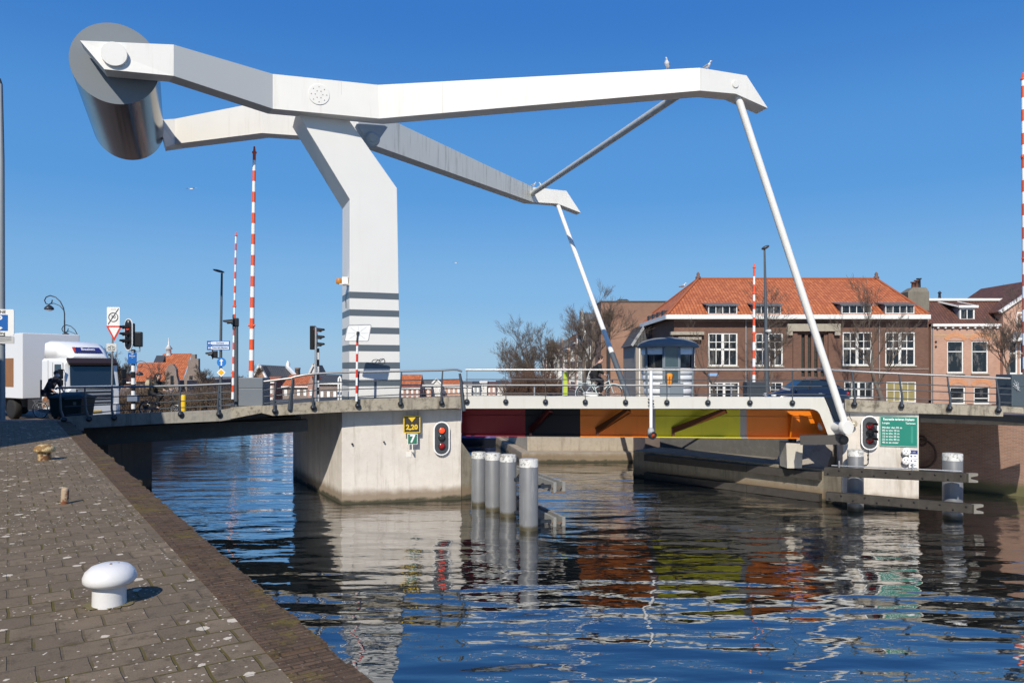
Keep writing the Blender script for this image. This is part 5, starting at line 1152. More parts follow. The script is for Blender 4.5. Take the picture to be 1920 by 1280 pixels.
# white hoop, yellow post, bin
t = thing('bicycle_hoop', 'white rounded steel hoop standing left of the striped tower', 'hoop', at(637, 752, 29.6)); Y = 29.4
b = MB(); b.tube([at(634.5, 754, Y), at(634.5, 716, Y), at(635, 709, Y), at(637, 706, Y+.03), at(639, 709, Y+.05), at(639.5, 716, Y+.05), at(639.5, 754, Y+.05)], .035, 8); b.build('tube', white_p, t)
t = thing('yellow_bollard', 'yellow marker bollard behind the dark railing', 'bollard', at(344, 775, 32)); b = MB(); b.lathe([(.1, 0), (.1, .74), (.08, .78), (0, .79)], at(344, 774, 32), (0, 0, 1), 14); b.build('post', M('bollard_yellow', (.80, .50, .01), .4), t)
t = thing('waste_container', 'dark green wheeled waste container with rounded lid beside the truck', 'bin', at(120, 787, 30)); Y = 29.6
A, B = at(91, 786, Y), at(153, 748, Y)
b = MB(); b.loft([[V((x, y, z)) for x, y in ((A.x+i, Y+j), (B.x-i, Y+j), (B.x-i, Y+1-j), (A.x+i, Y+1-j))] for z, i, j in ((A.z+.1, .08, .05), (B.z, 0, 0))]); bin_m = M('bin_green', (.012, .02, .018), .5); b.build('tub', bin_m, t, bevel=.02)
b = MB(); b.loft([[V((x, y, z)) for y, z in ((Y-.03, B.z), (Y-.01, B.z+.08), (Y+.5, B.z+zz), (Y+1.02, B.z+.08), (Y+1.03, B.z))] for x, zz in ((A.x-.03, .14), (A.x+.3, .27), (B.x-.3, .27), (B.x+.03, .14))], smooth=True); b.build('lid', bin_m, t)
for x in (A.x+.2, B.x-.2):
    b = MB(); b.lathe([(.08, 0), (.08, .05)], (x, Y+.1, A.z+.08), (0, 1, 0), 12); b.build('castor', rubber, t)
b = MB(); b.bbox(at(137, 759, Y-.012), at(143, 753, Y-.002)); b.build('sticker', M('bin_sticker', (.16, .15, .10), .6), t)
# modern lamp post right
Y = 45.0; t = thing('street_lamp', 'tall dark flat headed street lamp before the brick hall', 'street lamp', at(1437, 748, Y), 'flat headed street lamps')
b = MB(); b.tube([at(1438, 750, Y), at(1436, 600, Y), at(1433.5, 468, Y)], [.13, .10, .055], 10); b.build('pole', blue_grey, t)
b = MB(); b.ball(at(1435, 464, Y), (.26, .2, .1), 14, 8, Matrix.Rotation(R(-25), 3, 'Y')); b.build('lamp_head', M('lamp_head_dark', (0, 0, 0)), t)
st_ = thing('traffic_light', 'dark signal and pale camera on the tall lamp post before the hall', 'traffic light', at(1445, 640, Y), GT)
signal(st_, at(1450, 631, Y-.1), (1, -.3, 0), .42, .4, 0, False, .34, 1); b = MB(); b.bar(at(1438, 632, Y), at(1450, 631, Y), .05, .05); b.build('bracket', dark_steel, st_)
b = MB(); b.lathe([(0, 0), (.1, .02), (.11, .3), (0, .34)], at(1436, 621, Y-.1), (.7, -.7, 0), 12); b.build('camera', M('camera_pale', (.6, .59, .54), .5), st_)
# small boat beyond the bridge
Y = 53; t = thing('boat', 'small dark boat with blue cover moored beyond the bridge', 'boat', at(893, 830, Y)); A = at(893, 830, Y)
b = MB(); b.loft([[V((A.x+x, Y+y*w_, z)) for y, z in ((-1, .45), (-.7, -.1), (.7, -.1), (1, .45))] for x, w_ in ((-3.2, .35), (-2.4, .8), (0, 1.0), (1.8, .9), (2.6, .5))]); b.build('hull', M('hull_navy', (.015, .018, .03), .3), t)
b = MB(); b.loft([[V((A.x+x, Y+y*w_, z)) for y, z in ((-1, .46), (-.8, zt), (.8, zt), (1, .46))] for x, w_, zt in ((-2.3, .7, .55), (-1, .9, .95), (1.0, .9, .95), (2.1, .7, .6))]); b.build('cover', M('boat_cover', (.02, .06, .22), .6), t)

t = thing('banner', 'narrow lime green banner behind the rail left of the cyclist', 'banner', at(1060, 745, 58)); b = MB(); b.bbox(at(1056, 741, 58), at(1064, 697, 58.08)); b.build('cloth', M('lime_cloth', (.42, .52, .05), .8, var=.25, vs=2), t); pole(t, at(1055.3, 750, 58), at(1055.3, 694, 58), .05, galv)
# ================================================================== BUILDINGS
UZ = V((0, 0, 1))
def Mpane():
    m, nt, b = newmat('window_pane'); q = NT(nt); g = q.pos(); mp = q.n('ShaderNodeMapping'); mp.inputs['Scale'].default_value = (1.6, 1.6, .7); q.l(g, mp.inputs[0])
    c = q.mix(q.ramp(q.noise(mp.outputs[0], 1.0, 4, .7), .5, .62), (.014, .018, .022), (.11, .105, .095)); q.l(c, b.inputs['Base Color']); b.inputs['Roughness'].default_value = .06; return m
win_white = M('window_white', (.78, .77, .73), .45, var=.03); pane_m = Mpane()
pane_curtain = M('pane_curtain', (.30, .25, .10), .5, var=.3, vs=1.5); slate = Mtiles('slate_roof', (.06, .065, .07), (.085, .085, .09), .3, .25)
orange_tile = Mtiles('orange_roof_tiles', (.40, .105, .035), (.60, .19, .07), .26, .36, .5); brown_tile = Mtiles('brown_roof_tiles', (.10, .045, .035), (.17, .07, .045), .24, .3)
grey_tile = Mtiles('grey_roof_tiles', (.13, .125, .12), (.18, .17, .16), .25, .3)
br_hall = Mbrick('hall_brick', (.155, .068, .042), (.22, .10, .062), (.15, .105, .08)); br_wall = Mbrick('party_wall_brick', (.34, .165, .10), (.40, .205, .13), (.30, .21, .15), dirt=.5)
br_pink = Mbrick('pink_brick', (.48, .25, .165), (.56, .32, .22), (.45, .32, .25)); br_dark = Mbrick('dark_brick', (.12, .07, .055), (.18, .10, .075)); br_red = Mbrick('red_brick', (.36, .13, .09), (.44, .18, .12))
plaster = M('white_plaster', (.62, .60, .56), .8, var=.1, vs=.6, streak=.2); stone_band = Mconcrete('stone_band', (.40, .36, .29), (.2, .17, .12), .6)
def wall(b, o, ux, n, w, h, holes=(), depth=.16):
    """a wall face with real openings; holes are (u0, v0, u1, v1)"""
    o, ux, n = V(o), V(ux), V(n)
    us = sorted({0, w}|{q for hh in holes for q in (hh[0], hh[2])}); vs = sorted({0, h}|{q for hh in holes for q in (hh[1], hh[3])})
    P = lambda u, v, d=0: o+ux*u+UZ*v-n*d
    for i in range(len(us)-1):
        for j in range(len(vs)-1):
            cu, cv = (us[i]+us[i+1])/2, (vs[j]+vs[j+1])/2
            if any(a < cu < c and b_ < cv < d for a, b_, c, d in holes): continue
            b.poly([P(us[i], vs[j]), P(us[i+1], vs[j]), P(us[i+1], vs[j+1]), P(us[i], vs[j+1])])
    for a, b_, c, d in holes:
        q = [(a, b_), (c, b_), (c, d), (a, d)]
        for k in range(4):
            u0, v0 = q[k]; u1, v1 = q[(k+1) % 4]; b.poly([P(u0, v0), P(u0, v0, depth), P(u1, v1, depth), P(u1, v1)])
def window(par, o, ux, n, hole, cols=2, rows=(.5,), fr=.09, mu=.05, depth=.1, fm=None, pm=None, thick=None, sub=True, sill=None):
    """frame with mullions, pane as a sub-part"""
    o, ux, n = V(o), V(ux), V(n); a, b0, c, d = hole; P = lambda u, v, q=0: o+ux*u+UZ*v-n*q
    b = MB(); t = .03
    def strip(u0, v0, u1, v1): b.obox(P((u0+u1)/2, (v0+v1)/2, depth-.02), ux*(u1-u0)/2, UZ*(v1-v0)/2, n*t)
    strip(a, b0, a+fr, d); strip(c-fr, b0, c, d); strip(a+fr, b0, c-fr, b0+fr); strip(a+fr, d-fr, c-fr, d)
    w = c-a-2*fr; hh = d-b0-2*fr
    for i in range(1, cols):
        m_ = (thick or {}).get(i, mu); u = a+fr+w*i/cols; strip(u-m_/2, b0+fr, u+m_/2, d-fr)
    for r_ in rows:
        rv, rw = (r_ if isinstance(r_, tuple) else (r_, mu)); v = b0+fr+hh*rv
        for i in range(cols):
            u0 = a+fr+w*i/cols; u1 = a+fr+w*(i+1)/cols; mm = mu/2+.002
            strip(u0+mm, v-rw/2, u1-mm, v+rw/2)
    f_ = b.build('window', fm or win_white, par)
    if sill: b = MB(); b.obox(P((a+c)/2, b0-.05, -.04), ux*((c-a)/2+.08), UZ*.05, n*.08); b.build('sill', sill, f_)
    b = MB(); b.obox(P((a+c)/2, (b0+d)/2, depth+.02), ux*((c-a)/2-.01), UZ*((d-b0)/2-.01), n*.012); b.build('pane', pm or pane_m, f_ if sub else par)
    return f_
def block(b, o, ux, n, w, h, d, skip_front=True):
    o, ux, n = V(o), V(ux), V(n); P = lambda u, v, q: o+ux*u+UZ*v-n*q
    b.poly([P(0, 0, 0), P(0, 0, d), P(0, h, d), P(0, h, 0)]); b.poly([P(w, 0, 0), P(w, h, 0), P(w, h, d), P(w, 0, d)]); b.poly([P(0, 0, d), P(w, 0, d), P(w, h, d), P(0, h, d)])
    b.poly([P(0, h-.01, 0), P(w, h-.01, 0), P(w, h-.01, d), P(0, h-.01, d)])
def holes_px(o, Y, lst, z0):
    return [((p0-960)/F*Y-o.x, EYE+(HZ-y1)/F*Y-z0, (p1-960)/F*Y-o.x, EYE+(HZ-y0)/F*Y-z0) for p0, y0, p1, y1 in lst]
# ---- the large brick hall
Y = 62.0; X0, X1 = (1264-960)/F*Y, (1741-960)/F*Y; zb = 2.6; ze = EYE+(HZ-597)/F*Y
o = V((X0, Y, zb)); ux, n_ = V((1, 0, 0)), V((0, -1, 0))
hall = thing('brick_hall', 'large brown brick hall with orange tiled hip roof and white windows', 'building', ((X0+X1)/2, Y+5, zb))
HL = holes_px(o, Y, [(1328, 624, 1383, 686), (1416, 624, 1468, 686), (1580, 622, 1635, 685), (1660, 622, 1716, 685), (1271, 640, 1303, 686), (1330, 716, 1386, 747), (1418, 716, 1468, 747), (1583, 715, 1638, 747), (1662, 715, 1718, 754)], zb)
bay = holes_px(o, Y, [(1500, 626, 1548, 706)], zb)[0]
b = MB(); wall(b, o, ux, n_, X1-X0, ze-zb, HL+[bay], .22); block(b, o, ux, n_, X1-X0, ze-zb, 11); hw = b.build('wall', br_hall, hall)
b = MB()
for px0, px1, y0, y1, off in ((1264, 1741, 597, 603, .06), (1264, 1741, 690, 693, .05)):
    b.bbox(((px0-960)/F*Y, Y-off, EYE+(HZ-y1)/F*Y), ((px1-960)/F*Y, Y, EYE+(HZ-y0)/F*Y))
b.build('brick_band', Mbrick('hall_brick_band', (.15, .075, .055), (.2, .1, .07)), hw)
for k, hh in enumerate(HL):
    low = k >= 5; pm = pane_curtain if k == 8 else None
    if k == 4: window(hall, o, ux, n_, hh, 2, (.6,), sill=stone_band)
    elif low: window(hall, o, ux, n_, hh, 4, (.55,), .10, .045, thick={2: .2}, pm=pm, sub=True)
    else: window(hall, o, ux, n_, hh, 4, ((.5, .16), .745), .11, .06, thick={2: .22}, sill=stone_band)
b = MB()
for i in range(5):
    u = bay[0]+(bay[2]-bay[0])*i/4; b.obox(o+ux*u+UZ*(bay[1]+bay[3])/2+V((0, .12, 0)), V((.12, 0, 0)), UZ*(bay[3]-bay[1])/2, V((0, .1, 0)))
b.build('brick_pier', br_hall, hall)
f_ = window(hall, o, ux, n_, bay, 8, (.2, .4, .6, .8), .05, .03, .26, M('leaded_bar', (.05, .05, .045), .6), M('leaded_glass', (.05, .055, .05), .2, var=.4, vs=4))
b = MB(); zt = EYE+(HZ-607)/F*Y; b.bbox(((1474-960)/F*Y, Y-.35, zt-.62), ((1573-960)/F*Y, Y, zt)); b.bbox(((1474-960)/F*Y, Y-.3, zt-.95), ((1484-960)/F*Y, Y, zt-.625)); b.bbox(((1563-960)/F*Y, Y-.3, zt-.95), ((1573-960)/F*Y, Y, zt-.625)); b.build('stone_lintel', stone_band, hall)
for px0, px1, y0, y1 in ((1256, 1318, 622, 628), (1270, 1313, 632, 637)):
    b = MB(); b.bbox(((px0-960)/F*Y, Y-.45, EYE+(HZ-y1)/F*Y), ((px1-960)/F*Y, Y, EYE+(HZ-y0)/F*Y)); b.build('corner_ledge', stone_band, hall)
for x in (1490, 1556):
    b = MB(); b.bbox(((x-4-960)/F*Y, Y-.14, zb), ((x+4-960)/F*Y, Y, zt-.63)); b.build('brick_pilaster', br_hall, hall)
for x in (1398, 1648):
    b = MB(); b.tube([((x-960)/F*Y, Y-.08, zb), ((x-960)/F*Y, Y-.08, ze)], .05, 6); b.build('downpipe', M('zinc_pipe', (.28, .30, .32), .5), hall)
sp_ = b = MB(); plate(b, at(1337, 702, Y-.02), n_, .85, .24, .02); b.build('street_name_plate', M('name_plate_blue', (.25, .42, .68), .5), hall)
# roof: flared eave + hips
ex0, ex1, ey0, ey1 = (1251-960)/F*61.3, (1743-960)/F*61.3, 61.3, 74.0; ez = EYE+(HZ-590.5)/F*61.3
def ring4(x0, x1, y0, y1, z): return [V((x0, y0, z)), V((x1, y0, z)), V((x1, y1, z)), V((x0, y1, z))]
rz = EYE+(HZ-523)/F*67.6; rx0, rx1 = (1309-960)/F*67.6, (1643-960)/F*67.6
b = MB(); e0 = ring4(ex0, ex1, ey0, ey1, ez+.02); k1 = ring4(ex0+1.0, ex1-.5, ey0+1.35, ey1-1.2, ez+.98); r0_, r1_ = V((rx0, 67.6, rz)), V((rx1, 67.6, rz))
for i in range(4): b.poly([e0[i], e0[(i+1) % 4], k1[(i+1) % 4], k1[i]])
b.poly([k1[0], k1[1], r1_, r0_]); b.poly([k1[2], k1[3], r0_, r1_]); b.poly([k1[1], k1[2], r1_]); b.poly([k1[3], k1[0], r0_]); b.poly(e0[::-1])
rf = b.build('roof', orange_tile, hall)
b = MB()
for p, q_ in ((r0_, r1_), (r0_, k1[0]), (r1_, k1[1]), (k1[0], e0[0]), (k1[1], e0[1]), (r0_, k1[3])): b.tube([p+UZ*.03, q_+UZ*.03], .11, 6)
b.build('ridge_tile_row', M('ridge_tiles', (.34, .10, .04), .8, var=.2, vs=6), rf)
for p in (r0_, r1_): b = MB(); b.lathe([(.22, 0), (.26, .15), (.12, .3), (.16, .42), (.05, .62), (0, .64)], p, (0, 0, 1), 10); b.build('finial', M('finial_brown', (.15, .08, .06), .7), rf)
b = MB(); b.bbox((ex0-.05, ey0-.1, ez-.32), (ex1+.05, ey0+.05, ez+.03)); b.bbox((ex0-.1, ey0+.06, ez-.32), (ex0+.05, ey1, ez+.03)); b.bbox((ex0, ey0+.055, ez-.3), (ex1, ey0+.9, ez-.24)); b.build('gutter', win_white, hall)
for px0, px1, y0, y1 in ((1328, 1382, 573, 589), (1414, 1464, 573, 589), (1578, 1634, 572, 588), (1660, 1714, 572, 588)):
    Yd = 61.45; w = (px1-px0)/F*Yd; zz0 = EYE+(HZ-y1)/F*Yd; zz1 = EYE+(HZ-y0)/F*Yd; xo = (px0-960)/F*Yd
    b = MB(); b.bbox((xo-.05, Yd+.06, zz0-.1), (xo+w+.05, Yd+1.6, zz1+.0)); dm = b.build('dormer', M('dormer_cheek', (.12, .12, .125), .6), hall)
    b = MB(); b.prism([V((xo-.2, Yd-.2, zz1)), V((xo+w+.2, Yd-.2, zz1)), V((xo+w+.2, Yd+2.3, zz1+.42)), V((xo-.2, Yd+2.3, zz1+.42))], UZ*.07); b.build('dormer_roof', M('zinc_dark', (.13, .13, .13), .6), dm)
    window(hall, (xo, Yd, zz0), ux, n_, (0, 0, w, zz1-zz0), 4, (), .06, .05, .02)
for k in range(4):
    b = MB(); yy = 63.5+k*2.2; b.bbox((ex0+.1, yy, ez+.02), (ex0+.9, yy+.8, ez+.55)); b.build('side_dormer', M('dormer_dark', (.03, .03, .035), .6), hall)
# ---- chimney and houses right of the hall
Y = 63.0; o = V(((1746-960)/F*Y, Y, 2.6)); X1_ = (1880-960)/F*Y; ph = thing('pink_house', 'pink brick house with dark tiled mansard, dormer and arched windows', 'house', ((o.x+X1_)/2, Y+4, 2.6)); ze = EYE+(HZ-612)/F*Y
HL = holes_px(o, Y, [(1776, 639, 1807, 699), (1822, 639, 1853, 699), (1781, 725, 1810, 757), (1826, 725, 1856, 757)], 2.6)
b = MB(); wall(b, o, ux, n_, X1_-o.x, ze-2.6, HL, .2); block(b, o, ux, n_, X1_-o.x, ze-2.6, 9); pw = b.build('wall', br_pink, ph)
dkf = M('window_dark_frame', (.02, .025, .03), .5)
for k, hh in enumerate(HL):
    a, b0, c, d = hh; f_ = window(ph, o, ux, n_, hh, 1, (.68,) if k < 2 else (.3,), .10, .07, .12, fm=win_white, sill=stone_band)
    b = MB(); P0 = o+ux*(a+c)/2+UZ*d; seg = []
    for s in range(9): t_ = R(35+110*s/8); seg.append((math.cos(t_), math.sin(t_)))
    rr0 = (c-a)/2/math.cos(R(35)); zc = -rr0*math.sin(R(35)); rg = [[P0+ux*x*r_+UZ*(zc+zz*r_)-n_*0+n_*f2 for r_, f2 in ((rr0, .03), (rr0+.34, .03), (rr0+.34, -.05), (rr0, -.05))] for x, zz in seg]
    b.loft(rg); b.build('brick_arch', Mbrick('arch_brick', (.60, .20, .06), (.66, .27, .09), (.5, .35, .25), .07, .22), ph)
    b = MB(); b.poly([P0+ux*x*rr0+UZ*(zc+zz*rr0)+n_*.01 for x, zz in seg]); b.build('arch_fill', br_pink, ph)
b = MB(); b.bbox((o.x, Y-.3, ze), (X1_-.3, Y, ze+.22))
for k in range(9): b.bbox((o.x+.4+k*.62, Y-.22, ze-.16), (o.x+.55+k*.62, Y-.01, ze-.003))
b.build('cornice', win_white, ph)
b = MB(); b.bbox((o.x, Y-.02, ze-.8), (X1_-.3, Y, ze-.68)); b.build('stone_string', M('yellow_brick', (.5, .33, .17), .8), ph)
zr = EYE+(HZ-564)/F*65.2; b = MB(); b.prism([V((o.x-.3, Y-.1, ze+.225)), V((o.x-.3, 65.2, zr)), V((o.x-.3, 70, zr)), V((o.x-.3, 70, ze+.225))], V((X1_-o.x+3, 0, 0))); rf = b.build('roof', brown_tile, ph)
b = MB(); b.bbox((o.x-.4, 65.0, zr), (X1_+2.7, 65.4, zr+.2)); b.build('roof_edge', win_white, ph)
Yd = 63.4; xo = (1799-960)/F*Yd; w = 28/F*Yd; zz0, zz1 = EYE+(HZ-600)/F*Yd, EYE+(HZ-578)/F*Yd
b = MB(); b.bbox((xo-.04, Yd+.06, zz0-.3), (xo+w+.04, Yd+2.0, zz1+.1)); dm = b.build('dormer', M('dormer_zinc', (.22, .24, .27), .5), ph)
b = MB(); b.prism([V((xo-.2, Yd-.2, zz1+.1)), V((xo+w+.2, Yd-.2, zz1+.1)), V((xo+w-.5, 65.6, zr-.05)), V((xo-.9, 65.6, zr-.05))], UZ*.08); b.build('dormer_roof', brown_tile, dm)
b = MB(); b.bar((xo-.2, Yd-.2, zz1+.14), (xo+w+.2, Yd-.2, zz1+.14), .12, .2); b.bar((xo-.2, Yd-.15, zz1+.16), (xo-.9, 65.5, zr+.02), .12, .12); b.bar((xo+w+.2, Yd-.15, zz1+.16), (xo+w-.5, 65.5, zr+.02), .12, .12); b.build('dormer_trim', win_white, dm)
window(ph, (xo, Yd, zz0), ux, n_, (0, 0, w, zz1-zz0), 2, (), .12, .06, .02)
b = MB(); q = V((o.x+.15, 64.5, 0)); zt = EYE+(HZ-540)/F*64.5; b.bbox((q.x-1.45, 64.2, ze+1), (q.x+.35, 65.6, zt-.35)); b.loft([ring4(q.x-1.45, q.x+.35, 64.2, 65.6, zt-.35), ring4(q.x-.9, q.x+.2, 64.4, 65.4, zt+.05)]); ch_ = b.build('chimney', Mconcrete('chimney_render', (.20, .18, .14), (.06, .055, .045), .7), ph)
for k, (dx, hh, m_) in enumerate(((-.15, .75, dark_steel), (-.65, .45, M('pot_terracotta', (.16, .07, .05), .8)), (-.35, .6, M('pot_terracotta', (0, 0, 0))))):
    b = MB(); b.lathe([(.15, 0), (.13, hh), (.22, hh+.02), (.22, hh+.1), (0, hh+.12)], (q.x+dx, 64.9, zt+.03), (0, 0, 1), 10); b.build('chimney_pot', m_, ch_)
b = MB(); b.lathe([(.12, 0), (.1, .5), (.18, .52), (.05, .7), (0, .72)], (at(1763, 0, 65.2).x, 65.3, zr+.15), (0, 0, 1), 8); b.build('roof_vent', dark_steel, rf)
b = MB()
for z_ in (650, 641): q = at(1755, z_, Y-.03); b.prism([q+V((.1, 0, 0)), q+V((0, 0, .14)), q+V((-.1, 0, 0)), q-V((0, 0, .14))], V((0, .04, 0)))
b.build('wall_anchor', black, ph)
b = MB(); b.tube([at(1749.5, 755, Y-.07), at(1749.5, 612, Y-.07)], .06, 6); b.build('downpipe', M('zinc_pipe', (0, 0, 0)), ph)
# gabled house at the right edge
Y = 62.6; o = V(((1881-960)/F*Y, Y, 2.6)); w = 7.5; ze = EYE+(HZ-583)/F*Y; gh = thing('gabled_house', 'pink brick gabled house with bay window at the right edge', 'house', (o.x+w/2, Y+4, 2.6))
HL = holes_px(o, Y, [(1906, 585, 1930, 608), (1892, 640, 1908, 701), (1912, 640, 1945, 701), (1893, 722, 1945, 757)], 2.6)
b = MB(); wall(b, o, ux, n_, w, ze-2.6, HL[1:], .2); block(b, o, ux, n_, w, ze-2.6, 9)
pk = o+V((w/2, 0, ze-2.6+2.6)); b.poly([o+UZ*(ze-2.6), o+V((w, 0, ze-2.6)), pk]); b.build('wall', br_pink, gh)
for k, hh in enumerate(HL): window(gh, o-n_*(0 if k else -.06), ux, n_, hh, 1 if k < 2 else 2, (.65,), .12, .08, .1, sill=stone_band)
b = MB(); b.bar(o+V((-.35, -.1, ze-2.6-.1)), pk+V((0, -.1, .1)), .3, .22); b.bar(o+V((w+.35, -.1, ze-2.6-.1)), pk+V((.0, -.1, .1)), .3, .22); b.build('gable_board', win_white, gh)
b = MB(); lft, rgt = o+V((-.4, 0, ze-2.6-.15)), o+V((w+.4, 0, ze-2.6-.15)); b.prism([lft+V((0, .02, 0)), pk+V((0, .02, .1)), pk+V((0, 9, .1)), lft+V((0, 9, 0))], UZ*.1); b.prism([rgt+V((0, .02, 0)), pk+V((0, .02, .1)), pk+V((0, 9, .1)), rgt+V((0, 9, 0))], UZ*.1); b.build('roof', brown_tile, gh)
b = MB(); b.bbox((o.x+.2, Y-.9, EYE+(HZ-640)/F*Y), (o.x+w, Y-.02, EYE+(HZ-634)/F*Y)); b.build('bay_cornice', win_white, gh)
b = MB(); b.loft([[V((o.x+.3, Y-.8, z0)), V((o.x+w, Y-.8, z0)), V((o.x+w, Y-.02, z1)), V((o.x+.3+.5, Y-.02, z1))] for z0, z1 in ((EYE+(HZ-633.9)/F*Y, EYE+(HZ-633.9)/F*Y), (EYE+(HZ-633)/F*Y, EYE+(HZ-622)/F*Y))]); b.build('bay_roof', M('dormer_zinc', (0, 0, 0)), gh)
# ---- tall blank brick wall house and slate annex
Y = 84.0; X0 = (1127-960)/F*Y; zt = EYE+(HZ-566)/F*Y; tw_ = thing('warehouse', 'tall blank brown brick building behind the bridge keeper house', 'building', (X0+6, Y+6, 2.6))
b = MB(); b.bbox((X0, Y, 2.0), (X0+13, Y+6, zt)); b.build('wall', Mbrick('upper_wall_brick', (.25, .125, .08), (.31, .16, .105), (.24, .165, .12), dirt=.45), tw_)
b = MB(); b.bbox((X0+.9, Y-1.2, 2.0), (X0+6.0, Y-.003, EYE+(HZ-601)/F*(Y-1.2))); b.build('lower_wall', br_wall, tw_)
b = MB(); b.bbox((X0-.1, Y-.1, zt), (X0+13.1, Y+6, zt+.12)); b.build('coping', M('coping_dark', (.1, .1, .1), .7), tw_)
b = MB(); b.bbox((X0+.6, Y-.3, 2.0), (X0+.88, Y-.003, zt-2)); b.build('downpipe', dark_steel, tw_)
Y = 72; sh_ = thing('slate_house', 'small house with steep slate roof between warehouse and brick hall', 'house', ((1206-960)/F*Y, Y+3, 2.6)); x0, x1, x2 = (1186-960)/F*Y, (1212-960)/F*Y, (1235-960)/F*Y; z0, z1 = EYE+(HZ-648)/F*Y, EYE+(HZ-607)/F*Y
b = MB(); b.bbox((x0+.3, Y, 2.0), (x2, Y+8, z0)); b.build('wall', M('grey_render', (.30, .27, .24), .85, var=.15), sh_)
b = MB(); b.prism([V((x0, Y-.2, z0)), V((x1, Y-.2, z1)), V((x2, Y-.2, z1)), V((x2, Y-.2, z0))], V((0, 8, 0))); b.build('roof', slate, sh_)
b = MB(); b.bar((x0-.1, Y-.22, z0), (x1, Y-.22, z1+.1), .1, .25); b.build('roof_edge', M('lead_edge', (.35, .36, .37), .5), sh_)
b = MB(); b.tube([((1199-960)/F*Y, Y-.1, 2.6), ((1199-960)/F*Y, Y-.1, z0)], .08, 6); b.build('downpipe', win_white, sh_)
# ---- row of canal houses seen along their fronts
rnd = random.Random(11); yy = 90.6; k = 0
gpl = M('grey_plaster', (.30, .28, .25), .85, var=.15); mats_ = [br_dark, gpl, br_red, br_pink, br_dark, M('cream_plaster', (.42, .37, .28), .8), br_hall, gpl, br_red]
desc = ['dark brick canal house nearest to the warehouse', 'grey plastered canal house behind the big bare tree', 'red brick canal house, third in the receding row', 'pink brick canal house, fourth in the receding row', 'dark brown canal house, fifth in the receding row', 'cream canal house, sixth in the receding row', 'brown brick canal house, seventh in the receding row', 'grey plastered canal house near the end of the row', 'red canal house at the far end of the receding row']
hts = [8.6, 8.0, 6.6, 6.0, 5.2, 6.2, 5.2, 5.6, 5.0]
for k in range(9):
    wd = rnd.uniform(6.5, 8.5); o = V((10.0-.06*(yy-83)/1.0*.8, yy+wd, 2.4)); ux_, n2 = V((0, -1, 0)), V((-1, 0, 0)); hh = hts[k]
    t = thing('canal_house', desc[k], 'house', (o.x+4, yy+wd/2, 2.4), 'canal houses along the right bank'); hl = []
    for fl_ in range(2):
        for c_ in range(3): u = wd*(.12+.29*c_); hl.append((u, .9+fl_*2.9, u+wd*.17, 2.9+fl_*2.7))
    hl = [q for q in hl if q[3] < hh-.3]
    b = MB(); wall(b, o, ux_, n2, wd, hh, hl, .15); block(b, o, ux_, n2, wd, hh, 8); b.build('wall', mats_[k], t)
    for q in hl: window(t, o+n2*.08, ux_, n2, q, 2, (.6,), .16, .09, .03, sub=False)
    b = MB(); P = lambda u, v, q: o+ux_*u+UZ*v-n2*q
    if k % 3 == 1:                                                   # bell-like gable to the street
        b.prism([P(0, hh, -.03), P(wd, hh, -.03), P(wd*.72, hh+1.3, -.03), P(wd*.64, hh+2.6, -.03), P(wd*.36, hh+2.6, -.03), P(wd*.28, hh+1.3, -.03)], n2*-.3); b.build('gable', mats_[k], t)
        b = MB(); b.prism([P(0, hh, .3), P(wd/2, hh+2.4, .3), P(wd, hh, .3)], n2*-7.5); b.build('roof', grey_tile, t)
    else:
        b.prism([P(-.1, hh, -.3), P(-.1, hh+2.6, 3.2), P(-.1, hh+2.6, 4.2), P(-.1, hh, 8)], ux_*(wd+.2)); b.build('roof', (slate, orange_tile, brown_tile)[k % 3], t)
    b = MB(); b.obox(P(wd/2, hh-.12, -.12), ux_*wd/2, UZ*.14, n2*.12); b.build('cornice', win_white, t)
    b = MB(); b.tube([P(.15, 0, -.12), P(.15, hh, -.12)], .09, 6); b.build('downpipe', win_white, t)
    yy += wd+.02
# ---- bridge keeper's house
Y = 40.5; cx, rr0 = (1252-960)/F*Y, 49/F*Y; z = lambda py: EYE+(HZ-py)/F*Y
kh = thing('bridge_house', "round grey bridge keeper's house with domed roof and wide windows", 'bridge house', (cx, Y, z(752))); ctr = (cx, Y, 0)
b = MB(); b.lathe([(1.66/1.5*rr0*1.04, z(652)), (1.17*rr0, z(650)), (1.13*rr0, z(645)), (.9*rr0, z(638.5)), (.55*rr0, z(634)), (.2*rr0, z(632.3)), (0, z(632))], ctr, (0, 0, 1), 40); b.build('roof', M('roof_grey', (.20, .21, .212), .85, spec=.15), kh)
b = MB(); b.lathe([(rr0*1.0, z(665)), (rr0*1.03, z(651.9)), (rr0*.5, z(651.9))], ctr, (0, 0, 1), 40); b.build('fascia', M('house_white', (.78, .78, .77), .5), kh)
b = MB(); b.lathe([(rr0*.96, z(689)), (rr0*.97, z(665.1))], ctr, (0, 0, 1), 40); b.build('window_band', pane_m, kh)
b = MB(); prof = []
for k in range(5): y0 = 752-12.4*k; prof += [(rr0*(.82+.035*k), z(y0)), (rr0*(.86+.035*k), z(y0-3)), (rr0*(.86+.035*k), z(y0-11.5)), (rr0*(.82+.035*k), z(y0-12.3))]
b.lathe(prof, ctr, (0, 0, 1), 40); b.build('lower_wall', M('panel_white', (.70, .71, .71), .5), kh)
for ang in (-62, -20.5, 12.5, 55):
    a = R(ang); d_ = V((math.sin(a), -math.cos(a), 0)); b = MB(); b.bar(V(ctr)+d_*rr0*1.0+UZ*z(752), V(ctr)+d_*rr0*1.03+UZ*z(652), .09, .09, d_); b.build('mullion', M('house_blue_grey', (.17, .205, .235), .5), kh)
a = R(-4); d_ = V((math.sin(a), -math.cos(a), 0)); q = V(ctr)+d_*rr0*1.0
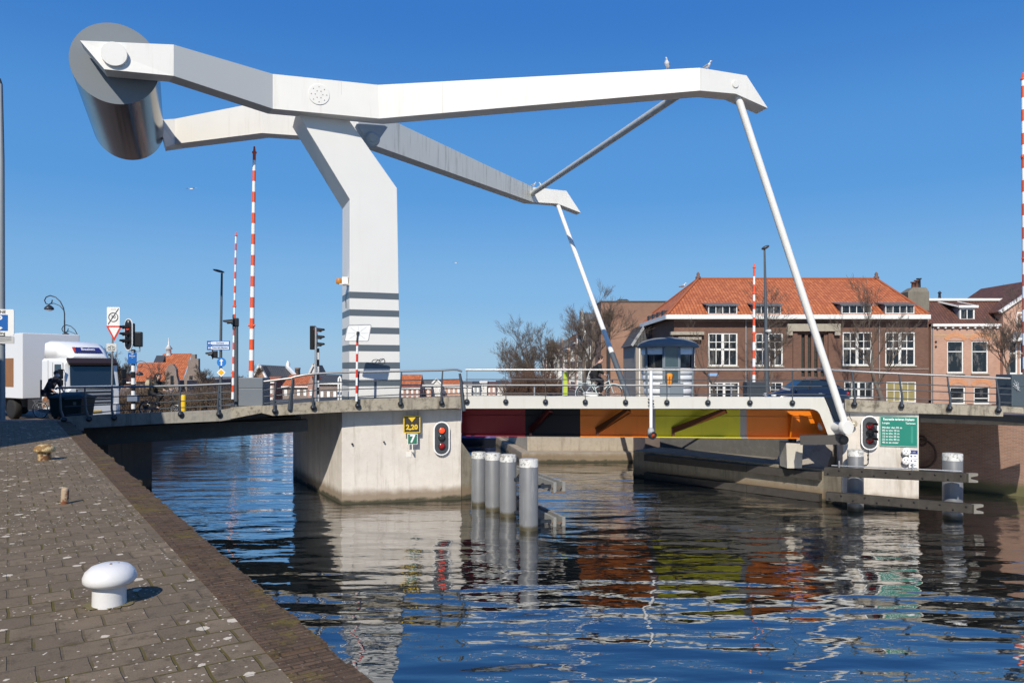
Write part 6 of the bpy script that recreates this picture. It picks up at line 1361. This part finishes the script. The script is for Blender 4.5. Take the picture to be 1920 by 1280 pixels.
b = MB(); s_ = V((d_.y*-1, d_.x, 0)); b.obox(q+UZ*(z(653)+z(716))/2, s_*.36, UZ*(z(653)-z(716))/2, d_*.05); dr_ = b.build('door_glass', M('door_pane', (.05, .08, .09), .06, var=.3, spec=.8), kh)
b = MB(); q2 = q+d_*.06; b.obox(q2+UZ*z(689), s_*.38, UZ*.03, d_*.02); b.obox(q2+s_*.36+UZ*z(684), s_*.03, UZ*.95, d_*.02); b.obox(q2-s_*.36+UZ*z(684), s_*.03, UZ*.95, d_*.02); b.build('door_frame', M('house_blue_grey', (0, 0, 0)), dr_)
b = MB(); b.obox(q2+UZ*z(734), s_*.6, UZ*.5, d_*.04); b.build('door_step_panel', M('house_blue_grey', (0, 0, 0)), kh)
lj = thing('life_jacket', 'orange life jacket hanging on the bridge house door', 'life jacket', at(1256, 724, Y-rr0-.1)); c = at(1255, 711, Y-rr0-.12)
b = MB(); b.loft([[c+V((x, y, zz)) for x, y in ((-w_, .0), (-w_*.6, -.09), (w_*.6, -.09), (w_, .0), (0, .04))] for zz, w_ in ((-.30, .10), (-.2, .17), (.0, .16), (.12, .19), (.26, .20), (.32, .1))], smooth=True); b.build('vest', M('jacket_orange', (.80, .28, .015), .7, var=.2, vs=8), lj)
b = MB(); b.bar(c+V((-.03, -.1, -.28)), c+V((.0, -.1, .15)), .05, .01, (0, 1, 0)); b.build('strap', M('jacket_strap', (.25, .08, .01), .7), lj)
# ---- left far bank
def gable_house(name, label, px0, px1, yb, yeave, yridge, Y, wallm, roofm, front=False, group='houses on the far bank', depth=8, wins=3, floors=2, coping=None, stepped=False, wm=None):
    """front=True: the gable faces us; otherwise the roof slope does"""
    A, B = at(px0, yb, Y), at(px1, yb, Y); w = B.x-A.x; he = EYE+(HZ-yeave)/F*Y-A.z; hr = EYE+(HZ-yridge)/F*(Y+(0 if front else depth/2))-A.z
    t = thing(name, label, 'house', ((A.x+B.x)/2, Y+depth/2, A.z), group); o = A; ux, n_ = V((1, 0, 0)), V((0, -1, 0)); hl = []
    ww = min(1.0, w/wins*.42)
    for f_ in range(floors):
        for k in range(wins):
            u = w*(k+.5)/wins; v0 = he*(.12+f_/floors*.9); v1 = v0+he/floors*.55
            hl.append((u-ww/2, v0, u+ww/2, v1))
    b = MB(); wall(b, o, ux, n_, w, he, hl, .12); block(b, o, ux, n_, w, he, depth)
    if front and not stepped: b.poly([o+UZ*he, o+V((w, 0, he)), o+V((w/2, 0, hr))])
    b.build('wall', wallm, t)
    for q in hl: window(t, o-n_*-.05, ux, n_, q, 2, (.6,), .13, .08, .03, fm=wm, sub=False)
    b = MB()
    if front:
        b.prism([o+V((-.1, .05, he)), o+V((w/2, .05, hr-.1)), o+V((w+.1, .05, he))], V((0, depth, 0))); b.build('roof', roofm, t)
        b = MB()
        if stepped:
            n_s = 5; pts = []
            for k in range(n_s): pts += [(w*.5*k/n_s, he+(hr-he)*k/n_s), (w*.5*k/n_s, he+(hr-he)*(k+1)/n_s)]
            pts = pts+[(w-x, zz) for x, zz in pts[::-1]]; b.prism([o+V((x, -.04, zz)) for x, zz in pts], V((0, .3, 0))); b.build('stepped_gable', coping or wallm, t)
        else:
            b.bar(o+V((-.15, -.05, he)), o+V((w/2, -.05, hr+.1)), .5, .25); b.bar(o+V((w+.15, -.05, he)), o+V((w/2, -.05, hr+.1)), .5, .25); b.build('gable_coping', coping or win_white, t)
    else:
        b.prism([o+V((-.1, -.25, he)), o+V((-.1, depth/2, hr)), o+V((-.1, depth+.2, he))], V((w+.2, 0, 0))); b.build('roof', roofm, t)
        b = MB(); b.bbox((A.x-.1, Y-.35, A.z+he-.14), (B.x+.1, Y-.02, A.z+he+.02)); b.build('gutter', win_white, t)
    return t, o, w, he, hr
Y = 90
chx = thing('church_hall', 'church like building with orange roofs and stepped brick gables at left', 'church', at(320, 770, Y+6))
def roofpoly(name, pts, dv, mat, par): b = MB(); b.prism([at(*p) for p in pts], dv); return b.build(name, mat, par)
roofpoly('roof', [(289, 712, Y), (304, 666.5, Y+5), (358, 666, Y+5), (342, 712, Y)], V((.0, .3, .25)), orange_tile, chx)
roofpoly('slate_roof', [(284, 690, Y+.4), (294, 667, Y+4.9), (310, 667, Y+4.7), (303, 690, Y+.2)], V((0, -.1, .05)), slate, chx)
roofpoly('wing_roof', [(252, 715, Y-4), (258, 684.5, Y-.5), (316, 683.5, Y-.5), (320, 715, Y-4)], V((0, .3, .3)), orange_tile, chx)
b = MB(); b.bbox(at(255, 770, Y-3.6), V((at(375, 0, Y).x, Y+10, at(0, 712, Y).z))); b.build('wall', br_dark, chx)
for pts, dpt in (([(338, 770), (340, 716), (348, 702), (352, 690), (353, 674), (358, 674), (358, 664), (366, 664), (366, 672), (372, 672), (372, 690), (374, 704), (378, 716), (378, 770)], Y-.5), ([(309, 770), (311, 700), (312, 690), (315, 686), (318, 682.5), (324, 682.5), (327, 687), (330, 692), (331, 705), (334, 716), (336, 770)], Y-5)):
    b = MB(); b.prism([at(x, y, dpt) for x, y in pts], V((0, .5, 0))); g_ = b.build('stepped_gable', br_dark, chx)
    b = MB(); x_ = (pts[0][0]+pts[-1][0])/2; b.bbox(at(x_-3, 722, dpt-.06), V((at(x_+3, 0, dpt).x, dpt-.01, at(0, 704, dpt).z))); b.build('gable_window', pane_m, g_)
b = MB(); b.lathe([(.35, 0), (.3, .8), (.5, .9), (.1, 1.4), (.05, 2.2), (0, 2.3)], at(316.5, 667, Y+5), (0, 0, 1), 8); b.build('roof_vent', M('vent_white', (.6, .6, .58), .5), chx)
gb, o, w, he, hr = gable_house('gable_hall', 'brown brick gable house with white coping beside the grey cabinet', 472, 502, 770, 716, 685, 108, br_wall, slate, True, depth=3, wins=1, floors=1)
dh = thing('slate_hall', 'long dark slate roofed hall above the orange roofs left of the tower', 'house', at(520, 760, 110)); roofpoly('roof', [(484, 686, 114), (540, 689, 114), (552, 716, 108.5), (498, 716, 108.5)], V((0, .3, .2)), slate, dh)
b = MB(); b.bbox(at(500, 765, 109), V((at(552, 0, 109).x, 120, at(0, 716, 109).z))); b.build('wall', br_dark, dh); b = MB(); b.bar(at(538, 687, 113.7), at(553, 703, 110), .4, .35); b.lathe([(.2, 0), (.35, .4), (.1, .9), (0, 1)], at(540, 688, 113.5), (0, 0, 1), 8); b.build('gable_coping', win_white, dh)
cy = thing('factory_chimney', 'short round brown brick chimney left of the white gable', 'chimney', at(558, 705, 118)); b = MB(); b.lathe([(.36*118/100, -3), (.34*118/100, 1.3), (.38*118/100, 1.32), (.38*118/100, 1.6), (0, 1.6)], at(558, 708, 118)-UZ*0, (0, 0, 1), 14); b.build('stack', br_dark, cy)
gable_house('red_house', 'red brick house with white windows just right of the grey cabinet', 494, 514, 765, 716, 706, 100, br_red, orange_tile, False, wins=2, depth=6)
gable_house('orange_roof_house', 'low house with orange roof and row of white windows left of the stepped gable', 530, 578, 765, 724, 702, 98, br_dark, orange_tile, False, wins=4, depth=7)
gable_house('stepped_gable_house', 'small red and white stepped gable house behind the striped signal pole', 577, 590, 765, 724, 705, 97, br_red, orange_tile, True, wins=1, stepped=True, depth=6)
gable_house('white_gable_house', 'tall white gable house rising above the rail beside the signal', 581, 596, 765, 702, 683, 112, plaster, slate, True, wins=1, coping=plaster, depth=5)
gable_house('dark_roof_house', 'dark roofed house with large white windows left of the tower foot', 598, 646, 765, 718, 702, 96, br_dark, slate, False, wins=4, floors=1, depth=7)
cols_ = [('far_house', 'orange roofed far house directly right of the tower foot', 750, 787, 727, 702, 130, br_red, orange_tile, False, 4), ('far_house', 'grey roofed far house second from the tower', 788, 808, 727, 712, 134, br_pink, grey_tile, False, 2),
    ('far_house', 'white gabled far house between grey and orange roofs', 808, 829, 722, 711, 136, plaster, slate, True, 2), ('far_house', 'far house with bright orange roof in front of the rail joint', 829, 864, 725, 711, 138, br_pink, orange_tile, False, 4),
    ('far_house', 'pale far house just right of the rail joint', 865, 884, 724, 714, 140, plaster, grey_tile, False, 2), ('far_house', 'grey fronted far house beside the white block', 884, 900, 722, 714, 141, M('grey_front', (.28, .30, .31), .8), slate, False, 2),
    ('far_house', 'white flat fronted far block in the middle of the far bank', 900, 913, 716, 713, 142, plaster, plaster, False, 1), ('far_house', 'far house with rusty roof left of the bare trees', 913, 930, 722, 715, 143, br_red, brown_tile, False, 2), ('far_house', 'dark roofed far house at the foot of the bare trees', 930, 952, 722, 713, 144, plaster, slate, False, 3)]
for nm, lab, p0, p1, ye, yr, Y, wm_, rm_, fr_, wn2 in cols_: gable_house(nm, lab, p0, p1, 752, ye, yr, Y, wm_, rm_, fr_, 'far houses across the water', 6, wn2, 2)
gable_house('far_house', 'low brown far house behind the church roofs at left', 380, 432, 765, 722, 706, 104, br_dark, grey_tile, False, wins=4)
gable_house('far_house', 'pink low far house left of the give way sign', 205, 262, 770, 716, 700, 100, br_wall, brown_tile, False, wins=4)
# house on the quay left of the frame: shades the quay end and the low span
t = thing('quay_house', 'tall brick house on the quay left of the picture, casting shade', 'house', (-26, 6, QZ))
b = MB(); b.bbox((-38, -6, QZ-.1), (-15.6, 19.0, QZ+9.6)); b.build('wall', br_dark, t); b = MB(); b.prism([V((-38.2, -6.2, QZ+9.6)), V((-26.8, -6.2, QZ+11)), V((-15.4, -6.2, QZ+9.6))], V((0, 25.4, 0))); b.build('roof', slate, t)

# ================================================================== TREES
def bare_tree(px, yb, ytop, Y, spread, seed, label, bark, group='bare trees', density=1.0, levels=5, lean=0, trunk_r=None, fork=.28):
    base = at(px, yb, Y); Ht = at(px, ytop, Y).z-base.z; rnd = random.Random(seed); t = thing('bare_tree', label, 'tree', base, group)
    tr, cr = MB(), MB(); r0 = trunk_r or Ht*.022
    def branch(p, d, L, r, lv):
        n = 4 if lv < 2 else 3; pts = [p]; rs = [r]; q = p; dd = d
        for i in range(n):
            dd = (dd+V((rnd.gauss(0, .13), rnd.gauss(0, .13), rnd.gauss(.05, .09)))).normalized(); q = q+dd*L/n; pts.append(q); rs.append(max(.008, r*(1-.62*(i+1)/n)))
        (tr if lv == 0 else cr).tube(pts, rs, (8 if lv == 0 else 5 if lv < 3 else 3), False)
        if lv >= levels: return
        kids = int((3.2 if lv == 0 else 4 if lv < 3 else 4.2)*density+rnd.random())
        for k in range(kids+ (2 if lv == 0 else 0)):
            f_ = rnd.uniform(fork if lv == 0 else .25, 1.0); i = min(n-1, int(f_*n)); pp = pts[i]+(pts[i+1]-pts[i])*(f_*n-i)
            ax = (pts[i+1]-pts[i]).normalized(); a = rnd.uniform(0, 2*math.pi); ang = rnd.uniform(.35, .95)*spread; o1 = ax.orthogonal().normalized(); o2 = ax.cross(o1)
            nd = (ax*math.cos(ang)+(o1*math.cos(a)+o2*math.sin(a))*math.sin(ang)+UZ*.12).normalized()
            branch(pp, nd, L*rnd.uniform(.48, .72)*(1.0 if lv else .85), max(.006, rs[i]*rnd.uniform(.45, .65)), lv+1)
        if lv > 0: branch(pts[-1], dd, L*.6, rs[-1], lv+1)
        else: branch(pts[-1], dd, L*.62, rs[-1], 1)
    branch(base, V((lean, 0, 1)).normalized(), Ht*.52, r0, 0)
    tr.build('trunk', bark, t, fix=False)
    hi = max(p.z for p in cr.v); s = (base.z+Ht)/1.0
    zz_ = sorted(p.z for p in cr.v); hi = zz_[int(len(zz_)*.985)]; k = Ht/(hi-base.z)
    cr.v = [base+(p-base)*k for p in cr.v]
    tro = t.children[0]; tro.scale = (k, k, k)
    cr.build('crown', M('twig_bark', (.14, .105, .08), .9, var=.2), t, fix=False); return t
bark = M('bark_grey', (.13, .11, .09), .9, var=.3, vs=4); bark_d = M('bark_dark', (.075, .06, .05), .9, var=.3, vs=4)
bare_tree(1094, 758, 545, 62, .85, 3, 'tall bare tree before the receding canal houses', bark_d, density=1.05, trunk_r=.24)
bare_tree(1012, 758, 606, 70, .95, 5, 'wide bare tree at the left of the canal house row', bark_d, density=1.0)
bare_tree(1035, 757, 618, 76, .95, 61, 'slim bare tree just behind the wide one left of the houses', bark_d, density=1.05)
bare_tree(988, 757, 628, 80, .95, 63, 'rounded bare tree above the reddish bush', bark_d, density=.97)
bare_tree(1058, 757, 590, 84, .9, 8, 'thin bare tree between the two larger canal side trees', bark_d, density=.95)
bare_tree(972, 757, 640, 96, .9, 12, 'small bare tree farthest left on the right bank', bark_d, density=.95)
bare_tree(1440, 760, 540, 55, .8, 21, 'bare street tree behind the middle lamp post', bark_d, density=.85, levels=5)
bare_tree(1657, 762, 522, 54, .8, 25, 'bare street tree before the right half of the brick hall', bark, density=.85, trunk_r=.22)
bare_tree(1885, 765, 545, 50, .85, 31, 'bare street tree before the gabled house at the right', bark_d, density=.85)
bare_tree(1345, 758, 606, 57, .8, 35, 'slender bare street tree beside the hall window', bark_d, density=.6, levels=4)
bare_tree(222, 778, 662, 58, .9, 41, 'bare tree between truck and traffic light', bark, density=1.0, trunk_r=.16)
bare_tree(300, 778, 690, 62, .9, 44, 'low bare tree behind the long haired cyclist', bark, density=1.0, trunk_r=.12)
bare_tree(385, 775, 692, 66, .95, 47, 'low bare tree left of the round arrow sign', bark, density=1.0, trunk_r=.12)
bare_tree(452, 772, 690, 70, .95, 49, 'low bare tree behind the grey cabinet', bark, density=1.0, trunk_r=.12)
def bush(px0, px1, yb, yt, Y, n, seed, label, col, d=3.0):
    rnd = random.Random(seed); A, B = at(px0, yb, Y), at(px1, yb, Y); Ht = at(0, yt, Y).z-A.z; t = thing('bare_bush', label, 'bush', ((A.x+B.x)/2, Y, A.z), 'bare bushes'); b = MB()
    for k in range(n):
        u = rnd.random(); p = V((A.x+(B.x-A.x)*u, Y+rnd.uniform(-d, d)/2, A.z)); hh = Ht*(.55+.45*math.sin(math.pi*min(.95, max(.05, u))))*rnd.uniform(.6, 1.0)
        q = p; pts = [p]; dd = V((rnd.gauss(0, .3), rnd.gauss(0, .3), 1)).normalized()
        for i in range(3): dd = (dd+V((rnd.gauss(0, .22), rnd.gauss(0, .22), .1))).normalized(); q = q+dd*hh/3; pts.append(q)
        b.tube(pts, [.03, .022, .015, .01], 3, False)
        for j in range(5):
            f_ = rnd.uniform(.2, 1); i = min(2, int(f_*3)); pp = pts[i]+(pts[i+1]-pts[i])*(f_*3-i); e = pp+V((rnd.gauss(0, .35), rnd.gauss(0, .35), rnd.uniform(.0, .6)))*hh*.28; b.tube([pp, (pp+e)/2+V((0, 0, .05)), e], [.013, .011, .008], 3, False)
    b.build('branches', M('bush_twigs_%d' % seed, col, .9, var=.3, vs=3), t, fix=False); return t
bush(205, 345, 778, 708, 52, 420, 1, 'brown leafless bushes behind the long haired cyclist', (.17, .115, .07)); bush(330, 470, 775, 712, 58, 420, 2, 'brown leafless bushes behind the yellow bollard and signs', (.16, .11, .07))
bush(948, 1056, 757, 684, 63, 900, 3, 'reddish brown leafless bush below the bare trees', (.15, .085, .055))

# ================================================================== GULLS
gw_ = M('gull_white', (.80, .80, .79), .6); gg = M('gull_grey', (.32, .34, .37), .6); gy = M('gull_beak', (.65, .40, .05), .5)
def gull(px, py, Y, label, face=-1, s=1.0):
    P = at(px, py, Y); t = thing('gull', label, 'gull', P, 'gulls'); f = V((face, -.6, 0)).normalized(); sd = V((-f.y, f.x, 0)); L = lambda x, y, z_: P+(f*x+sd*y+UZ*z_)*s
    b = MB(); ring = lambda x, z_, ry, rz_: [L(x, ry*math.cos(2*math.pi*k/10), z_+rz_*math.sin(2*math.pi*k/10)) for k in range(10)]
    b.loft([ring(-.24, .16, .01, .015), ring(-.17, .165, .05, .045), ring(-.05, .175, .085, .085), ring(.06, .20, .085, .095), ring(.12, .25, .06, .07), ring(.135, .30, .045, .05), ring(.15, .345, .045, .048), ring(.18, .36, .035, .035), ring(.21, .355, .01, .012)], smooth=True); b.build('body', gw_, t)
    for q in (-1, 1):
        b = MB(); b.loft([[L(x, q*(y+o_), z_+h_) for o_, h_ in ((0, .05), (.012, 0), (0, -.05))] for x, y, z_ in ((.08, .085, .21), (-.05, .09, .19), (-.18, .06, .175), (-.30, .02, .17))], True, True, True); b.build('wing', gg, t)
        b = MB(); b.tube([L(.0, q*.03, .1), L(.0, q*.03, 0)], .008*s, 4); b.build('leg', gy, t)
    b = MB(); b.loft([[L(.205, y, .355+z_) for y, z_ in ((-.012, -.012), (.012, -.012), (0, .014))], [L(.27, y, .345+z_) for y, z_ in ((-.003, -.003), (.003, -.003), (0, .004))]]); b.build('beak', gy, t)
gull(1251, 129.5, 27.8, 'upright gull standing on the near arm, left one of two', -.3, .95); gull(1327.5, 130.2, 27.6, 'smaller hunched gull on the near arm above its bend', .5, .72)
gull(1015, 352, 45.6, 'tiny gull standing on the far arm beside the cross tube', -1, .8); gull(1001, 350.5, 45.7, 'tiny gull on the far arm at its bend', 1, .7)
gull(1281, 541, 66.8, 'gull standing on the left hip of the hall roof', 1, 1.3)
def flyer(px, py, Y, label, s, tilt):
    P = at(px, py, Y); t = thing('gull', label, 'gull', P, 'gulls'); b = MB(); b.ball(P, (.20*s, .07*s, .07*s), 10, 6); b.build('body', gw_, t)
    for q in (-1, 1):
        b = MB(); b.loft([[P+V((x*q+o_, o_*.4, z_+h_))*s for o_, h_ in ((-.07*w_, 0), (0, .012), (.08*w_, 0), (0, -.006))] for x, z_, w_ in ((.02, 0, 1), (.3, .12+tilt*q, 1), (.62, .06+tilt*q*1.5, .3))]); b.build('wing', gg, t)
flyer(359, 354.5, 80, 'white gull flying in the blue left of the tower', 1.0, .03); flyer(855, 493, 120, 'distant gull flying above the middle of the bridge', .9, -.02)
